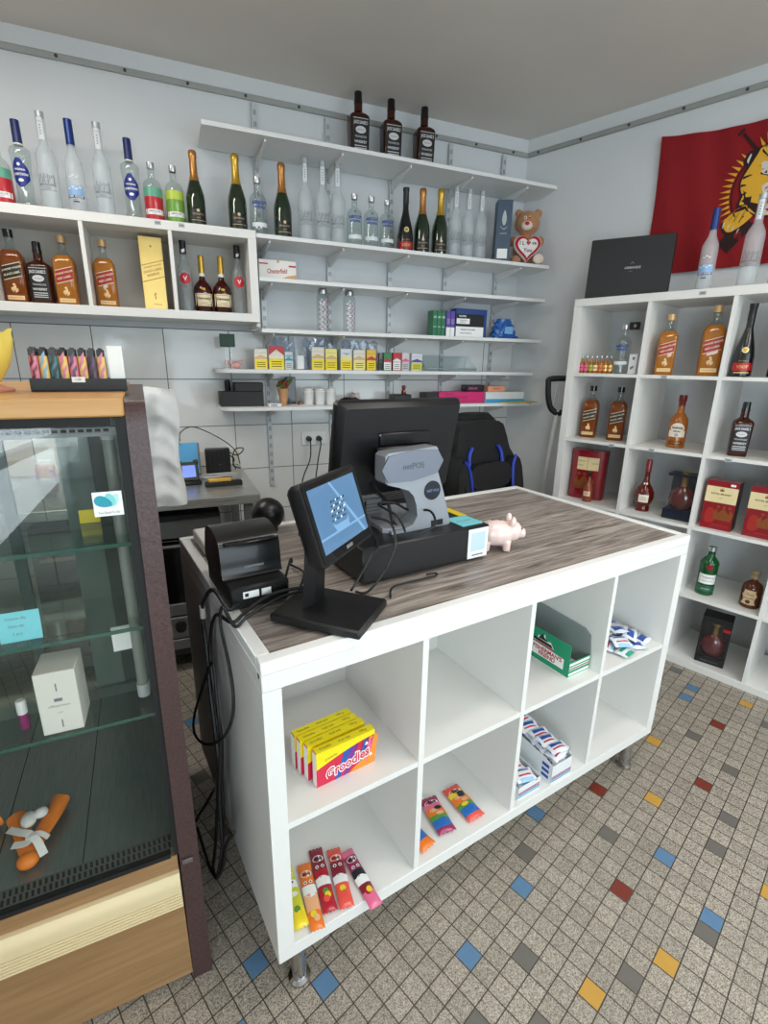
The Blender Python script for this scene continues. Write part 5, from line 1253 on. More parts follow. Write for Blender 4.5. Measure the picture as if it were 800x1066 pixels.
def deco(b, w, d, h): ftext(b, 'ELFLIQ', .016, 0, .02, -d / 2 - .0006, 1, .06)
wbox('peach_box', 'peach coloured box lying on the white and blue box', -.225, .15, Z7 + .0668, .130, .07, .036, [PEACH, mat('peach_dark', (170, 90, 70), .5)], deco)
o = MB(); o.box(-.12, -.035, 0, .12, .035, .005, 0); o.box(-.115, -.0352, .0015, -.02, -.035, .0035, 1); o.box(.03, -.0352, .001, .115, -.035, .003, 2)
tag(o.build('magazine', [mat('magazine_yellow', (206, 190, 50), .5), INK, mat('magazine_brown', (110, 90, 60), .5)], loc=WL(-.075, .234, Z7 + .0004), rotz=BD), 'thin yellow magazine at the right end of the lowest shelf', 'magazine')

# ---------------------------------------------------------------- wall: flag, sockets
fl = thing('tiger_flag', 'red flag with a roaring tiger head in a ring of rays on the right wall', 'flag', PLAN[0], ra)
def s_of(y): return (PLAN[0].y - y) / math.cos(ra + PI / 2)
fs0, fs1 = s_of(.520), s_of(-.60)
FZ0, FZ1 = 1.955, 2.612
def fpt(s, z, e=0.0):
    w = .006 * math.sin((s - fs0) * 17) * math.sin((z - FZ0) * 7 + 1) + .004 * math.sin((s - fs0) * 41 + z * 9)
    return Vector((s, -.024 + w - e, z))
b = MB(); NX, NZ = 44, 20
V = []
for sd in (0, -.0016):
    for j in range(NZ + 1):
        for i in range(NX + 1):
            a = i / NX; z = FZ0 + (FZ1 - FZ0 - .050 * math.sin(PI * a) ** .8) * j / NZ + .008 * a
            V.append(fpt(fs0 + (fs1 - fs0) * a + .012 * math.sin(j / NZ * PI) * (1 - 2 * a), z, sd))
N0 = (NX + 1) * (NZ + 1)
F = [(k * N0 + j * (NX + 1) + i, k * N0 + j * (NX + 1) + i + 1, k * N0 + (j + 1) * (NX + 1) + i + 1, k * N0 + (j + 1) * (NX + 1) + i) for k in (0, 1) for j in range(NZ) for i in range(NX)]
ed = [j * (NX + 1) for j in range(NZ + 1)], [j * (NX + 1) + NX for j in range(NZ + 1)], list(range(NX + 1)), [NZ * (NX + 1) + q for q in range(NX + 1)]
F += [(r[q], r[q + 1], N0 + r[q + 1], N0 + r[q]) for r in ed for q in range(len(r) - 1)]
b.add(V, F, 0, True); b.build('cloth', FLAGRED, fl)
fcx, fcz = s_of(-.035), 2.285
b = MB()
def fp(e): return lambda a, c: fpt(fcx + a, fcz + c, e)
NR = 56
for k in range(NR):
    a = 2 * PI * (k + .5) / NR
    if abs((a - math.radians(128) + PI) % (2 * PI) - PI) < .10 or abs((a - math.radians(52) + PI) % (2 * PI) - PI) < .10 or math.sin(a) < -.50: continue
    r0, r1, h = .200, .246, .036
    b.poly([(r0 * math.cos(a - h), r0 * math.sin(a - h)), (r1 * math.cos(a), r1 * math.sin(a)), (r0 * math.cos(a + h), r0 * math.sin(a + h))], fp(.004), 0)
ring = [((r) * math.cos(2 * PI * k / 64), r * math.sin(2 * PI * k / 64)) for r in (.188, .193) for k in range(64)]
b.add([fp(.0035)(*q) for q in ring], [(k, (k + 1) % 64, 64 + (k + 1) % 64, 64 + k) for k in range(64) if math.sin(2 * PI * k / 64) > -.55], 1)
for s in (-1, 1):   # crossed dark rifles behind the head
    q = lambda pts, m, e: b.poly([(s * x, z) for x, z in pts], fp(e), m)
    q([(-.215, -.215), (-.165, -.262), (-.075, -.150), (-.125, -.105)], 1, .0042); q([(.10, .150), (.185, .250), (.193, .243), (.11, .142)], 1, .0036); q([(.185, .262), (.205, .240), (.213, .248), (.192, .270)], 1, .0036)
    # paw with claws
    q(smooth_poly([(-.205, -.120), (-.150, -.070), (-.10, -.055), (-.085, -.10), (-.13, -.150), (-.18, -.168)], 4), 0, .0048)
    for k in range(4): q([(-.205 + .022 * k, -.128 - .012 * k), (-.196 + .022 * k, -.120 - .012 * k), (-.206 + .022 * k, -.152 - .010 * k)], 2, .0052)
    for k in range(3): q([(-.185 + .022 * k, -.120 - .008 * k), (-.180 + .022 * k, -.116 - .008 * k), (-.160 + .02 * k, -.085), (-.163 + .02 * k, -.088)], 1, .0054)
    q([(1.04 * x, 1.04 * z - .002) for x, z in smooth_poly([(-.205, -.120), (-.150, -.070), (-.10, -.055), (-.085, -.10), (-.13, -.150), (-.18, -.168)], 4)], 1, .0045); q(smooth_poly([(-.135, .055), (-.095, -.02), (-.115, -.06), (-.16, -.065), (-.15, -.01)], 4), 1, .0047)
    for k in range(4): q([(-.10 - .012 * k, .055 - .03 * k), (-.118 - .010 * k, .05 - .03 * k), (-.098 - .010 * k, .04 - .03 * k)], 1, .0058)
    q(smooth_poly([(-.125, .045), (-.10, -.02), (-.12, -.05), (-.15, -.055), (-.14, -.01)], 4), 0, .0050)
HK = 1.22
def hd(e): return lambda a, c: fpt(fcx - .012 + HK * a, fcz + .008 + HK * c, e)
face = smooth_poly([(-.105, .08), (-.085, .125), (-.04, .138), (0, .142), (.04, .138), (.085, .125), (.105, .08), (.122, .02), (.100, -.04), (.07, -.085), (0, -.105), (-.07, -.085), (-.100, -.04), (-.122, .02)], 3)
b.poly([(1.05 * x, 1.05 * z) for x, z in face], hd(.0046), 1)
for s in (-1, 1):
    b.poly([(s * x, z) for x, z in smooth_poly([(-.112, .128), (-.128, .095), (-.105, .072), (-.078, .098), (-.086, .125)], 4)], hd(.0048), 1)
    b.poly([(s * x, z) for x, z in smooth_poly([(-.106, .120), (-.116, .098), (-.102, .082), (-.086, .100)], 4)], hd(.0051), 2)
b.poly(face, hd(.0054), 0)
for s in (-1, 1):      # pale cheeks and brows, dark stripes
    b.poly([(s * x, z) for x, z in smooth_poly([(-.098, .012), (-.066, .022), (-.056, -.02), (-.080, -.062), (-.098, -.03)], 4)], hd(.0058), 2)
    b.poly([(s * x, z) for x, z in smooth_poly([(-.070, .066), (-.040, .056), (-.034, .072), (-.060, .084)], 4)], hd(.0058), 2)
    b.poly([(s * x, z) for x, z in smooth_poly([(-.062, .048), (-.036, .036), (-.030, .050), (-.048, .058)], 4)], hd(.0060), 2)
    b.poly([(s * x, z) for x, z in ((-.052, .044), (-.042, .041), (-.043, .052))], hd(.0064), 1)
    for x0, z0, x1, z1, w in ((-.02, .138, -.006, .095, .006), (-.045, .132, -.022, .090, .006), (-.070, .122, -.045, .092, .006), (-.118, .040, -.084, .046, .006), (-.120, .014, -.100, .012, .006), (-.112, -.020, -.092, -.012, .006), (-.098, -.048, -.074, -.040, .006), (-.10, .075, -.076, .070, .005), (-.064, .046, -.028, .028, .004), (-.085, -.068, -.06, -.056, .005)):
        b.poly([(s * x0, z0 - w * .8), (s * x0, z0 + w * .8), (s * (x0 + 1.5 * (x1 - x0)), z0 + 1.5 * (z1 - z0) + .003)], hd(.0066), 1)
b.poly(smooth_poly([(-.022, .034), (.022, .034), (.012, .010), (0, .004), (-.012, .010)], 3), hd(.0062), 3)
b.poly(smooth_poly([(-.052, .000), (0, .016), (.052, .000), (.060, -.045), (.036, -.094), (0, -.104), (-.036, -.094), (-.060, -.045)], 3), hd(.0060), 2)
b.poly(smooth_poly([(-.038, -.008), (0, .004), (.038, -.008), (.044, -.05), (.02, -.086), (0, -.090), (-.02, -.086), (-.044, -.05)], 3), hd(.0064), 3)
b.poly(smooth_poly([(-.024, -.012), (.024, -.012), (.026, -.040), (0, -.055), (-.026, -.040)], 3), hd(.0067), 1)
for x in (-.026, .026):
    b.poly([(x - .006, -.004), (x + .006, -.004), (x, -.032)], hd(.0070), 2); b.poly([(x * .8 - .005, -.080), (x * .8 + .005, -.080), (x * .8, -.060)], hd(.0070), 2)
b.build('emblem', [mat('flag_yellow', (222, 168, 44), .8), mat('flag_black', (40, 14, 16), .85), mat('flag_white', (214, 206, 200), .8), mat('flag_mouth', (190, 20, 50), .8)], fl)
# double socket with two plugs and their leads
t = thing('wall_socket', 'white double wall socket with two black plugs in the tiles', 'socket', WL(-1.404, .0095, 1.032), BD)
b = MB(); b.box(-.075, -.010, -.040, .075, -.0005, .040, b=.003); b.build('face_plate', WHITEP, t)
for x in (-.032, .030):
    p = MB(); p.cyl((x, -.010, 0), (x, -.042, 0), .017, .013, 14); p.build('plug', BLACK, t)
for i, x in enumerate((-.032, .030)):
    p = MB(); p.tube([(x, -.04, -.004), (x - .002, -.062, -.03), (x - .012 - .01 * i, -.07, -.12), (x - .045 - .02 * (1 - i), -.08, -.25), (x - .07, -.08, -.45), (x - .09, -.06, -.70), (x - .02, -.05, -1.018)], .0038, 7)
    tag(p.build('power_lead', RUBBER, loc=WL(-1.404, .0095, 1.032), rotz=BD), 'black power lead hanging from the %s plug of the wall socket' % ('left', 'right')[i], 'cable', 'leads from the wall socket')
# ---------------------------------------------------------------- on the worktop (counter frame)
def ct(name, label, cat, x, y, z, rot=0.0, group=None): return thing(name, label, cat, CT(x, y, z), A_C + rot, group)
Z = ZT + .0006
dr_ = ct('cash_drawer', 'black steel cash drawer under the grey monitor stand', 'cash drawer', .524, .386, Z)
b = MB(); b.box(-.206, -.200, .008, .206, .210, .100, b=.004); b.build('housing', mat('drawer_black', (20, 20, 21), .42, noise=.12, nscale=160), dr_)
b = MB(); b.box(-.202, .2105, .014, .202, .218, .094, b=.002); b.cyl((0, .218, .055), (0, .222, .055), .008, n=14); b.build('drawer_front', BLACK, dr_)
for x in (-.18, .18):
    for y in (-.17, .18):
        b = MB(); b.cyl((x, y, 0), (x, y, .008), .012, n=12); b.build('foot', RUBBER, dr_)
o = MB(); o.box(-.036, -.0012, -.043, .036, -.0002, .043, 0); o.box(-.026, -.0016, -.022, .026, -.0012, .032, 1); o.box(-.020, -.0016, -.036, .020, -.0012, -.032, 2)
tag(o.build('payment_notice', [mat('notice_white', (232, 236, 236), .6), mat('notice_panel', (190, 212, 218), .6), GREYINK], loc=CT(.688, .1858, Z + .052), rotz=A_C), 'small white notice with a pale square stuck on the cash drawer front', 'notice')
o = MB(); o.box(-.038, -.038, 0, .038, .038, .002, 0); o.text('Blue notes', .012, lambda a, c: Vector((a, c, .0023)), 1, .05)
tag(o.build('sticky_note', [CYAN, GREYINK], loc=CT(.682, .243, Z + .1004), rotz=A_C + .03), 'light blue sticky note on the cash drawer lid', 'sticky note')
o = MB(); o.box(-.013, -.045, 0, .013, .045, .002, 0)
tag(o.build('paper_strip', YELLOW, loc=CT(.712, .325, Z + .1004), rotz=A_C), 'yellow paper strip behind the light blue sticky note', 'sticky note')
# monitor on its grey stand
mon = ct('pos_monitor', 'large black monitor seen from behind on a silver-grey stand', 'monitor', .534, .27, Z + .1004)
def colp(a, c, h): return Vector((a, h + (c - .0) * .02, c))
col = [(.097, .004), (.068, .100), (.044, .165), (.046, .215), (.040, .222), (-.108, .214), (-.118, .206), (-.118, .142), (-.110, .134), (-.072, .122), (-.045, .112), (-.030, .096), (-.020, .070), (-.016, .04), (-.030, .018), (-.060, .010), (-.097, .008), (-.097, .0), (.090, .0)]
b = MB(); b.prism([(x, z) for x, z in col], colp, -.028, .022); b.build('stand_column', SILVERGREY, mon)
b = MB(); out = smooth_poly([(-.095, -.015), (.092, -.015), (.097, .02), (.09, .15), (.06, .18), (-.07, .18), (-.10, .15), (-.105, .03)], 3)
b.prism(out, lambda a, c, h: Vector((a, c, h)), .0005, .013); b.build('stand_foot', SILVERGREY, mon)
b = MB(); b.prism(smooth_poly([(-.112, .140), (.042, .152), (.042, .214), (-.110, .207)], 2), lambda a, c, h: colp(a, c, h), -.033, -.0285); ftext(b, 'netPOS', .022, -.035, .178, -.0305, 1, .10, .01); b.build('head_plate', [mat('plate_grey', (112, 118, 130), .35, .2), mat('plate_text', (84, 90, 100), .35, .2)], mon)
b = MB(); b.cyl((.030, -.0295, .105), (.030, -.0265, .105), .026, n=28); ftext(b, 'NET POS', .010, .030, .105, -.0302, 1, .04); b.build('logo_disc', [mat('disc_black', (20, 24, 34), .3), mat('disc_text', (110, 130, 170), .4)], mon)
b = MB(); b.box(.030, -.030, .004, .070, -.0275, .020, b=.001); b.build('socket_cover', BLACK, mon)
tilt = Matrix.Translation((-.008, .058, .334)) @ Matrix.Rotation(math.radians(11.5), 4, 'X')
b = MB(); b.M = tilt
pl = smooth_poly([(-.198, -.255), (.198, -.255), (.198, 0), (-.198, 0)], 1)
rr = lambda k, y: [(x * k, y, z) for x, z in [(-.198, -.262), (-.19, -.270), (.19, -.270), (.198, -.262), (.198, -.008), (.19, 0), (-.19, 0), (-.198, -.008)]]
b.rings([[(x * .92, -.012, -.135 + (z + .135) * .90) for x, _, z in rr(1, 0)], [(x * .985, .004, -.135 + (z + .135) * .97) for x, _, z in rr(1, 0)], [(x, .012, z) for x, _, z in rr(1, 0)], [(x, .026, z) for x, _, z in rr(1, 0)]], 0, False)
b.build('housing', mat('monitor_black', (15, 16, 18), .38, noise=.1, nscale=120), mon)
b = MB(); b.M = tilt; b.box(-.18, .0262, -.25, .18, .0275, -.018); b.build('screen', BLACKG, mon)
b = MB(); b.M = tilt; b.box(-.075, -.020, -.115, .085, -.0125, -.080, b=.003); b.box(-.085, -.030, -.20, .095, -.0125, -.116, b=.004); b.build('connector_cover', BLACK, mon)
b = MB(); b.M = tilt; b.cyl((-.078, -.0205, -.083), (-.078, -.0215, -.083), .0025, n=10); b.build('screw', ALU, mon)
# grey card reader box hanging below the monitor, keyboard behind
t = ct('adapter_box', 'small grey adapter with a teal plug between monitor and stand', 'adapter', .452, .41, Z + .118)
b = MB(); b.box(-.045, -.02, -.0175, .045, .02, .042, b=.003)
for k in range(4): b.box(-.03, -.0204, -.005 + .010 * k, .035, -.02, -.003 + .010 * k, 1)
b.build('adapter_body', [MIDGREY, DARKGREY], t)
b = MB(); b.box(-.062, -.014, .018, -.0455, .006, .040, b=.002); b.build('teal_plug', TEAL, t)
kb = ct('keyboard', 'black keyboard lying on the cash drawer behind the stand', 'keyboard', .585, .525, Z + .1006, .04)
b = MB(); b.box(-.15, -.055, 0, .15, .055, .014, b=.004); b.build('base', BLACK, kb)
b = MB()
for j in range(5):
    for i in range(15): b.box(-.142 + .019 * i, -.048 + .0195 * j, .014, -.126 + .019 * i, -.032 + .0195 * j, .019, b=.002)
o = b.build('keys', mat('key_grey', (34, 34, 36), .5), kb); o['kind'] = 'stuff'
t = ct('red_pen', 'short red pen leaning behind the silver stand', 'pen', .664, .36, Z + .1004, .2)
b = MB(); b.M = Matrix.Rotation(.28, 4, 'Y'); b.cyl((0, 0, .005), (0, 0, .085), .0055, n=10); b.build('pen_body', mat('pen_red', (210, 50, 40), .4), t)
# customer display on its swivel foot
cd = ct('customer_display', 'small tilted customer screen with a blue picture on a black foot', 'customer display', .203, .077, Z)
PH = math.radians(35.7)
b = MB(); b.M = Matrix.Translation((-.010, .030, 0)) @ Matrix.Rotation(math.radians(38), 4, 'Z'); b.box(-.080, -.104, 0, .080, .104, .020, b=.004); b.build('foot_plate', mat('foot_black', (20, 20, 21), .5, noise=.1, nscale=100), cd)
DM = Matrix.Rotation(PH, 4, 'Z') @ Matrix.Translation((0, 0, .2385)) @ Matrix.Rotation(-math.radians(17.95), 4, 'X')
b = MB(); b.M = DM
rr = lambda k, kz, y: [(x * k, y, z * kz) for x, z in [(-.1125, -.074), (-.1045, -.082), (.1045, -.082), (.1125, -.074), (.1125, .074), (.1045, .082), (-.1045, .082), (-.1125, .074)]]
b.rings([rr(1, 1, 0), rr(1, 1, .020), rr(.93, .93, .034), rr(.62, .62, .052)], 0, False); b.build('housing', BLACK, cd)
b = MB(); b.M = DM; b.box(-.106, -.0012, -.0765, .106, -.0002, .0765); b.build('bezel', BLACKG, cd)
b = MB(); b.M = DM; b.box(-.094, -.0022, -.060, .096, -.0014, .066, 0)
b.box(-.094, -.0026, -.034, .096, -.0022, -.030, 1); b.add([(-.016, -.0027, .066), (-.008, -.0027, .066), (.085, -.0027, -.060), (.074, -.0027, -.060)], [(0, 1, 2, 3)], 1)
for i in range(7):
    for j in range(5):
        x, z = -.026 + .0085 * i - .003 * j, .026 - .009 * j; b.add([(x + .0035 * ((i * 7 + j * 3) % 3 - 1), -.003, z), (x + .005, -.003, z + .001), (x + .006, -.003, z + .005), (x + .001, -.003, z + .004)], [(0, 1, 2, 3)], 2 + (i + j) % 3)
b.poly([(-.040, -.012), (-.030, -.018), (.018, -.018), (.028, -.010), (.022, -.030), (-.032, -.030)], lambda a, c: Vector((a, -.0028, c)), 1)
b.build('screen', [SCREEN, mat('screen_pale', (60, 90, 120), .2, emit=(140, 186, 222), es=.75), INK, mat('screen_olive', (60, 66, 30), .4), WHITE], cd)
b = MB(); b.M = DM; b.box(-.012, -.0016, -.0735, .014, -.0011, -.0665); b.build('brand_plate', SILVER, cd)
b = MB(); b.prism([(-.042, .020), (.018, .020), (.000, .150), (-.012, .225), (-.050, .235), (-.055, .16)], lambda a, c, h: Vector((-.042 + (a + .0) * -.58 - h * .81, .058 + a * .81 * -.3 - h * .58, c)), -.022, .022); b.build('neck', BLACK, cd)
# receipt printer and the flat white box behind it
pr = ct('receipt_printer', 'black receipt printer with rounded lid at the left end of the counter', 'receipt printer', .077, .335, Z)
b = MB(); b.box(-.068, -.112, 0, .068, .095, .052, b=.005); b.build('base_unit', BLACK, pr)
b = MB()
prof = [(-.050, .0525), (-.056, .065), (-.050, .120), (-.038, .140), (-.01, .152), (.04, .155), (.075, .142), (.092, .11), (.095, .0525)]
b.prism(smooth_poly(prof, 3), lambda a, c, h: Vector((h, a, c)), -.070, .070, 0, False); b.build('upper_housing', mat('printer_black', (16, 16, 17), .3, coat=.2), pr)
b = MB(); b.box(-.060, -.0585, .130, .062, -.034, .1365, b=.002); b.build('paper_slot', BLACKG, pr)
b = MB(); b.box(-.02, -.0575, .072, .028, -.0545, .078, b=.001); b.build('badge', MIDGREY, pr)
b = MB(); b.box(-.040, -.1126, .024, -.004, -.1119, .040, 0); b.box(.002, -.1126, .024, .024, -.1119, .040, 0); b.box(-.036, -.113, .028, -.028, -.1126, .036, 1); b.build('serial_label', [PAPER, INK], pr)
b = MB(); b.box(.0705, .02, .06, .080, .075, .125, b=.003); b.build('side_latch', BLACK, pr)
t = ct('white_adapter', 'flat white box behind the black receipt printer', 'box', .080, .665, Z); b = MB(); b.box(-.045, -.08, 0, .045, .08, .034, b=.004); b.build('box_body', mat('ivory_plastic', (222, 222, 216), .4), t)
t = ct('black_ball', 'glossy black ball-shaped device behind the receipt printer', 'ball', .268, .722, Z); b = MB(); b.ball((0, 0, .056), .052, .052, .052, 0, 28, 18); b.build('sphere', mat('ball_black', (10, 10, 11), .34), t)
b = MB(); b.lathe([(0, .030), (.006, .030), (.012, .022)], 20); b.build('stand_ring', BLACK, t)
o = MB(); o.tube([(.318, .752, Z + .03), (.345, .80, Z + .035), (.365, .84, Z - .02), (.37, .86, Z - .20), (.36, .88, Z - .6), (.34, .9, .004)], .004, 6)
tag(o.build('grey_lead', mat('grey_cord', (0, 0, 0)), loc=CT(0, 0, 0), rotz=A_C), 'light grey lead running down behind the black ball', 'cable')
# piggy bank
pg = ct('piggy_bank', 'pale pink ceramic piggy bank beside the cash drawer', 'piggy bank', .800, .232, Z, -.50)
b = MB(); b.ball((0, 0, .050), .060, .042, .040); b.ball((.048, 0, .056), .032, .032, .032, n=14, k=8); b.cyl((.066, 0, .050), (.088, 0, .048), .016, .0145, 16)
for x in (-.032, .030):
    for y in (-.022, .022): b.cyl((x, y, .0), (x, y, .03), .011, .013, 12)
for y in (-.022, .022): b.ball((.044, y, .088), .010, .008, .018, n=10, k=6)
o = b.build('pig_body', PIGM, pg); md = o.modifiers.new('join', 'REMESH'); md.mode = 'VOXEL'; md.voxel_size = .003; md.use_smooth_shade = True
for y in (-.014, .014):
    b = MB(); b.ball((.0745, y, .066), .0028, .0028, .0035, n=8, k=5); b.build('eye', INK, pg)
b = MB()
for y in (-.005, .005): b.ball((.0885, y, .049), .0016, .002, .003, n=8, k=4)
b.build('nostril', mat('nostril_rose', (196, 140, 132), .5), pg)
b = MB(); b.box(-.016, -.0016, .0885, .016, .0016, .0905); b.build('coin_slot', DARKGREY, pg)
b = MB(); b.tube([(-.058, 0, .055), (-.068, .006, .062), (-.074, -.004, .056), (-.068, -.008, .05)], .0025, 6); b.build('tail', PIGM, pg)
# cables on the worktop
def lead(label, pts, r=.0032, name='cable', group='loose cables on and beside the counter'):
    b = MB(); b.tube(pts, r, 7); return tag(b.build(name, RUBBER, loc=CT(0, 0, 0), rotz=A_C), label, 'cable', group)
lead('black cable with a plug draped over the silver stand foot', [(.470, .228, Z + .108), (.452, .24, Z + .15), (.43, .30, Z + .17), (.475, .295, Z + .17), (.52, .285, Z + .145), (.545, .225, Z + .155), (.54, .195, Z + .125), (.49, .200, Z + .106)], .0034)
lead('black cable looping from the monitor down to the small customer screen', [(.430, .37, Z + .16), (.405, .32, Z + .125), (.375, .21, Z + .104), (.33, .165, Z + .090), (.28, .155, Z + .03), (.265, .145, Z + .024)])
lead('grey-black cable bowing beside the customer screen', [(.40, .28, Z + .145), (.42, .22, Z + .14), (.40, .168, Z + .10), (.36, .150, Z + .05), (.315, .155, Z + .004), (.29, .17, Z + .004)])
lead('thin black cable lying before the cash drawer', [(.345, .10, Z + .004), (.38, .145, Z + .004), (.44, .15, Z + .004), (.51, .148, Z + .004), (.525, .162, Z + .004), (.50, .168, Z + .004)], .0026)
lead('black cable from the printer to the foot of the customer screen', [(.165, .30, Z + .02), (.19, .33, Z + .05), (.205, .36, Z + .03), (.215, .40, Z + .006), (.225, .33, Z + .006), (.175, .24, Z + .006)])
lead('black cable hanging from the monitor in front of the adapter', [(.44, .37, Z + .22), (.452, .33, Z + .19), (.462, .30, Z + .165), (.470, .29, Z + .12), (.474, .26, Z + .106)], .005)
# the bundle that leaves the printer and hangs down the side of the counter
def hang(label, pts, r=.0042): return lead(label, pts, r)
HP = [[(-0.020, 0.250, 0.995), (-0.024, 0.355, 0.917), (-0.026, 0.374, 0.864), (-0.027, 0.359, 0.836), (-0.030, 0.338, 0.778), (-0.034, 0.321, 0.694), (-0.038, 0.285, 0.609), (-0.043, 0.259, 0.516), (-0.051, 0.302, 0.330), (-0.059, 0.342, 0.176), (-0.064, 0.379, 0.068), (-0.063, 0.333, 0.087), (-0.057, 0.257, 0.209), (-0.051, 0.208, 0.330), (-0.046, 0.130, 0.447)],
      [(-0.017, 0.258, 0.929), (-0.021, 0.326, 0.835), (-0.026, 0.319, 0.747), (-0.029, 0.282, 0.677), (-0.032, 0.246, 0.602), (-0.038, 0.260, 0.479), (-0.043, 0.253, 0.372), (-0.050, 0.277, 0.239), (-0.056, 0.322, 0.116), (-0.062, 0.427, 0.006), (-0.066, 0.569, 0.006), (-0.063, 0.629, 0.006), (-0.051, 0.479, 0.204), (-0.043, 0.352, 0.370)],
      [(-0.027, 0.137, 1.006), (-0.030, 0.158, 0.958), (-0.032, 0.105, 0.898), (-0.035, 0.076, 0.840), (-0.039, 0.096, 0.766), (-0.045, 0.203, 0.642), (-0.052, 0.391, 0.494), (-0.054, 0.523, 0.435), (-0.050, 0.493, 0.521), (-0.041, 0.344, 0.710), (-0.036, 0.250, 0.817), (-0.039, 0.223, 0.759), (-0.044, 0.203, 0.645), (-0.053, 0.235, 0.455), (-0.060, 0.223, 0.319), (-0.068, 0.293, 0.143)]]
hang('thick black power cable with a moulded plug hanging down the left side of the counter', [(.022, .215, Z + .020), (-.002, .205, Z + .018)] + HP[0], .0048)
hang('black cable running straight down the left side of the counter', [(.19, .19, Z + .034), (.10, .205, Z + .030), (.03, .18, Z + .016), (-.004, .165, Z + .006)] + HP[1])
hang('black cable making a wide loop beside the counter', [(.20, .18, Z + .030), (.12, .19, Z + .026), (.03, .160, Z + .016), (-.004, .145, Z + .006)] + HP[2], .0036)
t = ct('cable_clip', 'small grey ring around the hanging power cable', 'clip', -0.025, 0.370, 0.887); b = MB(); b.cyl((0, 0, -.016), (0, 0, .016), .0072, n=12); b.build('ring', mat('clip_grey', (196, 192, 184), .4), t)

# ---------------------------------------------------------------- sweets in the counter cubes
CAND = [mat('candy_yellow', (240, 220, 20), .4), mat('candy_red', (206, 34, 70), .4), mat('candy_blue', (36, 84, 170), .4), mat('candy_purple', (120, 50, 140), .4), mat('candy_orange', (238, 140, 40), .4), mat('candy_pink', (236, 110, 150), .4), WHITE, INK]
def candy_box(label, x, y, rot):
    t = ct('candy_box', label, 'candy box', x, y, ZM + .0004, rot, 'yellow candy boxes')
    w, d, h = .154, .0195, .094; b = MB(); b.box(-w / 2, -d / 2, 0, w / 2, d / 2, h, 1, b=.0006)
    b.box(-w / 2 + .0004, -d / 2 - .0003, h - .001, w / 2 - .0004, d / 2 + .0003, h + .0004, 0)
    y = -d / 2 - .0004; top = [(-w / 2, h), (w / 2, h)] + [(w / 2 - w * k / 10, h * (.86 - .34 * (k / 10) ** 1.6)) for k in range(11)]
    f = lambda e: (lambda a, c: Vector((a, y - e, c)))
    rays = [(2, -.030), (3, -.008), (1, .012), (2, .030), (5, .046), (4, .062)]
    for i, (m, x0) in enumerate(rays): b.poly([(x0, 0 if x0 < .03 else .02), (x0 + .015, .004), (x0 + .04 - .25 * x0, .078), (x0 + .02 - .25 * x0, .078)], f(.0001), m)
    b.poly([(.004, 0), (w / 2, 0), (w / 2, .05), (.04, .022)], f(.0002), 4); b.poly(top, f(.0004), 0)
    for q in range(6): b.poly(smooth_poly([(.05 + .012 * (q % 2), .012 + .012 * q), (.058 + .012 * (q % 2), .014 + .012 * q), (.054 + .012 * (q % 2), .021 + .012 * q)], 3), f(.0006), (5, 6, 4)[q % 3])
    b.text('Groodies', .040, lambda a, c: Vector((a + .004, y - .0007, .034 + c + .16 * a)), 6, .118, .08); b.text('Groodies', .038, lambda a, c: Vector((a + .004, y - .0010, .034 + c + .16 * a)), 1, .114, .02)
    b.text('crunchy', .010, lambda a, c: Vector((a - .040, y - .0007, .070 + c + .16 * a)), 7, .045)
    for k, st in enumerate(('Groodies', 'fruit mix', '150 g')): b.text(st, .009, lambda a, c, k=k: Vector((-.05 + .05 * k + a, c, h + .0007)), 7, .03)
    b.box(-w / 2 - .0004, -d / 2 + .0005, .001, -w / 2, d / 2 - .0005, h - .004, 6)
    b.build('box_body', CAND, t)
CB = .025
candy_box('yellow candy box with rainbow lettering, frontmost of four', .2045, .067, CB)
candy_box('second yellow candy box from the front, leaning close behind the first', .1955, .098, CB + .03)
candy_box('third yellow candy box from the front', .1885, .122, CB + .02)
candy_box('rearmost of the four yellow candy boxes', .184, .1455, CB + .02)
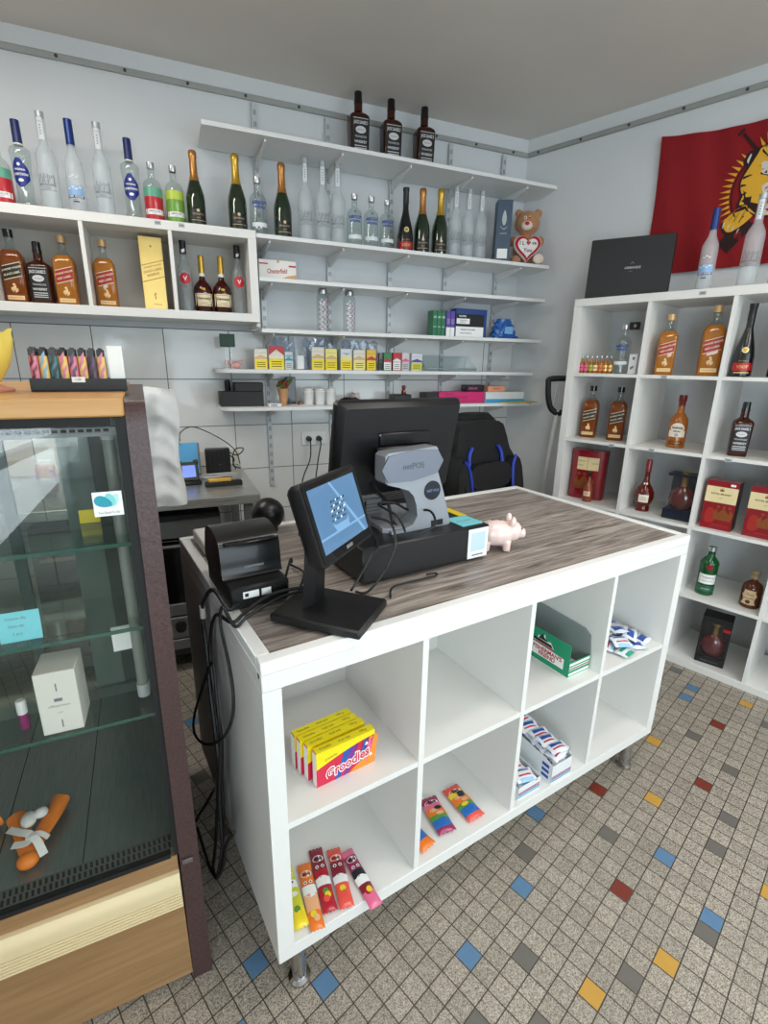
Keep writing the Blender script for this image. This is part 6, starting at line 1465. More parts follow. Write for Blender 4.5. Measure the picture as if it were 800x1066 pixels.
def candy_bar(label, x, y, rot, L_, W_, rows, eyes, fruit, group, z, name='candy_bar', H_=.012, tilt=0.0, logo='Skolo'):
    """a sealed flow-pack lying flat: crimped ends, colour fields, a badge and two eyes"""
    t = ct(name, label, 'sweets', x, y, z, rot, group); b = MB(); nx, ny = 8, 24
    if tilt: t.rotation_euler.x = tilt
    def pt(i, j, s):
        a, c = 2 * i / nx - 1, 2 * j / ny - 1
        fat = max(0, 1 - abs(c) ** 8) ** .6 if abs(c) < .93 else 0
        zz = H_ * .5 * (1 - abs(a) ** 3.2) * fat
        return (a * W_ / 2 * (1 + .03 * math.cos(6 * c)), c * L_ / 2 + (.0016 * ((i % 2) * 2 - 1) if j in (0, ny) else 0), H_ * .5 + (zz if s else -zz) + (.0004 if s else 0))
    for s in (1, 0):
        V = [pt(i, j, s) for j in range(ny + 1) for i in range(nx + 1)]
        base = len(b.v); b.add(V, [], 0)
        for j in range(ny):
            for i in range(nx):
                k = rows[min(len(rows) - 1, int(len(rows) * (j + .5) / ny))] if s else rows[0]
                b.f.append([base + q for q in (j * (nx + 1) + i, j * (nx + 1) + i + 1, (j + 1) * (nx + 1) + i + 1, (j + 1) * (nx + 1) + i)]); b.fm.append(k); b.fs.append(True)
    def surf(a, c, e):
        u, v = a / (W_ / 2), c / (L_ / 2); return Vector((a, c, H_ * .5 + H_ * .5 * max(0, 1 - abs(u) ** 3.2) * max(0, 1 - abs(v) ** 8) ** .6 + e))
    def oval(cx, cy, rx, ry, m, e): b.poly([(cx + rx * math.cos(2 * PI * k / 14), cy + ry * math.sin(2 * PI * k / 14)) for k in range(14)], lambda a, c: surf(a, c, e), m)
    oval(0, L_ * .30, W_ * .40, L_ * .055, 1, .0008); b.text(logo, W_ * .30, lambda a, c: surf(a, c + L_ * .30, .0013), 2, W_ * .62, .04)
    if eyes:
        for sx in (-1, 1): oval(sx * W_ * .2, L_ * .17, W_ * .13, W_ * .13, 1, .0009); oval(sx * W_ * .2, L_ * .165, W_ * .06, W_ * .07, 3, .0015)
        oval(0, -L_ * .02, W_ * .36, L_ * .04, 1, .0009)
    for k, (cx, cy, m) in enumerate(fruit): oval(cx * W_, cy * L_, W_ * .22, L_ * .05, m, .0010 + .0003 * k)
    b.build('wrapper', [mat('w0', (0, 0, 0)), WHITE, INK, INK] if False else BARM, t); return t
BARM = [mat('bar_red', (176, 22, 44), .3, coat=.3), WHITE, INK, INK, mat('bar_lime', (206, 210, 50), .3, coat=.3), mat('bar_yellow', (232, 210, 40), .3, coat=.3), mat('bar_orange', (232, 120, 36), .3, coat=.3), mat('bar_peach', (236, 176, 130), .3, coat=.3), mat('bar_crimson', (132, 18, 44), .3, coat=.3), mat('bar_coral', (230, 84, 72), .3, coat=.3), mat('bar_pink', (228, 110, 150), .3, coat=.3), mat('bar_plum', (150, 40, 84), .3, coat=.3), mat('bar_green', (90, 150, 60), .3, coat=.3), mat('bar_blue', (40, 110, 190), .3, coat=.3), mat('bar_black', (24, 30, 40), .3, coat=.3)]
GB = 'fruit chew bars in the lower left cube'; zb = ZL + .0012
candy_bar('yellow and lime fruit chew bar partly hidden behind the counter side', .0738, .100, -.10, .165, .036, [5, 5, 4, 4, 1, 4, 4], True, [(0, -.25, 12), (.1, -.33, 5)], GB, zb)
candy_bar('orange fruit chew bar', .1118, .078, -.20, .170, .034, [6, 6, 7, 7, 1, 6, 6, 6], True, [(.05, -.20, 7), (-.08, -.30, 5), (.1, -.36, 7)], GB, zb)
candy_bar('dark red cherry chew bar left of a lighter red one', .1548, .100, -.20, .172, .036, [0, 0, 0, 1, 0, 8, 8, 8], True, [(0, -.22, 12), (.08, -.28, 5), (-.05, -.33, 9)], GB, zb)
candy_bar('light red chew bar left of the pink one', .1955, .082, -.24, .160, .036, [9, 9, 9, 1, 8, 8, 9, 9], True, [(0, -.22, 5), (.05, -.30, 9)], GB, zb)
candy_bar('pink chew bar hanging over the front edge of the lower left cube', .2405, .052, -.02, .168, .034, [10, 10, 8, 1, 14, 11, 11, 10], True, [(-.05, -.26, 0), (.1, -.24, 5)], GB, zb)
GG = 'gummy packs in the second lower cube'
candy_bar('red and blue gummy pack, right one in the second lower cube', .6175, .092, -.0, .128, .058, [9, 13, 13, 12, 6, 6, 5, 9, 9], False, [(-.12, .12, 7), (.14, .02, 7), (-.05, -.10, 5), (-.1, -.24, 13), (.1, -.20, 13), (.15, .14, 14), (.18, .2, 14)], GG, zb, 'gummy_pack', .016, logo='fun')
candy_bar('magenta and blue gummy pack at the divider of the second lower cube', .5240, .098, -.16, .126, .056, [11, 13, 13, 12, 6, 6, 10, 11, 11], False, [(-.12, .08, 7), (.14, -.02, 7), (-.1, -.24, 13), (.1, -.20, 13), (.18, .12, 14)], GG, zb, 'gummy_pack', .016, logo='fun')
candy_bar('orange and blue gummy pack mostly hidden behind the divider', .4300, .084, .20, .118, .050, [6, 6, 13, 13, 6, 6, 5, 6, 6], False, [(-.1, -.24, 13), (.1, -.18, 13), (0, .05, 7)], GG, zb, 'gummy_pack', .016, logo='fun')

# display cartons with lozenge packets
FF = [mat('mint_green', (14, 146, 104), .4), WHITE, RED, INK, mat('card_white', (226, 226, 220), .5), LGREY, clear('smoky_film', (226, 230, 230), (190, 194, 194), .4, .1, 1.6)]
bx = ct('lozenge_carton', 'green open-front lozenge carton in the third upper cube', 'carton', 1.0195, .040, ZM + .0004)
w, d, h, th = .104, .250, .112, .0016
b = MB(); b.box(-w / 2, 0, 0, w / 2, d, th, 1); b.box(-w / 2, 0, th, w / 2, th, .052, 0); b.box(-w / 2, d - th, th, w / 2, d, h + .03, 6)
for s, m in ((-1, 0), (1, 6)):
    b.prism(([(0, th), (d, th), (d, h), (0, h)] if s < 0 else [(0, th), (d, th), (d, h + .03), (.03, h + .02), (.008, h + .005), (0, .06)]), lambda a, c, q, s=s: Vector((s * (w / 2 - th / 2) + q, a, c)), -th / 2, th / 2, m)
y = -.0004
for z0, z1, m in ((.006, .014, 1), (.018, .024, 0), (.024, .034, 1), (.026, .031, 2), (.04, .048, 1)): b.box(-w / 2 + .004, y, z0, w / 2 - .004, 0, z1, m)
fn = lambda e: (lambda a, c: Vector((-w / 2 - e, d - a, c)))     # the long left side, read from the aisle
b.poly([(.10, .020), (d - .02, .020), (d - .02, .056), (.10, .062)], fn(.0004), 1)
b.text("FISHERMAN'S", .020, lambda a, c: fn(.0008)(.165 + a, .048 + c), 2, .115, .03); b.text('FRIEND', .020, lambda a, c: fn(.0008)(.165 + a, .031 + c), 2, .08, .03)
b.poly([(.10, .068), (.19, .066), (.175, .086), (.155, .082), (.15, .104), (.14, .086), (.125, .092), (.12, .080)], fn(.0004), 1); b.poly([(.105, .070), (.185, .068), (.178, .078), (.11, .080)], fn(.0008), 3); b.poly([(.125, .081), (.165, .081), (.15, .090), (.14, .100), (.132, .090)], fn(.0009), 3); b.poly([(.115, .065), (.19, .063), (.19, .067), (.115, .069)], fn(.0009), 2)
b.build('carton_body', FF, bx)
PK = [mat('packet_white', (226, 230, 236), .25, coat=.3), mat('packet_blue', (40, 78, 160), .3), mat('packet_red', (196, 40, 52), .3), mat('packet_ice', (150, 192, 220), .3), mat('packet_mint', (40, 150, 120), .3), INK]
def packet_mesh(cols, seed):
    b = MB(); nx, ny = 6, 8; rd = random.Random(seed); ph = rd.random() * 6
    for s in (1, -1):
        V = []
        for j in range(ny + 1):
            for i in range(nx + 1):
                a, c = 2 * i / nx - 1, 2 * j / ny - 1
                f = max(0, 1 - abs(a) ** 2.5) * max(0, 1 - abs(c) ** 3); V.append((a * .036 * (1 - .06 * (1 - abs(c))), c * .024, .0085 + s * .0078 * f + .0014 * math.sin(5 * a + ph) * math.cos(4 * c + ph)))
        base = len(b.v); b.add(V, [], 0)
        for j in range(ny):
            for i in range(nx):
                m = 0 if not 1 <= i <= nx - 2 else cols[j * len(cols) // ny]
                b.f.append([base + q for q in (j * (nx + 1) + i, j * (nx + 1) + i + 1, (j + 1) * (nx + 1) + i + 1, (j + 1) * (nx + 1) + i)]); b.fm.append(m); b.fs.append(True)
    return b
PKP = {}
def packet(kd, label, loc, rot, group, tx=0.0, ty=0.0):
    if kd not in PKP:
        cols = {'blue': [0, 1, 1, 0], 'ice': [3, 0, 2, 0, 1, 0], 'mint': [4, 0, 4, 0], 'stripe': [0, 2, 0, 1, 3, 0]}[kd]
        PKP[kd] = packet_mesh(cols, len(PKP)).build('lozenge_packet', PK)
        o = PKP[kd]
    else:
        o = PKP[kd].copy(); COL.objects.link(o)
    o.location = loc; o.rotation_euler = (tx, ty, rot); return tag(o, label, 'sweets', group)
# packets inside the green carton
for k in range(4): packet('mint', 'mint green lozenge packet lying in the green carton', CT(1.0185, .035 + .030 + .052 * k, ZM + .0022 + .0002), A_C + .05 * (k % 2), 'mint packets in the green carton')
def bin_carton(label, x, y, w, d, h0, h1, kd, n, glab, grp):
    t = ct('packet_bin', label, 'carton', x, y, ZL + .0004)
    b = MB(); th = .0014; b.box(-w / 2, 0, 0, w / 2, d, th, 0); b.box(-w / 2, d - th, th, w / 2, d, h1, 0); b.box(-w / 2, 0, th, w / 2, th, h0, 0)
    for s in (-1, 1): b.prism([(0, th), (d, th), (d, h1), (.03, h1 - .012), (0, h0)], lambda a, c, q, s=s: Vector((s * (w / 2 - th / 2) + q, a, c)), -th / 2, th / 2, 0 if s > 0 else 0)
    for z0, m in ((.006, 1), (.014, 3), (.021, 2)): b.box(-w / 2 + .002, -.0005, z0, w / 2 - .002, 0, z0 + .004, m)
    for k in range(3): b.box(-w / 2 - .0005, .012 + 0 * k, .010 + .020 * k, -w / 2, .040, .022 + .020 * k, 3)
    b.build('carton_body', [mat('bin_white', (222, 226, 228), .5), TEAL, RED, BLUE], t)
    rd = random.Random(n)
    for k in range(n):
        r = k // 2
        packet(kd, glab, CT(x + (-.018 if k % 2 else .018) * (w / .1), y + .034 + .046 * (r % 4), ZL + .004 + .0185 * (r // 4 * 2 + .0) + .0175 * (k % 2) * .0 + .0005), A_C + (rd.random() - .5) * .3 + PI / 2 * 0, grp, .10 * (rd.random() - .5), .08 * (rd.random() - .5)) if False else packet(kd, glab, CT(x + (rd.random() - .5) * .006, y + .030 + .038 * (k % 5) + (rd.random() - .5) * .008, ZL + .0032 + .0175 * (k // 5) + (.004 if k // 5 else 0) * rd.random()), A_C + (rd.random() - .5) * (.5 if k >= 10 else .12), grp, (rd.random() - .5) * (.3 if k >= 10 else .08), (rd.random() - .5) * (.24 if k >= 10 else .06))
bin_carton('white carton heaped with striped lozenge packets in the third lower cube', .9565, .006, .096, .215, .068, .092, 'stripe', 30, 'striped red, white and blue lozenge packet heaped in the white carton', 'packets heaped in the white carton')
bin_carton('second white carton at the divider of the third lower cube', .820, .016, .098, .212, .045, .060, 'ice', 15, 'ice-blue lozenge packet in the carton at the divider', 'packets in the carton at the divider')
# loose pile in the last upper cube
rd = random.Random(5)
spots = []
for j in range(4):
    for i in range(3 + (j > 0)):
        spots.append((1.270 + .030 * j + (.058 if i % 2 else 0) * .9 - .012 * i + .004, .040 + .046 * i + .006 * (j % 2), 0))
spots = [(1.250, .034, 0, 'mint'), (1.232, .088, 0, 'ice'), (1.318, .040, 0, 'blue'), (1.380, .052, 0, 'blue'), (1.305, .098, 0, 'blue'), (1.384, .112, 0, 'ice'), (1.222, .148, 0, 'ice'), (1.302, .158, 0, 'blue'), (1.378, .172, 0, 'blue'), (1.240, .210, 0, 'ice'), (1.320, .220, 0, 'blue'), (1.392, .232, 0, 'ice'),
         (1.265, .062, 1, 'ice'), (1.340, .078, 1, 'blue'), (1.262, .122, 1, 'blue'), (1.342, .138, 1, 'ice'), (1.270, .184, 1, 'blue'), (1.350, .200, 1, 'ice'), (1.300, .100, 2, 'blue'), (1.290, .160, 2, 'ice')]
for i, (x, y, lv, kd) in enumerate(spots):
    packet(kd, {'mint': 'single mint green packet at the front of the loose packet pile', 'blue': 'blue and white packet in the loose pile in the last upper cube', 'ice': 'pale blue striped packet in the loose pile in the last upper cube'}[kd], CT(x, y, ZM + .0006 + .0160 * lv + (.004 if lv else 0)), A_C + (rd.random() - .5) * 1.1, 'loose packets in the last upper cube', (rd.random() - .5) * (.7 if lv else .04), (rd.random() - .5) * (.5 if lv else .04))
packet('mint', 'lone green packet in the last lower cube, half behind the divider', CT(1.158, .080, ZL + .0006), A_C + .3, None)
t = ct('pink_sweets_bag', 'pink and dark bag of sweets just behind the divider of the third upper cube', 'bag of sweets', .822, .120, ZM + .0004)
b = MB(); n = 12; rings = []
for i in range(8):
    z = .115 * i / 7; q = (.5 + .5 * math.sin(PI * min(1, i / 5 + .2))) if i < 7 else .5; rings.append([(.045 * (1 if i < 7 else .95) * math.cos(2 * PI * k / 16), .020 * q * math.sin(2 * PI * k / 16), z) for k in range(16)])
b.rings(rings[:4], 0); b.rings(rings[3:], 1); b.build('bag_body', [mat('sweet_pink', (222, 170, 190), .35), mat('sweet_dark', (58, 50, 50), .3)], t)
# ---------------------------------------------------------------- boxes in and on the rack (rack frame, front towards -y)
def rk(name, label, cat, s, d, row, yaw=0.0, group=None):
    z = RW if row < 0 else RZ[row]
    return thing(name, label, cat, RK(s, d, z + .0004), R_RACK + yaw, group)
t = rk('champagne_case', 'large flat black presentation case on top of the rack', 'box', .188, .165, -1, .30)
b = MB(); b.M = Matrix.Rotation(-.10, 4, 'X'); b.box(-.195, -.035, .006, .195, .035, .292, 0, b=.003)
ftext(b, 'ARMANDE', .016, .018, .145, -.0355, 1, .11); ftext(b, 'BRUT', .006, .012, .127, -.0355, 2, .02)
b.poly([(.005, .156), (.015, .168), (.025, .156), (.022, .156), (.015, .163), (.008, .156)], lambda a, c: Vector((a, -.0355, c + .006)), 2)
b.build('case_body', [mat('case_black', (26, 27, 30), .55, noise=.08, nscale=50), mat('case_print', (176, 178, 182), .4, .3), MIDGREY], t)
# red gift tin with cream band
RP = [mat('gift_red', (134, 12, 26), .28, coat=.4), mat('gift_cream', (226, 208, 160), .5), mat('gift_gold', (150, 84, 44), .4, .4), INK]
def crest(b, x, z, y, k, m):
    b.poly([(x - .030 * k, z - .02 * k), (x - .036 * k, z + .01 * k), (x - .022 * k, z + .026 * k), (x - .02 * k, z + .005 * k), (x, z + .03 * k), (x + .02 * k, z + .005 * k), (x + .022 * k, z + .026 * k), (x + .036 * k, z + .01 * k), (x + .030 * k, z - .02 * k)], lambda a, c: Vector((a, y, c)), m)
    for q in (-1, 0, 1): b.poly([(x + q * .02 * k + .006 * k * math.cos(2 * PI * j / 10), z + .034 * k + .006 * k * math.sin(2 * PI * j / 10)) for j in range(10)], lambda a, c: Vector((a, y, c)), m)
t = rk('gift_tin', 'red gift tin with a cream band in the third rack row, small bottle before it', 'gift box', .1365, .140, 2, .20)
b = MB(); pts = smooth_poly([(-.083, -.04), (0, -.060), (.083, -.04), (.083, .05), (-.083, .05)], 2)
pts = [(-.088, -.030), (-.078, -.042), (-.04, -.050), (0, -.053), (.04, -.050), (.078, -.042), (.088, -.030), (.088, .025), (-.088, .025)]
b.prism(pts, lambda a, c, h: Vector((a, c, h)), 0, .232, 0); k = 1.03
b.prism([(a * 1.02, c * 1.03) for a, c in pts], lambda a, c, h: Vector((a, c, h)), .2322, .262, 0)
def tinface(x): return -.0535 + .0235 * (abs(x) / .088) ** 2.4 - .0012
band = [(-.078 + .156 * i / 12, z) for z in (.158, .226) for i in range(13)]
b.add([Vector((x, tinface(x), z)) for x, z in band], [(i, i + 1, i + 14, i + 13) for i in range(12)], 1)
for x in (-.002,): b.add([Vector((x + q, tinface(x) - .0006, z)) for z in (.160, .224) for q in (0, .0016)], [(0, 1, 3, 2)], 2)
b.text('FINE COGNAC', .009, lambda a, c: Vector((-.04 + a, tinface(-.04 + a) - .0008, .205 + c)), 3, .06); b.text('V S O P', .011, lambda a, c: Vector((-.04 + a, tinface(-.04 + a) - .0008, .182 + c)), 3, .05); b.text('COFFRET', .010, lambda a, c: Vector((.04 + a, tinface(.04 + a) - .0008, .195 + c)), 2, .05)
crest(b, -.01, .085, -.0556, 1.5, 2); b.text('HERITAGE', .008, lambda a, c: Vector((-.01 + a, -.0556, .045 + c)), 2, .07)
b.v = [Vector((v.x * 1.045, v.y, v.z * 1.07)) for v in b.v]; b.build('tin_body', RP, t)
# red and cream gift boxes
def gift(label, s, d, yaw):
    t = rk('gift_box', label, 'gift box', s, d, 2, yaw, 'red and cream gift boxes')
    b = MB(); w, dd, h = .128, .082, .232; b.box(-w / 2, -dd / 2, 0, w / 2, dd / 2, h, 0, b=.001); y = -dd / 2 - .0005
    fr(b, -w / 2 + .0004, .130, w / 2 - .0004, .206, 1, y); fr(b, .03, .214, .05, .224, 4, y); b.text('ROYAL BRANDY', .011, lambda a, c: Vector((a, y - .0008, .172 + c)), 3, .10, .02); b.text('XO', .008, lambda a, c: Vector((a, y - .0008, .152 + c)), 2)
    crest(b, 0, .19, y - .0008, .25, 2); crest(b, .022, .072, y - .0006, 1.15, 2); b.poly(smooth_poly([(-.050, .035), (-.02, .03), (-.005, .06), (-.02, .1), (-.045, .095)], 4), lambda a, c: Vector((a, y - .0005, c)), 5)
    for k in range(4): fr(b, .005, .048 + .007 * k, .045, .051 + .007 * k, 2, y)
    fr(b, -.02, .018, .05, .024, 5, y)
    b.box(w / 2 - .0002, -dd / 2 + .002, .002, w / 2 + .0005, dd / 2 - .002, h - .002, 6); b.build('box_body', RP + [WHITE, mat('gift_dim', (164, 40, 34), .35), mat('gift_dark', (40, 12, 14), .4)], t)
gift('red gift box with cream label in the third rack row', .676 + .148, .078, .02)
gift('red gift box with cream label, cut off by the right edge of the picture', .676 + .320, .085, .02)
# windowed decanter boxes
def decanter(name, label, s, d, row, yaw, w, h, navy):
    t = rk(name, label, 'gift box', s, d, row, yaw, 'boxed decanters in the rack'); fr_m = mat('box_navy', (18, 24, 44), .35) if navy else BLACK
    dd = .095; b = MB(); th = .004
    b.box(-w / 2, -dd / 2, 0, w / 2, dd / 2, .050 if navy else .034, 0, b=.001); b.box(-w / 2, dd / 2 - th, .034, w / 2, dd / 2, h, 0); b.box(-w / 2, -dd / 2, h - (.012 if navy else .03), w / 2, dd / 2, h, 0, b=.001)
    if not navy:
        b.box(-w / 2, -dd / 2, .034, -w / 2 + .006, dd / 2 - th, h - .03, 0); b.box(w / 2 - .012, -dd / 2, .034, w / 2, dd / 2 - th, h - .03, 0); b.text('MAISON COGNAC', .009, lambda a, c: Vector((a, -dd / 2 - .0006, .017 + c)), 1, .09); b.box(.03, -dd / 2 - .0008, h - .062, w / 2 - .002, -dd / 2, h - .046, 2)
    b.build('box_frame', [fr_m, GREYINK, RED], t)
    b = MB(); b.box(-w / 2 + .002, -dd / 2 + .001, .050 if navy else .034, w / 2 - .002, -dd / 2 + .0018, h - .012); b.build('window', FILM, t)
    z0 = .050 if navy else .034; S = Surf([(0, .026, .7), (.01, .043, .62), (.04, .054, .6), (.07, .050, .6), (.095, .030, .7), (.105, .013), (.14, .0115), (.145, .015)])
    b = MB(); S.loft(b, 0, .105, 24)
    b.v = [v * 1.12 + Vector((0, 0, z0)) for v in b.v]; o = b.build('decanter', mat('decanter_brandy', (92, 16, 16), .12, coat=.5), t)
    b = MB(); S.loft(b, .105, .145, 16); b.lathe([(.145, .012), (.150, .018), (.165, .018), (.17, .010)], 14); b.v = [Vector((v.x * 1.12, v.y * 1.12, v.z * (1.12 if navy else 1.1))) + Vector((0, 0, z0)) for v in b.v]
    b.build('stopper', mat('decanter_gold', (150, 118, 60), .35, .5), o)
decanter('decanter_box', 'navy box with clear front holding a round decanter, beside the red-necked bottle', .676 - .030, .100, 2, .05, .132, .232, True)
decanter('decanter_box', 'black open-front box holding a dark red decanter on the bottom rack shelf', .676 + .238, .10, 4, .13, .126, .256, False)
# small white card box next to the miniatures
t = rk('white_card_box', 'small white printed card box beside the clear vodka bottle in the rack', 'box', .676 - .362, .08, 0, .3)
b = MB(); b.box(-.019, -.019, 0, .019, .019, .098, 0, b=.001); b.poly([(-.004, .07), (.006, .07), (.008, .084), (-.004, .084)], lambda a, c: Vector((a, -.0195, c)), 1); b.poly([(-.010, .02), (.006, .03), (.006, .042), (-.010, .034)], lambda a, c: Vector((a, -.0195, c)), 1); b.build('box_body', [mat('card_offwhite', (226, 224, 226), .5), MIDGREY], t)

# ---------------------------------------------------------------- behind the counter: gaming chair with jacket, mop beside the rack
ch = thing('gaming_chair', 'black gaming chair with blue edging behind the counter', 'chair', CT(1.62, 1.12, 0), A_C + .10)
bk = [(-.23, .56), (-.27, .75), (-.265, .95), (-.21, 1.04), (-.185, 1.12), (-.13, 1.185), (.13, 1.185), (.185, 1.12), (.21, 1.04), (.265, .95), (.27, .75), (.23, .56)]
tl = lambda a, c, h: Vector((a, h + .16 * (c - .5), c))
b = MB(); b.prism(smooth_poly(bk, 3), tl, -.035, .045, smooth=True); b.build('backrest', mat('chair_leather', (22, 22, 24), .45, bump=.2), ch)
for s in (-1, 1):
    b = MB(); b.prism([(s * x, z) for x, z in smooth_poly([(-.255, .70), (-.20, .68), (-.165, .80), (-.165, .95), (-.205, 1.0), (-.25, .94)], 3)], tl, -.085, -.030, smooth=True)
    b.build('side_bolster', mat('chair_leather', (0, 0, 0)), ch)
for s in (-1, 1):
    b = MB(); b.tube([tl(s * x, z, -.088) for x, z in ((-.17, .70), (-.160, .82), (-.170, .95), (-.20, 1.005))], .008, 7); b.build('blue_piping', mat('chair_blue', (34, 60, 170), .5), ch)
    b = MB(); b.tube([tl(s * x, z, -.045) for x, z in ((-.10, 1.06), (-.125, 1.02), (-.13, .96))], .010, 7); b.build('blue_piping', mat('chair_blue', (34, 60, 170), .5), ch)
b = MB(); b.prism(smooth_poly([(-.13, .86), (.13, .86), (.135, .97), (-.135, .97)], 3), tl, -.085, -.04, smooth=True); b.build('lumbar_cushion', mat('chair_leather2', (30, 30, 32), .35), ch)
b = MB(); b.prism(smooth_poly([(-.25, -.22), (.25, -.22), (.26, .10), (.22, .26), (-.22, .26), (-.26, .10)], 3), lambda a, c, h: Vector((a, -c + .0, h)), .44, .55, smooth=True); b.build('seat', mat('chair_leather', (0, 0, 0)), ch)
b = MB(); b.cyl((0, 0, .10), (0, 0, .44), .03); b.build('gas_lift', BLACK, ch)
for k in range(5):
    a = 2 * PI * k / 5 + .3; p = Vector((.29 * math.cos(a), .29 * math.sin(a), .075))
    b = MB(); b.tube([(0, 0, .11), p * .55 + Vector((0, 0, .05)), p], .020, 8); b.build('base_leg', BLACK, ch)
    b = MB(); b.cyl(p + Vector((0, -.025, -.045)), p + Vector((0, .025, -.045)), .030, n=16); b.build('caster', BLACK, ch)
for s in (-1, 1):
    b = MB(); b.tube([(s * .27, .0, .49), (s * .31, .0, .50), (s * .32, .0, .66)], .018, 8); b.box(s * .32 - .04, -.14, .66, s * .32 + .04, .14, .69, b=.012); b.build('armrest', BLACK, ch)
jk = thing('black_jacket', 'black jacket hung over the back of the gaming chair', 'jacket', CT(1.62, 1.12, 0), A_C + .10)
b = MB(); rings = []
for i in range(14):
    q = i / 13; z = .62 + .60 * q; wdt = .335 - .06 * q - .125 * max(0, q - .45) ** 1.1 / .5; row = []
    if i == 13: wdt *= .72
    for k in range(32):
        a = 2 * PI * k / 32; f = 1 + .05 * math.sin(5 * a + 4 * q) + .03 * math.sin(9 * a - 7 * q)
        dep = (.085 if i < 12 else .055); yy = dep * f * math.sin(a); row.append(tl(.055 + wdt * f * math.cos(a), z, .085 + yy))
    rings.append(row)
b.rings(rings, 0, True); b.build('jacket_body', mat('jacket_cloth', (10, 10, 11), .85, noise=.3, nscale=16, bump=.6), jk)
b = MB()
rg = []
for i in range(9):
    q = i / 8; c_ = Vector(tl(-.215 - .02 * q, 1.02 - .42 * q, -.02 - .02 * q)); rg.append([c_ + Vector(((.055 + .012 * math.sin(6 * q + k)) * math.cos(2 * PI * k / 14), (.06 + .01 * math.sin(9 * q + 2 * k)) * math.sin(2 * PI * k / 14), 0)) for k in range(14)])
b.rings(rg, 0, True); b.build('sleeve', mat('jacket_cloth', (0, 0, 0)), jk)
b = MB()
for k in range(7): b.ball(tl(-.215 + .028 * k, 1.065 + .010 * k, .015 + .012 * math.sin(3 * k)), .026, .03, .020, 0, 10, 6)
o = b.build('fur_collar', mat('collar_fur', (14, 14, 15), .95, bump=1.0, nscale=120), jk)
mp = thing('steam_mop', 'white steam mop with a black loop handle between shelves and rack', 'mop', (2.475, .845, 0), 0)
ta = Vector((-.6, .8, 0)).normalized()
b = MB(); b.tube([(.0, .0, .018), (.000, .0, .70), (-.010, -.045, 1.22)], .014, 10, 0); b.build('tube', mat('mop_white', (222, 224, 222), .35), mp)
b = MB(); hx = Vector((-.010, -.045, 1.20)); e = Vector((math.cos(-1.0), math.sin(-1.0), 0))
loop = [hx + e * x + Vector((0, 0, z)) for x, z in ((.0, .0), (-.040, .03), (-.062, .09), (-.070, .17), (-.064, .200), (.02, .206), (.060, .200), (.066, .17), (.058, .08), (.040, .02), (.0, .0))]
b.tube(loop, .017, 8); b.build('handle', BLACK, mp)
b = MB(); q0 = hx + Vector((0, 0, .03)); b.tube([q0 + e * .045 + Vector((0, 0, .0)), q0 + e * .056 + Vector((0, 0, .15))], .024, 8); b.build('grip_shell', BLACK, mp)
b = MB(); b.tube([q0 + e * -.030 + Vector((0, 0, .02)), q0 + e * -.018 + Vector((0, 0, .15))], .008, 6); b.build('grip_inlay', LGREY, mp)
b = MB(); b.box(-.12, -.05, .0, .12, .05, .018, b=.006); b.build('mop_head', mat('mop_white', (0, 0, 0)), mp)
t = thing('white_pole', 'thin white pole leaning beside the steam mop', 'pole', (2.55, .775, 0), 0)
b = MB(); b.tube([(0, 0, .0), (.02, -.035, 1.05)], .013, 10, 0, False); b.build('pole_body', mat('mop_white', (0, 0, 0)), t)
b = MB(); b.cyl((.02, -.035, 1.04), (.021, -.037, 1.075), .014, n=10); b.build('end_cap', LGREY, t)
# ---------------------------------------------------------------- light
def area(name, loc, rot, sx, sy, e, c):
    l = bpy.data.lights.new(name, 'AREA'); l.shape = 'RECTANGLE'; l.size = sx; l.size_y = sy; l.energy = e; l.color = c
    o = bpy.data.objects.new(name, l); COL.objects.link(o); o.location = loc; o.rotation_euler = rot; return o
WX = 2.860 - (WIN[0] + WIN[2]) / 2
area('window_daylight', (WX, -3.20, 1.45), (PI / 2, 0, 0), 3.5, 2.0, WINE, (.86, .93, 1.0))
dn = Vector((dd_.y, -dd_.x, 0)); dn = -dn if dn.dot(Vector((.6, 0, 0)) - PLAN[2]) > 0 else dn
dc = PLAN[2] + dd_ * ((ADDED_DOOR[0] + ADDED_DOOR[2]) / 2) + dn * .18
do2 = area('added_door_light', (dc.x, dc.y, 1.08), (0, 0, 0), 1.2, 1.9, ADDED_DOORE, (.88, .94, 1.0)); do2.rotation_euler = (-dn).to_track_quat('-Z', 'Z').to_euler()
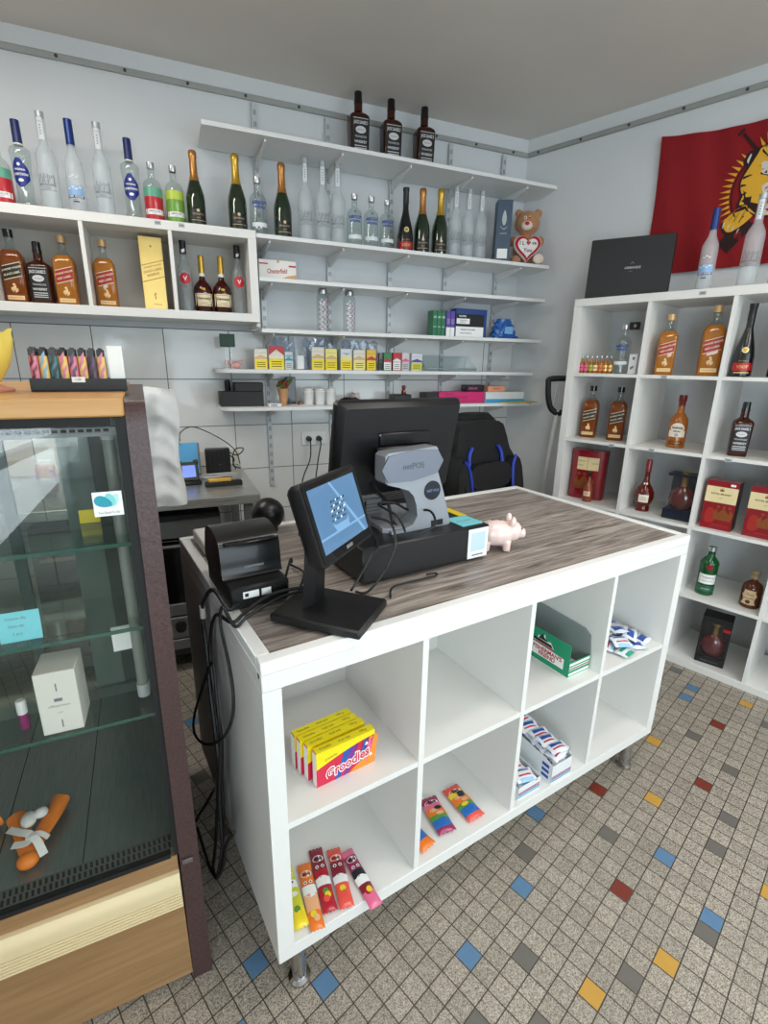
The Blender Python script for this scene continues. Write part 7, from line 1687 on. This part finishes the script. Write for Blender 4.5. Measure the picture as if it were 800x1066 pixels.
for i, (x, y) in enumerate(((.75, -.55), (.3, -2.0), (1.6, -1.9), (-.42, 1.20))):  # the last lamp is added to brighten the counter's left side
    t = thing('ceiling_lamp', 'flat white ceiling lamp, %s' % ('above the aisle before the counter', 'near the shop window', 'between the window and the rack', 'above the steel table at the back')[i], 'lamp', (x, y, CEIL), 0.0, 'ceiling lamps')
    b = MB(); b.box(-.62, -.16, -.05, .62, .16, -.0005, b=.004); b.build('housing', WHITEP, t)
    b = MB(); b.box(-.58, -.13, -.056, .58, .13, -.0505); b.build('diffuser', mat('lamp_diffuser', (240, 240, 240), .5, emit=(255, 248, 236), es=1.5), t)
    area('lamp_light', (x, y, CEIL - .062), (0, 0, 0), 1.1, .24, LAMPE[i], (1.0, .955, .89))
w = bpy.data.worlds.new('sky'); SC.world = w; w.use_nodes = True; nt = w.node_tree
bg = nt.nodes['Background']; bg.inputs['Color'].default_value = (.75, .86, 1.0, 1); bg.inputs['Strength'].default_value = .8

# ---------------------------------------------------------------- camera
cam = bpy.data.cameras.new('camera'); co = bpy.data.objects.new('camera', cam); COL.objects.link(co); SC.camera = co
yaw, pitch, roll = math.radians(42.926), math.radians(16.6444), math.radians(.951)
f = Vector((math.sin(yaw) * math.cos(pitch), math.cos(yaw) * math.cos(pitch), -math.sin(pitch)))
r = Vector((math.cos(yaw), -math.sin(yaw), 0)); u = r.cross(f)
r2 = r * math.cos(roll) + u * math.sin(roll); u2 = -r * math.sin(roll) + u * math.cos(roll)
co.matrix_world = Matrix(((r2.x, u2.x, -f.x, -.3742), (r2.y, u2.y, -f.y, -.72748), (r2.z, u2.z, -f.z, 1.4742), (0, 0, 0, 1)))
cam.sensor_fit = 'HORIZONTAL'; cam.sensor_width = 36.0; cam.lens = 517.04 / 800 * 36; cam.clip_start = .02; cam.clip_end = 60
vs = SC.view_settings; vs.view_transform = 'Standard'; vs.look = 'None'; vs.gamma = 1.0; vs.use_curve_mapping = False; vs.exposure = EXPO
cy = SC.cycles
cy.max_bounces = 10; cy.diffuse_bounces = 5; cy.glossy_bounces = 4; cy.transparent_max_bounces = 40; cy.transmission_bounces = 6
cy.caustics_reflective = False; cy.caustics_refractive = False; cy.sample_clamp_indirect = 6
